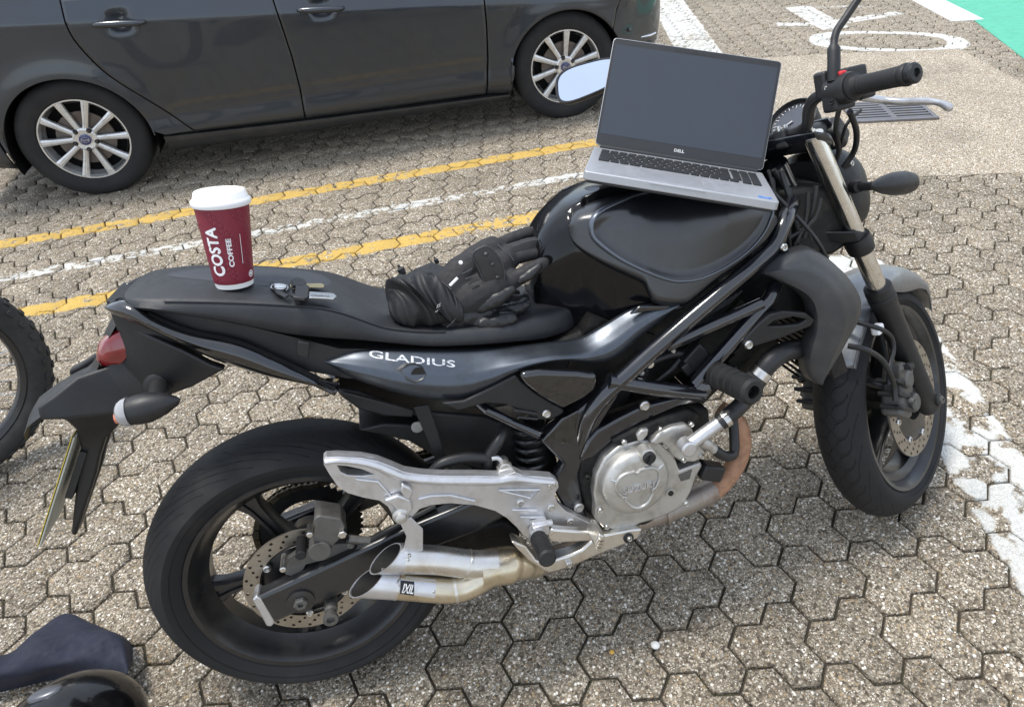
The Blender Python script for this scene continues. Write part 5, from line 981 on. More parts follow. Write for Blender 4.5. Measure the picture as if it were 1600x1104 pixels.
# ---- engine
eng = prism('engine', [(0.5733,-0.165,0.5208),(0.6351,-0.165,0.5351),(0.7104,-0.165,0.5399),(0.7941,-0.165,0.5428),(0.8636,-0.165,0.511),(0.863,-0.165,0.4334),(0.827,-0.165,0.364),(0.7812,-0.165,0.2958),(0.702,-0.165,0.2686),(0.6169,-0.165,0.2915),(0.5737,-0.165,0.3495),(0.5654,-0.165,0.4319)], 0.33, 'engine_dark', bike, bev=0.01)
fins = MB()
for k in range(9):
    z = 0.56 + k * 0.016; fins.box((0.93 + k * 0.013, 0, z), (0.17, 0.27, 0.006), Matrix.Rotation(rad(-35), 3, 'Y'))
fins.build('cylinder_fins', 'engine_dark', eng)
b = MB(); b.box((0.96, 0, 0.60), (0.15, 0.22, 0.17), Matrix.Rotation(rad(-35), 3, 'Y')); b.build('front_cylinder', 'engine_dark', eng)
b = MB(); b.box((0.66, 0, 0.62), (0.15, 0.22, 0.22), Matrix.Rotation(rad(30), 3, 'Y')); b.build('rear_cylinder', 'engine_dark', eng)
prism('side_casting', [(0.5859,-0.188,0.3431),(0.591,-0.188,0.3767),(0.5904,-0.188,0.4085),(0.6002,-0.188,0.4486),(0.6212,-0.188,0.4815),(0.654,-0.188,0.5),(0.6948,-0.188,0.5011),(0.7375,-0.188,0.4852),(0.7658,-0.188,0.449),(0.777,-0.188,0.4032),(0.8249,-0.188,0.4088),(0.8287,-0.188,0.398),(0.813,-0.188,0.3758),(0.7995,-0.188,0.3429),(0.7801,-0.188,0.3131),(0.7473,-0.188,0.3042),(0.7121,-0.188,0.2997),(0.6804,-0.188,0.3006),(0.6584,-0.188,0.295),(0.6238,-0.188,0.3038),(0.6,-0.188,0.3187)], 0.05, 'cast_silver', eng, bev=0.004)
prism('web_recess', [(0.7729,-0.1895,0.3945),(0.8048,-0.1895,0.3986),(0.7978,-0.1895,0.3769),(0.7775,-0.1895,0.377)], 0.004, 'caliper_grey', eng, bev=0.001)
cc = np.array([(0.6738,-0.205,0.4195)][0])
b = MB(); b.lathe([(-0.03, 0.072), (0.0, 0.072), (0.006, 0.069), (0.012, 0.062), (0.014, 0.055), (0.015, 0.0001)], cc, (0, -1, 0), 64); clutch = b.build('clutch_cover', 'cast_silver', eng, ang=40)
lob = []
for k in range(72):
    t = 2 * math.pi * k / 72; r_ = 0.0435 + 0.0065 * math.cos(3 * (t - rad(30))) ; r_ = max(r_, 0.0385) - 0.006 * max(0, math.cos(3 * (t - rad(90))) - 0.9) * 10
    lob.append((cc[0] + r_ * math.cos(t), cc[1] - 0.0152, cc[2] + r_ * math.sin(t)))
b = MB(); b.tube(lob, 0.0032, 8, closed=True); b.build('raised_rim', 'cast_silver', clutch)
V, F = text_mesh('SUZUKI', 0.019, depth=0.0022, bold=0.0004, sx=1.0); w0 = max(v[0] for v in V) - min(v[0] for v in V); k_ = 0.066 / w0
mesh('cast_lettering', align(cc + (0, -0.0158, -0.002), (1, 0, -0.04), (0.04, 0, 1))([(v[0] * k_, v[1] * k_ * 0.95, v[2]) for v in V]), F, 'bracket_silver', clutch, flat=True)
for t in (150, 30, 270):
    e = np.array((math.cos(rad(t)), 0, math.sin(rad(t)))); s_ = np.array((-e[2], 0, e[0])); o_ = cc + e * 0.056 + np.array((0, -0.0125, 0))
    b = MB(); b.add([o_ + e * 0.012, o_ - e * 0.009 + s_ * 0.006, o_ - e * 0.009 - s_ * 0.006, o_ - e * 0.006 + (0, -0.004, 0)], [(0, 1, 3), (1, 2, 3), (2, 0, 3), (0, 2, 1)]); b.build('star_point', 'bracket_silver', clutch, ang=10)
oc = np.array([(0.6992,-0.222,0.4834)][0])
b = MB(); b.lathe([(-0.02, 0.017), (0.004, 0.0165), (0.005, 0.014), (0.006, 0.012)], oc + (0, 0.004, 0), (0, -1, 0), 24); b.build('filler_neck', 'cast_silver', clutch)
b = MB(); b.lathe([(-0.01, 0.0128), (0.008, 0.0128), (0.010, 0.0105), (0.010, 0.0001)], oc, (0, -1, 0), 24); b.box(oc + (0, -0.012, 0), (0.006, 0.006, 0.021), Matrix.Rotation(rad(25), 3, 'Y')); b.build('oil_filler_cap', 'plastic_black', clutch)
for u in [(0.6079,-0.19,0.3208),(0.5987,-0.19,0.366),(0.6635,-0.19,0.5087),(0.7498,-0.19,0.4751),(0.7854,-0.19,0.3194)]: bolt(u, 0.006, par=eng, h=0.005)
b = MB(); b.lathe([(-0.01, 0.011), (0.001, 0.011), (0.0012, 0.006), (-0.01, 0.005)], [(0.7528,-0.19,0.3564)][0], (0, -1, 0), 20); b.build('drain_boss', 'cast_silver', eng)
b = MB(); b.lathe([(0, 0.006), (0.0018, 0.006)], [(0.7524,-0.191,0.3572)][0], (0, -1, 0), 16); b.build('drain_hole', 'label_black', eng)
prism('pump_cover', [(0.7152,-0.2,0.4962),(0.7341,-0.2,0.5114),(0.762,-0.2,0.5179),(0.7923,-0.2,0.5165),(0.8054,-0.2,0.5022),(0.8148,-0.2,0.4691),(0.8333,-0.2,0.4404),(0.8268,-0.2,0.4253),(0.8052,-0.2,0.4227),(0.7787,-0.2,0.431),(0.7576,-0.2,0.4529),(0.7506,-0.2,0.4734),(0.738,-0.2,0.4893),(0.7241,-0.2,0.4875)], 0.045, 'cast_silver', eng, bev=0.004)
prism('upper_case', [(0.6386,-0.186,0.5138),(0.6869,-0.186,0.5261),(0.7422,-0.186,0.535),(0.8047,-0.186,0.5392),(0.8317,-0.186,0.5195),(0.8234,-0.186,0.4978),(0.7683,-0.186,0.514),(0.7331,-0.186,0.5064),(0.6979,-0.186,0.4959),(0.6568,-0.186,0.4934)], 0.05, 'engine_dark', eng, bev=0.006)
prism('case_lug', [(0.6897,-0.194,0.5181),(0.7012,-0.194,0.5265),(0.716,-0.194,0.5251),(0.7122,-0.194,0.5114),(0.7004,-0.194,0.5),(0.6924,-0.194,0.5024)], 0.02, 'cast_silver', eng, bev=0.003)
b = MB(); b.tube([(0.7809,-0.225,0.4855),(0.8177,-0.225,0.5027),(0.8573,-0.225,0.5206)], 0.0135, 18); b.lathe([(-0.012, 0.0165), (0.012, 0.0165), (0.015, 0.013), (0.0155, 0.0001)], [(0.7795,-0.225,0.4845)][0], (0, -1, 0), 18); b.build('coolant_pipe', 'bracket_silver', eng)
tub('coolant_hose', [(0.8516,-0.225,0.5178),(0.8772,-0.225,0.531),(0.9113,-0.21,0.5366),(0.9609,-0.17,0.5379),(1.006,-0.15,0.5703)], 0.0165, 'hose_rubber', sm=16)
b = MB(); b.tube([(0.8601,-0.225,0.5212),(0.87,-0.225,0.5257)], 0.0182, 18); P_('hose_clip', b, 'bolt_steel')
b = MB(); b.tube(crv([(0.8172,-0.21,0.4775),(0.8347,-0.21,0.46),(0.8481,-0.21,0.4436)], 10), [0.012] * 5 + [0.010] * 5, 14); b.build('pump_outlet', 'cast_silver', eng)
tub('lower_hose', [(0.8455,-0.21,0.4475),(0.8675,-0.21,0.4253),(0.8932,-0.2,0.4173),(0.9069,-0.18,0.445),(0.916,-0.16,0.47)], 0.0105, 'hose_rubber', sm=18)
for u in [(0.7369,-0.202,0.5236),(0.8024,-0.202,0.5161),(0.7809,-0.202,0.4377),(0.8205,-0.202,0.4348)]: bolt(u, 0.0055, par=eng, h=0.005)
b = MB(); b.box([(0.8494,-0.18,0.375)][0], (0.05, 0.03, 0.035), Matrix.Rotation(rad(25), 3, 'Y')); bevel(P_('horn', b, 'plastic_black'), 0.004)
# crash bobbin
ba, be = np.array([(0.866,-0.195,0.6068)][0]), np.array([(0.8817,-0.305,0.6184)][0]); d = be - ba; L = np.linalg.norm(d); prof = [(0, 0.0001), (0, 0.026)]
for k in range(4): prof += [(L * (0.12 + 0.18 * k), 0.026), (L * (0.14 + 0.18 * k), 0.0225), (L * (0.19 + 0.18 * k), 0.0225), (L * (0.21 + 0.18 * k), 0.026)]
prof += [(L - 0.006, 0.026), (L, 0.021), (L, 0.013), (L - 0.02, 0.012), (L - 0.02, 0.0001)]
b = MB(); b.lathe(prof, ba, d, 28); P_('crash_bobbin', b, 'rubber', ang=30)
# dark plumbing between frame tubes
for P, r_, m_ in (([(0.7324,-0.13,0.6259),(0.7748,-0.13,0.6364),(0.8169,-0.13,0.6371),(0.8441,-0.13,0.6184)], 0.008, 'hose_rubber'), ([(0.7567,-0.13,0.5827),(0.8008,-0.13,0.6078),(0.8383,-0.13,0.6417)], 0.007, 'hose_rubber'), ([(0.7336,-0.14,0.6086),(0.7427,-0.14,0.635),(0.731,-0.14,0.658)], 0.007, 'hose_rubber'), ([(0.8801,-0.12,0.6631),(0.9237,-0.12,0.674),(0.9536,-0.12,0.7025)], 0.006, 'hose_rubber'), ([(0.881,-0.15,0.5588),(0.9034,-0.15,0.5751),(0.9327,-0.15,0.5822)], 0.006, 'hose_rubber')):
    tub('hose', P, r_, m_, sm=14)
cyl('throttle_screw', [(0.74,-0.165,0.6501)][0], 0.009, -0.03, 0.004, 'bolt_steel', bike); cyl('clamp_screw', [(0.723,-0.16,0.6311)][0], 0.007, -0.03, 0.002, 'bolt_steel', bike); cyl('clamp_screw', [(0.7975,-0.15,0.6566)][0], 0.005, -0.02, 0.003, 'bolt_steel', bike)
b = MB(); b.box([(0.8468,-0.14,0.6295)][0], (0.05, 0.03, 0.04), Matrix.Rotation(rad(-40), 3, 'Y')); bevel(P_('coil_connector', b, 'plastic_black'), 0.004)
b = MB(); b.box([(0.8273,-0.14,0.6098)][0], (0.025, 0.03, 0.03), Matrix.Rotation(rad(-30), 3, 'Y')); bevel(P_('coil_connector', b, 'plastic_black'), 0.004)
for k in range(6):
    a, c = np.array([(0.8745,-0.12,0.6931)][0]), np.array([(0.9082,-0.12,0.7161)][0]); o_ = np.array((0.012 * k, 0, 0.004 * k)); b = MB(); b.tube([a + o_, c + o_], 0.0022, 6); P_('radiator_fin', b, 'plastic_black')
# ---- radiator and shrouds
b = MB(); b.box((1.135, 0, 0.63), (0.035, 0.32, 0.26), Matrix.Rotation(rad(-18), 3, 'Y')); rado = P_('radiator', b, 'engine_dark')
for k in range(22):
    b = MB(); b.box((1.118 - 0.0 + (0.74 - 0.525 - 0.0102 * k) * 0.0 + (0.63 - (0.52 + 0.0102 * k)) * -0.325, 0, 0.52 + 0.0102 * k), (0.006, 0.30, 0.002)); b.build('fin', 'plastic_black', rado)
so_ = [(0.9858,-0.165,0.7873),(1.006,-0.178,0.804),(1.032,-0.185,0.8148),(1.071,-0.188,0.8188),(1.096,-0.188,0.8096),(1.127,-0.19,0.7865),(1.16,-0.195,0.7513),(1.187,-0.198,0.7092),(1.194,-0.2,0.6776),(1.185,-0.202,0.648),(1.162,-0.205,0.6178),(1.14,-0.205,0.5854),(1.117,-0.203,0.5567),(1.097,-0.2,0.5307)]
si_ = [(0.9857,-0.165,0.7847),(0.9927,-0.185,0.7814),(1.008,-0.2,0.771),(1.029,-0.21,0.755),(1.048,-0.215,0.7391),(1.061,-0.217,0.7208),(1.067,-0.218,0.7007),(1.069,-0.218,0.677),(1.067,-0.217,0.6534),(1.062,-0.214,0.6281),(1.059,-0.211,0.6048),(1.061,-0.207,0.5794),(1.068,-0.203,0.555),(1.082,-0.2,0.5333)]
for s in (-1, 1):
    Gd = strip(so_, si_, 50, 16, prof=[(0, -0.03), (0.04, -0.006), (0.10, 0.002), (0.14, 0.0), (0.18, 0.005), (0.42, 0.010), (0.47, 0.013), (0.75, 0.007), (0.93, 0.001), (1, -0.03)])
    if s > 0: Gd[:, :, 1] *= -1
    b = MB(); b.grid(Gd); o = P_('radiator_shroud', b, 'plastic_grey', ang=50); solid(o, 0.004, 0)
    arm = [(1.07,-0.216,0.6828),(1.063,-0.214,0.6699),(1.037,-0.205,0.6603),(1.013,-0.198,0.6522),(0.9591,-0.186,0.6409),(0.9377,-0.184,0.6412),(0.9282,-0.184,0.6535),(0.9377,-0.185,0.6656),(0.9619,-0.19,0.6894),(0.9842,-0.195,0.7078),(1.01,-0.203,0.7115),(1.051,-0.213,0.7013)]
    hol = [(0.9817,-0.194,0.6833),(0.9925,-0.197,0.6915),(1.028,-0.207,0.6963),(1.056,-0.212,0.6861),(1.042,-0.207,0.6778),(1.012,-0.2,0.6784)]
    prism('shroud_arm', arm if s < 0 else mirror_y(arm), -0.014 * s, 'plastic_black', o, holes=[hol if s < 0 else mirror_y(hol)], bev=0.003)
bolt([(0.9404,-0.187,0.6503)][0], 0.0095, name='shroud_bolt', h=0.006); bolt([(1.033,-0.166,0.8274)][0], 0.008, name='shroud_bolt')
b = MB(); b.lathe([(0, 0.005), (0.002, 0.004), (0.0022, 0.0001)], [(1.117,-0.209,0.7372)][0], (0, -1, 0.2), 14); P_('clip', b, 'plastic_black'); b = MB(); b.lathe([(0, 0.004), (0.002, 0.003), (0.0022, 0.0001)], [(1.05,-0.196,0.7956)][0], (0, -1, 0.3), 14); P_('clip', b, 'plastic_black')
prism('vent_mesh', [(1.016,-0.15,0.7543),(1.11,-0.15,0.6978),(1.108,-0.15,0.648),(1.008,-0.15,0.7007)], 0.01, 'engine_dark', bike)
tub('radiator_hose', [(0.9671,-0.19,0.5846),(0.989,-0.19,0.6035),(1.024,-0.18,0.6087),(1.065,-0.17,0.6012),(1.106,-0.15,0.5805)], 0.0205, 'hose_rubber', sm=18)
b = MB(); b.tube([(0.9583,-0.19,0.5752),(0.97,-0.19,0.5867)], 0.0222, 18); P_('hose_clip', b, 'bolt_steel'); tub('thermostat_neck', [(0.9421,-0.17,0.5491),(0.9671,-0.19,0.5831)], 0.0195, 'caliper_grey')
b = MB(); b.tube([(1.095,-0.13,0.553),(1.124,-0.13,0.4985)], 0.012, 10); P_('radiator_bracket', b, 'plastic_black')
# dark mass behind the head: steering head, wiring
b = MB(); b.tube([(1.108, 0, 0.945), (1.215, 0, 0.715)], 0.038, 20); P_('steering_head', b, 'frame_black')
random.seed(3)
for k in range(15):
    y0 = random.uniform(-0.10, 0.02); a = np.array((1.06 + random.uniform(-0.02, 0.05), y0, 0.92 + random.uniform(-0.05, 0.04))); c = np.array((1.12 + random.uniform(-0.04, 0.06), y0 + random.uniform(-0.06, 0.03), 0.70 + random.uniform(-0.03, 0.06)))
    m_ = (a + c) / 2 + np.array((random.uniform(-0.05, 0.05), random.uniform(-0.05, 0.02), 0)); tub('cable', [a, m_, c], random.uniform(0.003, 0.006), 'hose_rubber', n=8, sm=14)
for P in ([(1.054,-0.13,0.8611),(1.059,-0.13,0.8309),(1.053,-0.13,0.8053)], [(1.1,-0.12,0.8089),(1.079,-0.12,0.7862),(1.074,-0.12,0.8809)], [(1.074,-0.12,0.8252),(1.129,-0.12,0.8502),(1.146,-0.12,0.8931)], [(1.117,-0.12,0.9116),(1.112,-0.12,0.8537),(1.086,-0.12,0.8051)], [(1.143,-0.11,0.9179),(1.133,-0.11,0.8605),(1.115,-0.11,0.8142)]): tub('cable', P, 0.0045, 'hose_rubber', n=8, sm=14)
prism('front_wiring_cover', [(1.097,-0.07,0.9059),(1.209,-0.07,0.8984),(1.26,-0.07,0.7623),(1.213,-0.07,0.7431),(1.119,-0.07,0.7704)], 0.14, 'engine_dark', bike, bev=0.01)
# ---- steered front end
def Q_(name, b, mat, par=None, ang=35): return b.build(name, mat, par or bike, None if par else STEER, ang)
front = moto_wheel('front_wheel', FC, 0.300, 0.061, 0.100, 'tyre_front', 5, rad(78), STEER)
for s in (-1, 1): brake_disc(front, FC, 0.108, 0.145, s * 0.066 - 0.0025)
for s in (-1, 1):
    b = MB(); b.lathe([(s * 0.070, 0.055), (s * 0.066, 0.108)], FC, (0, 1, 0), 40, caps=False); b.build('disc_carrier', 'wheel_black', front)
    for k in range(8):
        a = rad(45 * k + 12); bolt((FC[0] + 0.106 * math.cos(a), s * 0.067, FC[2] + 0.106 * math.sin(a)), 0.009, (0, s, 0), front, name='rotor_bobbin', h=0.006)
k25 = math.tan(rad(24.6)); fx = lambda z: 1.120 + (0.972 - z) * k25
for s in (-1, 1):
    y = s * 0.1025; pt = lambda z, dx=0: (fx(z) + dx, y, z)
    b = MB(); b.tube([pt(0.985), pt(0.60)], 0.0205, 28); fk = Q_('fork_leg', b, 'fork_chrome')
    dn = np.array((k25, 0, -1.0)); dn /= np.linalg.norm(dn); Ls = (0.622 - 0.262) / abs(dn[2])
    b = MB(); b.lathe([(-0.006, 0.023), (-0.004, 0.030), (0.012, 0.031), (0.014, 0.0285), (0.020, 0.0285), (0.022, 0.031), (0.034, 0.031), (0.045, 0.0285), (Ls * 0.55, 0.0275), (Ls * 0.8, 0.027), (Ls * 0.97, 0.026), (Ls, 0.020), (Ls, 0.0001)], pt(0.622), dn, 28); b.build('slider', 'plastic_black', fk)
    b = MB(); b.lathe([(-0.03, 0.016), (0.030, 0.016), (0.032, 0.013), (0.033, 0.0001)], (FC[0] - 0.006, y, FC[2]), (0, s, 0), 20); b.build('axle_clamp', 'plastic_black', fk)
    bolt((FC[0] - 0.006, y + s * 0.033, FC[2]), 0.010, (0, s, 0), fk, name='axle_end', mat='caliper_grey')
    b = MB(); b.lathe([(0.0, 0.0205), (0.005, 0.0205), (0.006, 0.018), (0.006, 0.008), (0.014, 0.008), (0.015, 0.005), (0.020, 0.005), (0.0205, 0.0001)], pt(0.985), -dn, 24); b.build('fork_cap', 'brushed_steel', fk)
    for z0, z1 in ((0.757, 0.722), ): b = MB(); b.tube([pt(z0), pt((z0+z1)/2+.003), pt((z0+z1)/2-.003), pt(z1)], [0.028, 0.030, 0.030, 0.028], 24); b.build('clamp_ring', 'plastic_black', fk)
    # caliper
    cxy = np.array((1.300, s * 0.097, 0.372)); Rk = Matrix.Rotation(rad(28), 3, 'Y')
    b = MB(); b.box(cxy, (0.062, 0.05, 0.125), Rk); cl = Q_('front_caliper', b, 'caliper_grey'); bevel(cl, 0.010, 3)
    for k in range(3): b = MB(); b.box(cxy + np.array((-0.026 + 0.0, s * 0.005, -0.035 + 0.032 * k)), (0.07, 0.054, 0.010), Rk); bevel(b.build('cooling_fin', 'plastic_black', cl), 0.003)
    for dz in (-0.032, 0.03):
        b = MB(); b.lathe([(0, 0.021), (0.012, 0.021), (0.016, 0.016), (0.0165, 0.0001)], cxy + np.array((0.008 * (1 if dz < 0 else -1), s * 0.022, dz)), (0, s, 0), 20); b.build('piston_housing', 'caliper_grey', cl)
    bolt(cxy + np.array((-0.012, s * 0.028, -0.02)), 0.008, (0, s, 0), cl, name='banjo_bolt', mat='caliper_grey', h=0.012)
    b = MB(); b.box((1.37, s * 0.098, 0.40), (0.07, 0.014, 0.05), Rk); b.box((1.375, s * 0.098, 0.33), (0.06, 0.014, 0.03), Rk); b.build('caliper_mount', 'plastic_black', cl)
    b = MB(); b.tube([(1.335, s * 0.12, 0.418), (1.30, s * 0.125, 0.425)], 0.010, 12); b.build('slide_pin', 'rubber', cl)
# clamps
prism('lower_clamp', [(1.255, -0.10, 0.735), (1.235, -0.125, 0.74), (1.20, -0.12, 0.745), (1.165, -0.06, 0.76), (1.155, 0, 0.765), (1.165, 0.06, 0.76), (1.20, 0.12, 0.745), (1.235, 0.125, 0.74), (1.255, 0.10, 0.735), (1.245, 0.04, 0.735), (1.245, -0.04, 0.735)], 0.03, 'plastic_black', bike, STEER, bev=0.005, d=(-0.42, 0, 0.91))
tcl = prism('upper_clamp', [(1.155, -0.09, 0.952), (1.155, -0.125, 0.952), (1.125, -0.135, 0.966), (1.100, -0.12, 0.977), (1.092, -0.06, 0.980), (1.088, 0, 0.982), (1.092, 0.06, 0.980), (1.100, 0.12, 0.977), (1.125, 0.135, 0.966), (1.155, 0.125, 0.952), (1.155, 0.09, 0.952), (1.14, 0.03, 0.957), (1.14, -0.03, 0.957)], 0.022, 'frame_black', bike, STEER, bev=0.005, d=(-0.42, 0, 0.91))
for s in (-1, 1):
    b = MB(); b.box((1.105, s * 0.045, 0.996), (0.036, 0.028, 0.04)); o = b.build('bar_clamp', 'plastic_black', tcl); bevel(o, 0.006, 3)
    bolt((1.092, s * 0.045, 1.016), 0.005, (0, 0, 1), tcl, h=0.006); bolt((1.118, s * 0.045, 1.016), 0.005, (0, 0, 1), tcl, h=0.006)
bp_ = [(1.105, 0, 1.000), (1.107, -0.05, 1.002), (1.100, -0.085, 1.004), (1.086, -0.108, 1.012), (1.072, -0.122, 1.036), (1.060, -0.142, 1.054), (1.050, -0.175, 1.060), (1.032, -0.23, 1.057), (0.992, -0.335, 1.052)]
bar = MB(); bar.tube(crv(mirror_y(bp_)[::-1][:-1] + bp_, 110), 0.0112, 16); hbar = Q_('handlebar', bar, 'plastic_black')
gd = np.array(bp_[-1]) - np.array(bp_[-2]); Lg = np.linalg.norm(gd)
for s in (-1, 1):
    o_ = np.array(bp_[-2]) * (1, -s if s > 0 else 1, 1); dd = gd * np.array((1, -1 if s > 0 else 1, 1)); o_ = np.array((bp_[-2][0], bp_[-2][1] * -s, bp_[-2][2])) if s > 0 else np.array(bp_[-2])
    pr = [(-0.004, 0.0235), (0.003, 0.0235), (0.005, 0.019)]
    for q in range(12): x0 = 0.008 + 0.092 * q / 12; pr += [(x0, 0.0172 - 0.0008 * math.sin(math.pi * q / 12)), (x0 + 0.006, 0.0172 - 0.0008 * math.sin(math.pi * q / 12)), (x0 + 0.0066, 0.0166)]
    pr += [(0.104, 0.0185), (0.110, 0.0190), (0.113, 0.0165)]
    b = MB(); b.lathe(pr, o_, dd, 24); b.build('grip', 'rubber', hbar, ang=50)
    b = MB(); b.lathe([(0.112, 0.0155), (0.116, 0.017), (0.124, 0.017), (0.127, 0.014), (0.128, 0.0075), (0.122, 0.006), (0.122, 0.0001)], o_, dd, 24); b.build('bar_end', 'plastic_black', hbar)
sg = MB(); gdn = gd / Lg; Rg = np.stack([np.cross(gdn, (0, 0, 1)) / np.linalg.norm(np.cross(gdn, (0, 0, 1))), gdn, np.cross(np.cross(gdn, (0, 0, 1)), gdn)], 1)
sw0 = np.array(bp_[-2]) - gdn * 0.028
b = MB(); b.lathe([(-0.026, 0.022), (-0.022, 0.026), (0.018, 0.028), (0.026, 0.026), (0.027, 0.0001)], sw0, gdn, 24); swg = b.build('switch_housing', 'plastic_black', hbar); 
b = MB(); b.box(sw0 - gdn * 0.012 + np.array((0.0, 0, -0.018)), (0.05, 0.034, 0.036), Rg); o = b.build('throttle_housing', 'plastic_black', hbar); bevel(o, 0.006, 3)
b = MB(); b.box(sw0 - gdn * 0.030 + np.array((0.004, 0, 0.014)), (0.045, 0.030, 0.05), Rg); o = b.build('switch_block', 'plastic_black', hbar); bevel(o, 0.006, 3)
b = MB(); b.box(sw0 + gdn * 0.000 + np.array((-0.004, 0, 0.027)), (0.016, 0.030, 0.010), Rg); o = b.build('kill_switch', 'switch_red', hbar); bevel(o, 0.004, 3)
bolt(sw0 - gdn * 0.012 + np.array((-0.026, 0, -0.018)), 0.005, (-1, 0, 0), hbar, mat='plastic_black'); bolt(sw0 - gdn * 0.02 + np.array((-0.024, 0, 0.008)), 0.004, (-1, 0, 0), hbar, mat='bolt_steel', h=0.003)
# brake master cylinder and lever
m0 = sw0 + np.array((0.045, 0.0, -0.010))
b = MB(); b.box(m0, (0.034, 0.075, 0.03), Rg); b.box(m0 + np.array((0.02, 0.015, 0.03)), (0.05, 0.055, 0.035), Rg); mco = b.build('master_cylinder', 'plastic_black', hbar); bevel(mco, 0.006, 3)
lv = [(1.113,-0.205,1.037),(1.147,-0.225,1.023),(1.154,-0.255,1.011),(1.162,-0.29,1.002),(1.164,-0.318,0.9913),(1.157,-0.338,0.9756)]
b = MB(); b.tube(crv(lv, 30), [0.009] * 8 + [0.0085] * 14 + [0.0075, 0.007, 0.007, 0.0075, 0.0085, 0.0095, 0.009, 0.004], 14, flat=0.8); b.build('brake_lever', 'polished' if 'polished' in MATS else 'bracket_silver', hbar)
tub('brake_hose', [(1.138,-0.17,1.015),(1.199,-0.15,0.9738),(1.244,-0.12,0.9338),(1.246,-0.09,0.9022)], 0.0062, 'hose_rubber', sm=18, par=hbar); tub('throttle_cable', [(1.143,-0.15,1.028),(1.155,-0.13,0.9907),(1.212,-0.1,0.9361),(1.219,-0.06,0.8874)], 0.005, 'hose_rubber', sm=18, par=hbar); tub('throttle_cable', [(1.213,-0.16,1.012),(1.18,-0.14,0.9902),(1.24,-0.09,0.9337)], 0.0035, 'hose_rubber', sm=14, par=hbar)
# mirrors
def mirror(s):
    base = np.array((1.030, -0.198, 1.075)); st = [base, base + (0.008, -0.002, 0.03), base + (0.028, -0.004, 0.078), base + (0.052, -0.018, 0.105), base + (0.10, -0.055, 0.158), base + (0.115, -0.09, 0.185), base + (0.10, -0.125, 0.195)]
    cm = np.array((1.055, -0.355, 1.262)); st = [np.array(p) for p in st]
    if s > 0: st = [p * (1, -1, 1) for p in st]; cm = np.array((1.015, 0.355, 1.236)); st[-1] = cm + (0.03, -0.07, -0.02); st[-2] = cm + (0.04, -0.10, -0.05); st[-3] = cm + (0.02, -0.125, -0.09)
    b = MB(); b.tube(crv(st, 40), [0.0115] * 9 + [0.0068] * 31, 14); mo = b.build('mirror', 'plastic_black', bike, STEER)
    ol = []
    for k in range(40):
        t = 2 * math.pi * k / 40; yy = 0.088 * math.copysign(abs(math.cos(t)) ** 0.62, math.cos(t)); zz_ = 0.041 * math.copysign(abs(math.sin(t)) ** 0.62, math.sin(t)) * (1 + 0.16 * yy / 0.088); ol.append((yy, zz_))
    ol = [(y * s, z) for y, z in ol]
    nv = np.array((-0.90, -0.26 * 1, 0.34)) if s > 0 else np.array((-0.95, 0.15, 0.25)); nv /= np.linalg.norm(nv); ey_ = np.cross((0, 0, 1), nv); ey_ /= np.linalg.norm(ey_); ez_ = np.cross(nv, ey_)
    if ey_[1] < 0: ey_ = -ey_
    rows = [[cm + ey_ * y * f_ + ez_ * z * f_ - nv * dpt for y, z in ol] for f_, dpt in ((0.93, -0.003), (1.0, -0.003), (1.03, 0.003), (1.0, 0.014), (0.75, 0.028), (0.3, 0.036))]
    b = MB(); b.grid(rows, closev=True); b.F.append(tuple(len(b.V) - 40 + k for k in range(40))); b.build('mirror_shell', 'plastic_black', mo, ang=50)
    mesh('mirror_glass', [cm + ey_ * y * 0.95 + ez_ * z * 0.95 + nv * 0.0015 for y, z in ol], [tuple(range(40))], 'mirror_glass', mo)
mirror(-1); mirror(1)
# clocks
def dial(c, r_, nv, name, par):
    nv = np.array(nv, float); nv /= np.linalg.norm(nv)
    b = MB(); b.lathe([(-0.05, r_ * 0.55), (-0.03, r_ * 0.95), (0.0, r_ * 1.04), (0.012, r_ * 1.06), (0.014, r_ * 1.0), (0.004, r_ * 0.93), (0.003, r_ * 0.9)], c, nv, 36, caps=False); o = b.build(name, 'plastic_black', bike, STEER)
    b = MB(); b.lathe([(0.003, r_ * 0.93), (0.0035, 0.0001)], c, nv, 36); b.build('face', 'gauge_face', o)
    ey_ = np.cross((0, 0, 1), nv); ey_ /= np.linalg.norm(ey_); ez_ = np.cross(nv, ey_); mk = MB()
    for k in range(25):
        t = rad(-140 + 280 * k / 24); e = math.sin(t) * ey_ + math.cos(t) * ez_; tt = np.cross(nv, e); r0 = r_ * (0.70 if k % 2 == 0 else 0.77)
        mk.add([np.array(c) + nv * 0.0042 + e * r0 - tt * 0.0006, np.array(c) + nv * 0.0042 + e * r0 + tt * 0.0006, np.array(c) + nv * 0.0042 + e * r_ * 0.85 + tt * 0.0006, np.array(c) + nv * 0.0042 + e * r_ * 0.85 - tt * 0.0006], [(0, 1, 2, 3)])
    mk.build('dial_marks', 'gauge_mark', o, ang=10)
    t = rad(-120); e = math.sin(t) * ey_ + math.cos(t) * ez_; b = MB(); b.tube([np.array(c) + nv * 0.006, np.array(c) + nv * 0.006 + e * r_ * 0.7], [0.002, 0.0008], 6); b.build('needle', 'gauge_mark', o)
    return o
dc = [(1.274,0.015,1.02)][0]; tacho = dial(dc, 0.056, (-0.72, 0.0, 0.70), 'tachometer', None)
lc = np.array([(1.246,-0.055,0.989)][0])
b = MB(); b.box(lc + (0.018, 0, -0.012), (0.05, 0.085, 0.062), Matrix.Rotation(rad(-44), 3, 'Y')); o = Q_('instrument_pod', b, 'plastic_black'); bevel(o, 0.012, 3)
b = MB(); b.box(lc + (-0.005, 0, 0.010), (0.004, 0.06, 0.04), Matrix.Rotation(rad(44), 3, 'Y') if False else Matrix.Rotation(rad(-44), 3, 'Y')); b.build('display', 'gauge_face', o)
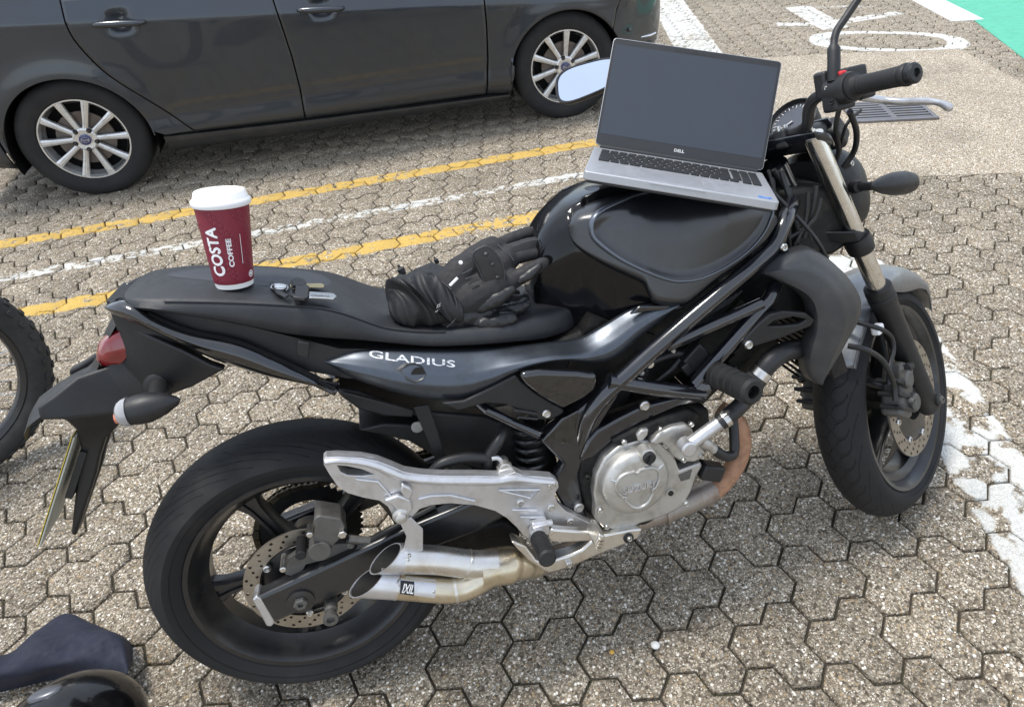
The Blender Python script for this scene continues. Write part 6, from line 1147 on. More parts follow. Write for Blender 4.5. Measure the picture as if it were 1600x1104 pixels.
b = MB(); b.box((1.20, 0.0, 0.985), (0.08, 0.16, 0.05)); o = Q_('clock_bracket', b, 'plastic_black'); bevel(o, 0.015, 3)
# headlight
hl = []
for x, hw, zc, hh in [(1.225, 0.050, 0.87, 0.065), (1.255, 0.078, 0.862, 0.088), (1.295, 0.092, 0.853, 0.10), (1.335, 0.094, 0.845, 0.10), (1.36, 0.088, 0.84, 0.095)]:
    hl.append([(x + 0.06 * (0.85 - z_) * 0 , hw * math.copysign(abs(math.cos(t)) ** 0.7, math.cos(t)), zc + hh * math.copysign(abs(math.sin(t)) ** 0.8, math.sin(t))) for t in np.linspace(0, 2 * math.pi, 36, endpoint=False) for z_ in (0,)])
b = MB(); b.grid(hl, closev=True); b.F.append(tuple(range(36))); hlo = Q_('headlight', b, 'plastic_black', ang=50)
b = MB(); b.grid([hl[-1], [(1.390, p[1] * 0.7, 0.84 + (p[2] - 0.84) * 0.7) for p in hl[-1]], [(1.400, p[1] * 0.1, 0.84 + (p[2] - 0.84) * 0.1) for p in hl[-1]]], closev=True); b.build('lens', 'clear_lens', hlo)
bolt((1.285, -0.09, 0.905), 0.007, (0, -1, 0), hlo, h=0.005)
# front indicators
for s in (-1, 1):
    a, q, st = [np.array(v) for v in [(1.19,-0.165,0.8595),(1.351,-0.185,0.8354),(1.248,-0.105,0.8574)]]
    if s > 0: a, q, st = [v * (1, -1, 1) for v in (a, q, st)]
    d = q - a; L = np.linalg.norm(d); b = MB(); b.lathe([(0, 0.002), (L * 0.06, 0.009), (L * 0.25, 0.018), (L * 0.5, 0.0245), (L * 0.72, 0.0255), (L * 0.9, 0.022), (L * 0.9, 0.0001)], a, d, 24); ind = Q_('front_indicator', b, 'plastic_black')
    b = MB(); b.lathe([(L * 0.9, 0.022), (L * 0.97, 0.016), (L, 0.006), (L * 1.005, 0.0002)], a, d, 24); b.build('lens', 'clear_lens', ind)
    b = MB(); b.tube([a + d * 0.12, st], [0.0085, 0.011], 12); b.tube([st + (a - st) * 0.3, st], [0.012, 0.015], 12); b.build('stem', 'rubber', ind)
# mudguard
rows = []
for t in np.linspace(rad(28), rad(146), 44):
    r_ = 0.318 + 0.012 * math.sin((t - rad(28)) / rad(118) * math.pi); f_ = (t - rad(28)) / rad(118); w_ = 0.072 * (1 - 0.35 * max(0, (0.18 - f_) / 0.18)) * (1 - 0.15 * max(0, (f_ - 0.85) / 0.15)); rows.append([])
    drop = 0.05 * math.exp(-((f_ - 0.42) / 0.22) ** 2) + 0.016
    for y, dr in ((-1, -drop), (-0.99, -drop * 0.45), (-0.93, -0.012), (-0.72, -0.003), (-0.4, 0.004), (0, 0.007), (0.4, 0.004), (0.72, -0.003), (0.93, -0.012), (0.99, -drop * 0.45), (1, -drop)):
        rows[-1].append((FC[0] + (r_ + dr) * math.cos(t), y * w_, FC[2] + (r_ + dr) * math.sin(t)))
b = MB(); b.grid(rows); mg = Q_('front_mudguard', b, 'fender_grey', ang=60); solid(mg, 0.003, 0)
prism('fork_cover', [(fx(0.70) + 0.005, 0.075, 0.70), (fx(0.70) + 0.045, 0.075, 0.705), (fx(0.62) + 0.055, 0.075, 0.62), (fx(0.56) + 0.05, 0.075, 0.56), (fx(0.56), 0.075, 0.56)], 0.05, 'plastic_black', bike, STEER, bev=0.008)
for s in (-1, 1): bolt((1.415, s * 0.078, 0.47), 0.008, (0, s, 0), mg, h=0.005)
# front brake hoses and clips
tub('brake_hose', [(1.228,-0.12,0.3751),(1.234,-0.12,0.4061),(1.213,-0.125,0.4476),(1.193,-0.12,0.4873),(1.152,-0.11,0.5226),(1.14,-0.08,0.5351)], 0.0062, 'hose_rubber', sm=24, par=hbar); tub('brake_hose', [(1.222,-0.115,0.4165),(1.241,-0.115,0.4516),(1.276,-0.115,0.48),(1.274,-0.115,0.5095),(1.23,-0.115,0.5423),(1.21,-0.09,0.561),(1.21,-0.05,0.5742)], 0.0055, 'hose_rubber', sm=24, par=hbar)
b = MB(); b.box([(1.237,-0.105,0.5401)][0], (0.03, 0.02, 0.022)); o = b.build('hose_clip', 'label_white', hbar); bevel(o, 0.005, 3)
# side stand on the far side, and contact with the ground
b = MB(); b.tube([(0.52, 0.13, 0.30), (0.44, 0.235, 0.055)], 0.013, 12); b.box((0.44, 0.24, 0.054), (0.06, 0.05, 0.008), Matrix.Rotation(rad(-13.8), 3, 'X')); P_('side_stand', b, 'swing_black')

# ================================================================ laptop on the tank
pm('laptop_alu', (0.42, 0.43, 0.45), 0.38, metal=0.55, var=0.04, vscale=30, bump=0.00006, bscale=2500)
pm('laptop_black', (0.018, 0.0185, 0.02), 0.38, var=0.05)
pm('screen_off', (0.032, 0.039, 0.052), 0.24, var=0.05, rvar=0.02, dirt=(0.03, 0.035, 0.042), dirt_amt=0.3, dscale=20, spec=0.55)
pm('key_black', (0.012, 0.0125, 0.014), 0.5, var=0.06)
pm('trackpad', (0.36, 0.37, 0.39), 0.3, metal=0.4, var=0.03)
pm('sticker_blue', (0.03, 0.16, 0.50), 0.35)
LR = Matrix(((0.892915, 0.388277, 0.227914), (-0.422207, 0.897923, 0.124400), (-0.156347, -0.207306, 0.965702)))
LAP = Matrix.Translation((1.13086, -0.43887, 1.00384)) @ LR.to_4x4()
lap = empty('laptop', LAP, 'open silver laptop with dark screen balanced on the motorcycle tank', 'laptop')
LW, LD = 0.3451, 0.2251; hw = LW / 2
def rbox(name, x0, x1, y0, y1, z0, z1, mat, par, bev, seg=3, rc=0.008, M=None):
    pts = []
    for cx_, cy_, a0 in ((x1 - rc, y1 - rc, 0), (x0 + rc, y1 - rc, 90), (x0 + rc, y0 + rc, 180), (x1 - rc, y0 + rc, 270)):
        pts += [(cx_ + rc * math.cos(rad(a0 + 22.5 * k)), cy_ + rc * math.sin(rad(a0 + 22.5 * k)), z1) for k in range(5)]
    return prism(name, pts, z0 - z1, mat, par, M, bev=bev, seg=seg, d=(0, 0, 1))
rbox('base', -hw, hw, 0, LD, -0.010, 0.006, 'laptop_alu', lap, 0.002)
rbox('base_underside', -hw + 0.006, hw - 0.006, 0.006, LD - 0.006, -0.016, -0.0102, 'laptop_black', lap, 0.002)
for sx in (-1, 1):
    for y in (0.02, LD - 0.02): rbox('rubber_foot', sx * (hw - 0.05) - 0.02, sx * (hw - 0.05) + 0.02, y - 0.004, y + 0.004, -0.018, -0.0162, 'rubber', lap, 0.0008, rc=0.003)
y0 = 0.106
rows_ = [[1.25, 1, 1, 1.25, 5.0, 1, 1, 1, 1, 1] + [0.3] + [1, 1], [2.25] + [1] * 10 + [2.25] + [0.15] + [1] * 3, [1.75] + [1] * 11 + [1.75] + [0.15] + [1] * 3, [1.5] + [1] * 12 + [1] + [0.15] + [1] * 3, [1] * 13 + [1.5] + [0.15] + [1] * 3, [1] * 17]
kh = 0.0155
kmesh = {}
for ri, rw in enumerate(rows_):
    tot = sum(rw); x = -0.156; sc_ = 0.312 / tot; yy = y0 + ri * 0.0172 - 0.006; hh = kh if ri < 5 else 0.010
    for w_ in rw:
        ww = w_ * sc_
        if w_ >= 0.9:
            key = (round(ww, 4), ri == 5)
            if key not in kmesh:
                o = rbox('key', -ww / 2 + 0.0013, ww / 2 - 0.0013, -hh / 2, hh / 2, 0.006, 0.0082, 'key_black', lap, 0.0005, 2, rc=0.002); kmesh[key] = o
            else: o = kmesh[key].copy(); COL.objects.link(o)
            o.location = (x + ww / 2, yy + hh / 2, 0.0003)
        x += ww
rbox('trackpad', -0.075, 0.04, 0.012, 0.088, 0.0055, 0.0064, 'trackpad', lap, 0.0004, rc=0.003)
rbox('sticker', hw - 0.035, hw - 0.012, 0.012, 0.022, 0.0055, 0.0066, 'sticker_blue', lap, 0.0, rc=0.002)
V, F = text_mesh('intel', 0.0055); mesh('sticker_print', [(v[0] + hw - 0.0235, v[1] + 0.017, 0.0070) for v in V], F, 'label_white', lap)
rbox('front_notch', -0.055, 0.045, -0.0012, 0.004, 0.0015, 0.0045, 'trackpad', lap, 0.0006, rc=0.001)
LA = 1.12991
LM = Matrix.Translation((0, LD, 0.010)) @ Matrix.Rotation(LA, 4, 'X')      # lid frame: y runs up the lid, -z... z is the lid's front normal side
lid = rbox('screen_lid', -hw, hw, 0.0, LD, -0.0062, 0.0, 'laptop_alu', lap, 0.0012, M=LM)
rbox('bezel', -hw + 0.0012, hw - 0.0012, 0.0012, LD - 0.0012, -0.0005, 0.0006, 'laptop_black', lid, 0.0003, rc=0.007)
rbox('display', -hw + 0.006, hw - 0.006, 0.024, LD - 0.014, 0.0004, 0.0010, 'screen_off', lid, 0.0, rc=0.001)
V, F = text_mesh('DELL', 0.0085, bold=0.0003); mesh('maker_mark', [(v[0] * 1.1, v[1] + 0.0125, 0.0012) for v in V], F, 'label_white', lid)
b = MB(); b.lathe([(0, 0.0022), (0.0003, 0.0022)], (0, LD - 0.007, 0.0007), (0, 0, 1), 14); b.build('webcam', 'label_black', lid)
rbox('camera_bar', -0.045, 0.045, LD - 0.011, LD - 0.0035, 0.0005, 0.0009, 'key_black', lid, 0.0, rc=0.002)
b = MB(); b.tube([(-hw + 0.012, LD - 0.002, 0.0065), (hw - 0.012, LD - 0.002, 0.0065)], 0.0062, 14); b.build('hinge', 'laptop_black', lap)
# ================================================================ coffee cup on the pillion seat
pm('cup_white', (0.80, 0.80, 0.80), 0.38, var=0.02)
pm('cup_board', (0.76, 0.75, 0.72), 0.6, var=0.03)
def maroon():
    m, nt, p = newmat('cup_maroon'); tcn = N(nt, 'ShaderNodeTexCoord'); uvn = N(nt, 'ShaderNodeUVMap'); sp_ = N(nt, 'ShaderNodeSeparateXYZ'); nt.links.new(uvn.outputs[0], sp_.inputs[0])
    u, v = sp_.outputs[0], sp_.outputs[1]
    wv = mth(nt, 'SINE', mth(nt, 'ADD', mth(nt, 'MULTIPLY', v, 330.0), mth(nt, 'MULTIPLY', mth(nt, 'SINE', mth(nt, 'MULTIPLY', u, 2 * math.pi * 17)), 2.6)))
    patch = mrange(nt, mth(nt, 'SINE', mth(nt, 'ADD', mth(nt, 'MULTIPLY', v, 95.0), mth(nt, 'MULTIPLY', u, 40.0))), -0.1, 0.3)
    h = mth(nt, 'MULTIPLY', mth(nt, 'POWER', mth(nt, 'ABSOLUTE', wv), 0.7), patch)
    nt.links.new(mixc(nt, noise(nt, tcn.outputs['Object'], 30, 3), (0.170, 0.010, 0.026), (0.200, 0.014, 0.034)), p.inputs['Base Color']); setv(p, 'Roughness', 0.48)
    b = N(nt, 'ShaderNodeBump'); b.inputs['Strength'].default_value = 0.7; b.inputs['Distance'].default_value = 0.0012; nt.links.new(h, b.inputs['Height']); nt.links.new(b.outputs[0], p.inputs['Normal']); MATS['cup_maroon'] = m
maroon()
BM3 = BIKE_M.to_3x3()
cb_ = Vector([(0.0322,-0.048,0.9383)][0]); cn = (BM3 @ Vector((0.125, 0.0, 0.98))).normalized(); c0 = BIKE_M @ cb_
tocam = Vector(CAM_POS) - c0; tocam = (tocam - cn * tocam.dot(cn)).normalized(); rt = tocam.cross(cn) * -1
rt = cn.cross(tocam)
CUP = Matrix.Translation(c0) @ Matrix((rt, -tocam, cn)).transposed().to_4x4()      # -y of the cup faces the viewer
cup = empty('coffee_cup', CUP, 'maroon paper takeaway coffee cup with white lid standing on the seat', 'cup')
CH, CR0, CR1 = 0.148, 0.0305, 0.0425
cr_ = lambda h: CR0 + (CR1 - CR0) * h / CH
def ring_uv(name, prof, mat, n=64):
    V, F, U = [], [], []
    for i in range(n + 1):
        t = 2 * math.pi * i / n
        for h, r_ in prof: V.append((r_ * math.cos(t), r_ * math.sin(t), h)); U.append((i / n, h))
    m = len(prof)
    for i in range(n):
        for j in range(m - 1): F.append((i*m+j, (i+1)*m+j, (i+1)*m+j+1, i*m+j+1))
    return mesh(name, V, F, mat, cup, uv=U, ang=50)
ring_uv('wrap', [(0.0092, cr_(0.0092) + 0.0012)] + [(h, cr_(h) + 0.0013) for h in np.linspace(0.0095, CH - 0.004, 14)], 'cup_maroon')
b = MB(); b.lathe([(0.002, 0.0001), (0.002, CR0 - 0.003), (0, CR0 - 0.002), (0, CR0), (0.0095, cr_(0.0095) + 0.0006), (CH, CR1)], (0, 0, 0), (0, 0, 1), 48); b.build('paper_body', 'cup_board', cup)
b = MB(); b.lathe([(CH - 0.006, CR1 + 0.0008), (CH - 0.007, CR1 + 0.003), (CH - 0.003, CR1 + 0.0048), (CH + 0.002, CR1 + 0.0046), (CH + 0.004, CR1 + 0.0022), (CH + 0.006, CR1 + 0.0006), (CH + 0.016, CR1 - 0.0022), (CH + 0.0175, CR1 - 0.0038), (CH + 0.0172, CR1 - 0.0055), (CH + 0.0145, CR1 - 0.0068), (CH + 0.0140, CR1 - 0.012), (CH + 0.0148, 0.010), (CH + 0.0148, 0.0001)], (0, 0, 0), (0, 0, 1), 64); lid_c = b.build('lid', 'cup_white', cup, ang=50)
b = MB(); b.lathe([(0, 0.0035), (0.0012, 0.003)], (0.012, 0.012, CH + 0.0146), (0, 0, 1), 14); b.build('sip_hole', 'cup_board', lid_c)
def on_cup(V, th, h0, off=0.0018):
    out = []
    for v in V:
        h = h0 + v[0]; r_ = cr_(h) + off; t = rad(th) - v[1] / r_; out.append((r_ * math.sin(t), -r_ * math.cos(t), h))
    return out
def cup_text(s, size, th, h0, length, name, bold=0.0, shear=0.0, hgt=None):
    V, F = text_mesh(s, size, bold=bold, shear=shear, fine=0.003); w0 = max(v[0] for v in V) - min(v[0] for v in V); h_ = max(v[1] for v in V) - min(v[1] for v in V)
    mesh(name, on_cup([(v[0] * length / w0, v[1] * (hgt / h_), 0) for v in V], th, h0), F, 'label_white', cup)
cup_text('COSTA', 0.03, -34, 0.068, 0.086, 'brand_lettering', bold=0.0011, hgt=0.0215); cup_text('COFFEE', 0.012, 2, 0.066, 0.050, 'coffee_lettering', bold=0.0005, hgt=0.0085)
b = MB(); n_ = 14; L = [(-0.026 + 0.052 * k / n_, s * 0.0004, 0) for k in range(n_ + 1) for s in (-1, 1)]; b.add(on_cup(L, 30, 0.070), [(2*k, 2*k+1, 2*k+3, 2*k+2) for k in range(n_)]); b.build('printed_line', 'label_white', cup)
for k in range(3):
    pass
ci = [(0.006 * math.cos(t) * f_, 0.006 * math.sin(t) * f_, 0) for f_ in (1.0, 0.72) for t in np.linspace(0, 2 * math.pi, 24, endpoint=False)]
b = MB(); b.add(on_cup(ci, 56, 0.022), [(k, (k + 1) % 24, 24 + (k + 1) % 24, 24 + k) for k in range(24)]); b.add(on_cup([(0.0028 * math.cos(t), 0.0028 * math.sin(t), 0) for t in np.linspace(0, 2 * math.pi, 12, endpoint=False)], 56, 0.022), [tuple(range(12))]); b.build('printed_roundel', 'label_white', cup)
# ================================================================ bunch of keys
pm('key_steel', (0.68, 0.68, 0.67), 0.22, metal=1.0, var=0.1); pm('key_brass', (0.62, 0.52, 0.30), 0.28, metal=1.0); pm('key_head', (0.012, 0.012, 0.013), 0.45)
ks = empty('key_bunch', BIKE_M, 'bunch of keys on a ring lying on the seat beside the cup', 'keys')
def ring_(c, r_, tilt, mat, rr=0.0011):
    c = np.array(c); P = [c + np.array((r_ * math.cos(t), r_ * math.sin(t), -0.318 * r_ * math.cos(t) + tilt * r_ * math.sin(t))) for t in np.linspace(0, 2 * math.pi, 40, endpoint=False)]
    b = MB(); b.tube(P, rr, 8, closed=True); b.build('key_ring', mat, ks)
rc_ = [(0.104,-0.0587,0.9195),(0.113,-0.0415,0.9166),(0.1286,-0.0446,0.9116)]
ring_(rc_[0], 0.0135, 0.15, 'key_steel'); ring_(rc_[0] + np.array((0.003, 0.002, 0.003)), 0.0125, -0.35, 'key_steel'); ring_(rc_[2], 0.008, 0.3, 'key_brass', 0.0009)
dz = (0.30, 0, 0.95)
k1 = prism('key_head', [(0.1234,-0.0565,0.9143),(0.1434,-0.0437,0.908),(0.1513,-0.06,0.9054),(0.1515,-0.1159,0.9054),(0.147,-0.127,0.9068),(0.1292,-0.1213,0.9125),(0.1236,-0.1092,0.9142)], 0.006, 'key_head', ks, holes=[[(0.1248,-0.0634,0.9138),(0.1296,-0.0584,0.9123),(0.1303,-0.1076,0.9121),(0.1263,-0.1052,0.9134)]], bev=0.0015, d=dz)
prism('blade', [(0.1527,-0.0835,0.907),(0.1854,-0.0823,0.8966),(0.1916,-0.0842,0.8946),(0.1969,-0.097,0.8929),(0.1919,-0.1119,0.8945),(0.1828,-0.1107,0.8974),(0.1539,-0.1143,0.9066)], 0.0022, 'key_steel', k1, bev=0.0005, d=dz); b = MB(); b.tube([(0.1571,-0.1039,0.9082),(0.1863,-0.1036,0.8989)], 0.0006, 6); b.build('groove', 'caliper_grey', k1)
k2 = prism('key_head', [(0.1208,-0.0265,0.9161),(0.1274,-0.013,0.914),(0.1415,-0.0206,0.9095),(0.1466,-0.042,0.9079),(0.1401,-0.0586,0.91),(0.1258,-0.0588,0.9145)], 0.006, 'key_head', ks, bev=0.0015, d=dz); prism('blade', [(0.1457,-0.0378,0.9092),(0.1718,-0.0305,0.9009),(0.1763,-0.0407,0.8995),(0.1744,-0.0524,0.9001),(0.1464,-0.0562,0.909)], 0.002, 'key_brass', k2, bev=0.0005, d=dz)
b = MB(); b.lathe([(-0.004, 0.006), (-0.003, 0.0105), (0.003, 0.0105), (0.004, 0.006)], [(0.1057,-0.0648,0.9199)][0], (0.25, -0.15, 0.95), 20); b.build('fob', 'key_steel', ks)
prism('fob_strap', [(0.0849,-0.0282,0.9236),(0.0922,-0.0299,0.9212),(0.1009,-0.0644,0.9184),(0.1146,-0.0891,0.9141),(0.1212,-0.0978,0.912),(0.116,-0.1093,0.9137),(0.1011,-0.0925,0.9184),(0.0905,-0.0599,0.9217)], 0.003, 'key_head', ks, bev=0.001, d=dz)
# ================================================================ riding gloves
pm('glove_fabric', (0.017, 0.0155, 0.0165), 0.72, bump=0.0004, bscale=900, var=0.2, vscale=40)
pm('glove_leather', (0.012, 0.0122, 0.013), 0.40, bump=0.0009, bscale=160, var=0.2, vscale=40)
pm('glove_nylon', (0.0085, 0.0085, 0.0092), 0.55, bump=0.0008, bscale=240, var=0.2, vscale=30)
pm('glove_guard', (0.024, 0.022, 0.022), 0.5, bump=0.0003, bscale=800)
pm('glove_piping', (0.045, 0.045, 0.05), 0.5)
def blob(name, chains, mat, par, vox=0.0035, disp=0.0, dsize=0.03, smooth=6):
    """one continuous soft body grown from tapered chains, fused"""
    b = MB()
    for P, r_ in chains:
        P = np.array(P, float); n = max(8, int(np.linalg.norm(np.diff(P, axis=0), axis=1).sum() / 0.006)); Q = crv(P, n); rr = np.interp(np.linspace(0, 1, n), np.linspace(0, 1, len(r_)), r_)
        d0 = Q[0] - Q[1]; d0 /= np.linalg.norm(d0); d1 = Q[-1] - Q[-2]; d1 /= np.linalg.norm(d1)
        Q = np.vstack([Q[0] + d0 * rr[0] * 0.85, Q[0] + d0 * rr[0] * 0.55, Q, Q[-1] + d1 * rr[-1] * 0.55, Q[-1] + d1 * rr[-1] * 0.85]); rr = np.r_[rr[0] * 0.4, rr[0] * 0.8, rr, rr[-1] * 0.8, rr[-1] * 0.4]
        b.tube(Q, rr, 14)
    o = mesh(name, b.V, b.F, mat, par, ang=180, fix=False)
    m = o.modifiers.new('fuse', 'REMESH'); m.mode = 'VOXEL'; m.voxel_size = vox; m.use_smooth_shade = True
    s = o.modifiers.new('soft', 'SMOOTH'); s.iterations = smooth; s.factor = 0.6
    if disp:
        t = bpy.data.textures.new(name + '_wrinkle', 'CLOUDS'); t.noise_scale = dsize; t.noise_depth = 3
        d = o.modifiers.new('wrinkle', 'DISPLACE'); d.texture = t; d.strength = disp; d.texture_coords = 'LOCAL'
    return o
g1 = empty('upper_glove', BIKE_M, 'black riding glove on top with knuckle guard, back of the hand up', 'glove', 'pair of riding gloves on the seat')
hand = blob('hand', [
    ([(0.3771,-0.055,0.8285),(0.3994,-0.055,0.8495),(0.4291,-0.05,0.8737)], [0.036, 0.037, 0.036]), ([(0.4027,-0.075,0.8166),(0.4357,-0.08,0.8341),(0.4805,-0.082,0.8465)], [0.032, 0.034, 0.031]), ([(0.422,-0.04,0.8591),(0.4587,-0.03,0.8806),(0.4949,-0.02,0.8961)], [0.032, 0.034, 0.028]),
    ([(0.4606,-0.06,0.8503),(0.4896,-0.055,0.8683),(0.511,-0.05,0.8777)], [0.034, 0.031, 0.026]),
    ([(0.496,-0.01,0.8905),(0.5399,0.005,0.9011),(0.5791,0.012,0.9046),(0.6025,0.012,0.8998)], [0.0195, 0.0155, 0.0145, 0.0120]),
    ([(0.5016,-0.04,0.8847),(0.5423,-0.035,0.8928),(0.5798,-0.03,0.894),(0.5969,-0.03,0.8852)], [0.0185, 0.0155, 0.0145, 0.0120]),
    ([(0.5037,-0.055,0.8782),(0.5368,-0.05,0.88),(0.5699,-0.045,0.8793),(0.5884,-0.045,0.8727)], [0.0170, 0.0135, 0.0125, 0.0105]),
    ([(0.4918,-0.085,0.8437),(0.531,-0.085,0.8555),(0.562,-0.082,0.8645),(0.5782,-0.08,0.8681)], [0.0200, 0.0172, 0.0155, 0.0125])], 'glove_fabric', g1, 0.003, 0.003, 0.02)
guard = [(0.4432,-0.1,0.9194),(0.4664,-0.1,0.9303),(0.4808,-0.1,0.9236),(0.4938,-0.1,0.8999),(0.4988,-0.1,0.8699),(0.4938,-0.1,0.8533),(0.4737,-0.1,0.8502),(0.4577,-0.1,0.8564),(0.4503,-0.1,0.8845)]
cg = np.mean(guard, 0); nv = np.array((-0.1, -0.62, 0.78)); rows = [[tuple(cg + (np.array(p) - cg) * f_ + nv * h_) for p in crv(guard, 40, closed=True)] for f_, h_ in ((1.0, -0.022), (1.0, -0.002), (0.93, 0.004), (0.7, 0.007), (0.3, 0.009))]
b = MB(); b.grid(rows, closev=True); b.F.append(tuple(len(b.V) - 40 + k for k in range(40))); kg = b.build('knuckle_guard', 'glove_guard', g1, ang=60)
b = MB(); b.tube(rows[2], 0.0013, 6, closed=True); b.build('guard_piping', 'glove_piping', kg)
for q in ([(0.4679,-0.112,0.9175)][0], [(0.4763,-0.112,0.8961)][0], [(0.4817,-0.112,0.87)][0]): b = MB(); b.lathe([(-0.002, 0.004), (0.001, 0.0035), (0.002, 0.0001)], np.array(q) + nv * 0.004, nv, 12); b.build('guard_stud', 'glove_leather', kg)
for P in ([(0.5276,0.005,0.9063),(0.5621,0.008,0.913),(0.5929,0.01,0.9116)], [(0.5266,-0.055,0.9042),(0.5599,-0.05,0.9074),(0.5863,-0.045,0.9044)], [(0.5007,-0.035,0.9119),(0.5109,-0.055,0.8998)], [(0.5131,-0.07,0.9035),(0.5217,-0.08,0.8855)], [(0.4209,-0.09,0.8841),(0.441,-0.09,0.8897)], [(0.4244,-0.095,0.8749),(0.4455,-0.095,0.879)], [(0.4304,-0.105,0.8642),(0.4458,-0.105,0.8633)]):
    b = MB(); b.tube(crv(P, 10), 0.0012, 6); b.build('stretch_seam', 'glove_piping', g1)
blob('palm_leather', [([(0.4385,-0.1,0.8146),(0.4662,-0.105,0.8254),(0.5053,-0.105,0.8395)], [0.011, 0.016, 0.010])], 'glove_leather', g1, 0.003, 0.003, 0.012)
blob('fingertip_patch', [([(0.5231,-0.1,0.8518),(0.5443,-0.099,0.8595),(0.564,-0.096,0.8696)], [0.008, 0.0105, 0.008])], 'glove_leather', g1, 0.0025, 0.003, 0.012)
b = MB(); b.tube([(0.3932,-0.115,0.876),(0.4092,-0.115,0.8872)], 0.0026, 10); b.build('zip_pull', 'label_white', g1); b = MB(); b.lathe([(0, 0.004), (0.002, 0.003), (0.0022, 0.0001)], [(0.4229,-0.085,0.9046)][0], (0.2, -0.8, 0.5), 12); b.build('press_stud', 'label_white', g1)
g2 = empty('lower_glove', BIKE_M, 'black riding glove underneath with a wide crumpled cuff, palm side up', 'glove', 'pair of riding gloves on the seat')
sx_ = [([(0.4087,-0.09,0.8154)][0], 0.026, 0.024), ([(0.3909,-0.085,0.8204)][0], 0.036, 0.030), ([(0.3718,-0.08,0.8309)][0], 0.050, 0.038), ([(0.3459,-0.075,0.8429)][0], 0.056, 0.045), ([(0.321,-0.07,0.847)][0], 0.055, 0.046), ([(0.2996,-0.065,0.8451)][0], 0.048, 0.040), ([(0.2845,-0.06,0.8391)][0], 0.036, 0.030), ([(0.2789,-0.058,0.8345)][0], 0.020, 0.016)]
CS = crv([(*p, a, c) for p, a, c in sx_], 60); random.seed(11); wv_ = [(random.uniform(2, 6), random.uniform(5, 22), random.uniform(0, 6.3), random.uniform(0.4, 1)) for _ in range(9)]; rows = []
for i, (x, y, z, ra, rb) in enumerate(CS):
    rows.append([])
    for k in range(56):
        t = 2 * math.pi * k / 56; q = i / 59; w_ = sum(am * (1 - abs(math.sin(round(n_) * t * 0.5 + fq * q + p_))) ** 2.5 for n_, fq, p_, am in wv_[:6]) / 3
        rr = 1 + 0.60 * (w_ - 0.3) * min(1, q * 4); dz_ = ra * math.sin(t) * rr; rows[-1].append((x + 0.012 * math.sin(3 * t + 9 * q) * math.sin(math.pi * q), y + rb * 1.05 * math.cos(t) * rr, max(z + dz_, 0.004 + np.interp(x, [0.2, 0.275, 0.34, 0.42, 0.49], [0.868, 0.822, 0.803, 0.788, 0.78]))))
b = MB(); b.grid(rows, closev=True); b.F += [tuple(range(56)), tuple(len(b.V) - 56 + k for k in range(56))]; cf_ = b.build('cuff', 'glove_nylon', g2, ang=80); subd(cf_, 1)
prism('cuff_flap', [(0.3255,-0.02,0.8835),(0.3439,-0.02,0.8898),(0.3763,-0.01,0.8927),(0.4,-0.02,0.88),(0.4002,-0.07,0.8595),(0.3823,-0.075,0.8703),(0.3505,-0.06,0.8828)], 0.004, 'glove_nylon', g2, bev=0.001)
blob('fingers', [([(0.381,-0.085,0.8058),(0.4168,-0.085,0.8012),(0.454,-0.08,0.7957)], [0.026, 0.027, 0.024]), ([(0.436,-0.1,0.7851),(0.4657,-0.105,0.7838),(0.4966,-0.105,0.7829)], [0.016, 0.0155, 0.0125]), ([(0.4459,-0.085,0.7902),(0.4834,-0.085,0.7905),(0.5189,-0.08,0.7909),(0.536,-0.075,0.7944)], [0.016, 0.015, 0.0135, 0.010]), ([(0.451,-0.06,0.7929),(0.4963,-0.06,0.797),(0.5361,-0.055,0.7967)], [0.015, 0.0145, 0.011]), ([(0.4439,-0.03,0.7931),(0.4901,-0.03,0.7987),(0.5229,-0.03,0.7993)], [0.015, 0.014, 0.011])], 'glove_leather', g2, 0.003, 0.006, 0.012, 4)
for P in ([(0.3185,-0.055,0.8871),(0.3515,-0.06,0.8877),(0.3824,-0.08,0.8745),(0.3953,-0.1,0.863)], [(0.3975,-0.105,0.8592),(0.3989,-0.112,0.8336),(0.3908,-0.115,0.8111),(0.3729,-0.118,0.7999)]):
    b = MB(); b.tube(crv(P, 20), 0.0011, 6); b.build('cuff_piping', 'glove_piping', g2)
for q, r_ in (([(0.3175,-0,0.8842)][0], 0.009), ([(0.3872,0.02,0.8841)][0], 0.006)): b = MB(); b.lathe([(-r_, 0.0001), (-r_ * .8, r_ * .7), (r_ * .6, r_ * .8), (r_, r_ * .3), (r_ * 1.6, r_ * .25), (r_ * 1.7, 0.0001)], q, (-0.3, 0.2, 0.9), 12); b.build('cord_lock', 'key_head', g2)
lg = [(0.3642,-0.122,0.8441),(0.384,-0.122,0.8507),(0.3762,-0.126,0.8365)]; V, F = text_mesh('IS', 0.012, bold=0.0003); V2, F2 = text_mesh('REV', 0.006)
mp = align(lg[0], np.array(lg[1]) - np.array(lg[0]), (0.3, -0.3, 0.9)); b = MB(); b.add(mp([(v[0], v[1] + 0.004, 0.003) for v in V]), F); b.add(mp([(v[0], v[1] - 0.007, 0.003) for v in V2]), F2); b.build('maker_mark', 'label_white', g2)
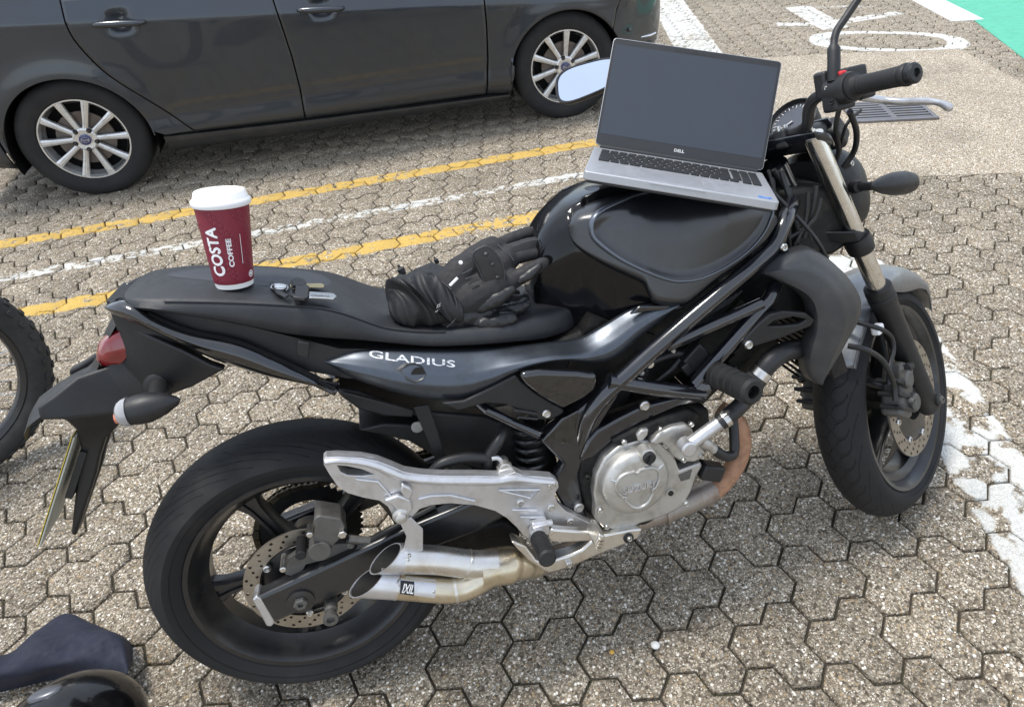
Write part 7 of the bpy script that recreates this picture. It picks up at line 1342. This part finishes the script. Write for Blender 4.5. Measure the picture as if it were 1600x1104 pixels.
# ================================================================ helmet and navy cloth at the lower left
pm('helmet_black', (0.004, 0.004, 0.0046), 0.14, spec=0.35, coat=0.3, var=0.1, dirt=(0.03, 0.028, 0.026), dirt_amt=0.3, dscale=24)
pm('helmet_vent', (0.10, 0.105, 0.115), 0.3, metal=0.4)
pm('navy_cloth', (0.007, 0.0095, 0.024), 0.78, bump=0.0004, bscale=1500, var=0.12, vscale=20)
hc = np.array([(-0.1901,-0.5951,0.125)][0])
helm = empty('helmet', Matrix.Translation(hc), 'glossy black motorcycle helmet cut off at the lower left corner', 'helmet')
rows = []
for i in range(25):
    ph = math.pi * i / 24 * 0.93; r_ = math.sin(ph); zz_ = math.cos(ph)
    rows.append([(0.152 * r_ * math.cos(t) * (1 + 0.05 * math.cos(t)), 0.122 * r_ * math.sin(t), 0.128 * zz_ - 0.0) for t in np.linspace(0, 2 * math.pi, 48, endpoint=False)])
Rh = Matrix.Rotation(rad(205), 4, 'Z') @ Matrix.Rotation(rad(8), 4, 'Y')
b = MB(); b.grid(rows, closev=True); b.F.append(tuple(len(b.V) - 48 + k for k in range(48))); shl = b.build('shell', 'helmet_black', helm, Rh, 60)
b = MB(); b.grid([[(0.157 * math.cos(t) * math.cos(p_), 0.126 * math.sin(t) * math.cos(p_), 0.132 * math.sin(p_)) for t in np.linspace(rad(-62), rad(62), 24)] for p_ in np.linspace(rad(-14), rad(32), 12)]); vz = b.build('visor', 'car_glass', helm, Rh, 60); solid(vz, 0.002)
vt = [(-0.1943,-0.5579,0.235)][0]; b = MB(); rows = [[(0.030 * math.cos(t) * f_, 0.016 * math.sin(t) * f_, h_) for t in np.linspace(0, 2 * math.pi, 24, endpoint=False)] for f_, h_ in ((1.05, -0.012), (1.0, 0.001), (0.85, 0.004), (0.4, 0.006))]; b.grid(rows, closev=True); b.F.append(tuple(len(b.V) - 24 + k for k in range(24)))
vd = Vector(vt) - Vector(hc); vdn = Vector((vd.x / 0.15 ** 2, vd.y / 0.122 ** 2, vd.z / 0.128 ** 2)).normalized(); b.build('top_vent', 'helmet_vent', helm, Matrix.Translation(vdn * 0.0) @ Matrix.Translation(Vector((vdn.x * 0.140, vdn.y * 0.126, vdn.z * 0.1285))) @ vdn.to_track_quat('Z', 'Y').to_matrix().to_4x4(), 60)
R0 = [[(-0.5638,-0.2595,0),(-0.4689,-0.2554,0),(-0.4177,-0.215,0),(-0.364,-0.1832,0),(-0.2913,-0.227,0),(-0.2211,-0.2795,0),(-0.1798,-0.3123,0),(-0.1665,-0.3583,0)], [(-0.5362,-0.2816,0.04),(-0.4353,-0.2815,0.04),(-0.3882,-0.241,0.04),(-0.3367,-0.2112,0.04),(-0.2648,-0.2577,0.04),(-0.1972,-0.3054,0.04),(-0.167,-0.3359,0.04),(-0.1516,-0.3924,0.04)], [(-0.5092,-0.3087,0.075),(-0.4068,-0.3082,0.075),(-0.346,-0.2957,0.075),(-0.2848,-0.289,0.075),(-0.2433,-0.3003,0.075),(-0.2007,-0.3168,0.075),(-0.1594,-0.3552,0.075),(-0.1333,-0.4244,0.075)],
      [(-0.4956,-0.3288,0.088),(-0.3926,-0.326,0.088),(-0.3291,-0.3163,0.088),(-0.2602,-0.3108,0.088),(-0.2255,-0.3184,0.088),(-0.1911,-0.3371,0.088),(-0.1562,-0.373,0.088),(-0.1288,-0.4357,0.088)], [(-0.4871,-0.3466,0.092),(-0.3811,-0.3483,0.092),(-0.3111,-0.3458,0.092),(-0.2475,-0.3439,0.092),(-0.2127,-0.3547,0.092),(-0.1847,-0.3711,0.092),(-0.1544,-0.4003,0.092),(-0.1276,-0.4469,0.092)], [(-0.4848,-0.3625,0.085),(-0.3731,-0.3678,0.085),(-0.3015,-0.372,0.085),(-0.239,-0.3793,0.085),(-0.2042,-0.3916,0.085),(-0.1768,-0.4075,0.085),(-0.1486,-0.428,0.085),(-0.1322,-0.4505,0.085)],
      [(-0.4978,-0.3602,0.06),(-0.3812,-0.3698,0.06),(-0.31,-0.371,0.06),(-0.2445,-0.3881,0.06),(-0.2085,-0.4051,0.06),(-0.181,-0.4209,0.06),(-0.1595,-0.4348,0.06),(-0.1458,-0.4434,0.06)], [(-0.5209,-0.3506,0.02),(-0.4013,-0.3549,0.02),(-0.3286,-0.3562,0.02),(-0.2602,-0.3802,0.02),(-0.2236,-0.3974,0.02),(-0.199,-0.4109,0.02),(-0.1809,-0.4194,0.02),(-0.1665,-0.4238,0.02)], [(-0.5323,-0.3461,0),(-0.4117,-0.3505,0),(-0.3374,-0.3552,0),(-0.2694,-0.3761,0),(-0.2333,-0.3901,0),(-0.2088,-0.4021,0),(-0.1905,-0.4107,0),(-0.1734,-0.4145,0)]]
rows = [crv(r_, 60) for r_ in R0]; Gd = np.array([crv([rows[k][i] for k in range(len(rows))], 44) for i in range(60)])
random.seed(5); ph = [(random.uniform(10, 60), random.uniform(-60, 60), random.uniform(0, 6.3)) for _ in range(8)]
for i in range(60):
    for j in range(44):
        x, y = Gd[i, j, 0], Gd[i, j, 1]; w_ = math.sin(math.pi * j / 43)
        Gd[i, j, 2] = max(0.002, Gd[i, j, 2] + w_ * 0.0028 * sum(math.sin(a * x + c * y + p_) for a, c, p_ in ph))
b = MB(); b.grid(Gd); cl_ = b.build('navy_cloth', 'navy_cloth', ang=80); solid(cl_, 0.0025, 0); subd(cl_, 1); tag(cl_, 'crumpled navy blue cloth on the paving behind the helmet', 'cloth')
# ================================================================ wheel of another bike at the left edge
pm('knob_rubber', (0.024, 0.0235, 0.023), 0.8, bump=0.0008, bscale=240, var=0.2, dirt=(0.055, 0.05, 0.042), dirt_amt=0.5, dscale=9)
pm('rim_black', (0.012, 0.012, 0.013), 0.35, coat=0.3); pm('spoke_steel', (0.62, 0.62, 0.62), 0.3, metal=0.9)
wc = Matrix.Translation((-0.790, 0.42, 0.362)) @ Matrix.Rotation(0.42, 4, 'Z') @ Matrix.Rotation(rad(-4), 4, 'X')
bw = empty('bicycle_wheel', wc, 'knobbly spoked wheel of another bike cut off at the left edge', 'wheel')
b = MB(); RT, rt_ = 0.318, 0.036
b.grid([[((RT + rt_ * math.cos(p_)) * math.cos(t), rt_ * 0.95 * math.sin(p_), (RT + rt_ * math.cos(p_)) * math.sin(t)) for p_ in np.linspace(0, 2 * math.pi, 20, endpoint=False)] for t in np.linspace(0, 2 * math.pi, 96, endpoint=False)], True, True); ty = b.build('tyre', 'knob_rubber', bw, ang=60)
km = MB(); nk = 46
for k in range(nk):
    for p_, wd, ln in ((rad(-58), 0.013, 0.022), (rad(-22 if k % 2 else -12), 0.015, 0.018), (rad(22 if k % 2 else 12), 0.015, 0.018), (rad(58), 0.013, 0.022)):
        t = 2 * math.pi * (k + (0.5 if abs(p_) > 0.8 else 0)) / nk; e = np.array((math.cos(t), 0, math.sin(t))); nn = math.cos(p_) * e + math.sin(p_) * np.array((0, 1.0, 0)); tt = np.array((-math.sin(t), 0, math.cos(t))); bb_ = np.cross(tt, nn)
        km.box(e * RT + nn * (rt_ + 0.002), (ln, wd, 0.0042), np.stack([tt, bb_, nn], 1))
ko = km.build('tread_blocks', 'knob_rubber', ty, ang=30); ko['kind'] = 'stuff'; bevel(ko, 0.002, 1)
b = MB(); b.lathe([(-0.017, 0.289), (-0.019, 0.284), (-0.014, 0.270), (-0.005, 0.264), (0.005, 0.264), (0.014, 0.270), (0.019, 0.284), (0.017, 0.289)], (0, 0, 0), (0, 1, 0), 72, caps=False); b.build('rim', 'rim_black', bw)
for k in range(32):
    a = 2 * math.pi * k / 32; s = 1 if k % 2 else -1; a2 = a + rad(38) * (1 if (k // 2) % 2 else -1)
    b = MB(); b.tube([(0.266 * math.cos(a), s * 0.003, 0.266 * math.sin(a)), (0.032 * math.cos(a2), s * 0.030, 0.032 * math.sin(a2))], 0.0013, 6); b.build('spoke', 'spoke_steel', bw)
b = MB(); b.lathe([(-0.05, 0.01), (-0.036, 0.014), (-0.034, 0.034), (-0.028, 0.034), (-0.022, 0.02), (0.022, 0.02), (0.028, 0.034), (0.034, 0.034), (0.036, 0.014), (0.05, 0.01)], (0, 0, 0), (0, 1, 0), 24); b.build('hub', 'spoke_steel', bw)
for s in (-1, 1): b = MB(); b.tube([(0, s * 0.05, 0), (-0.04, s * 0.058, 0.30), (-0.13, s * 0.05, 0.44)], 0.014, 12); b.build('fork_blade', 'rim_black', bw)
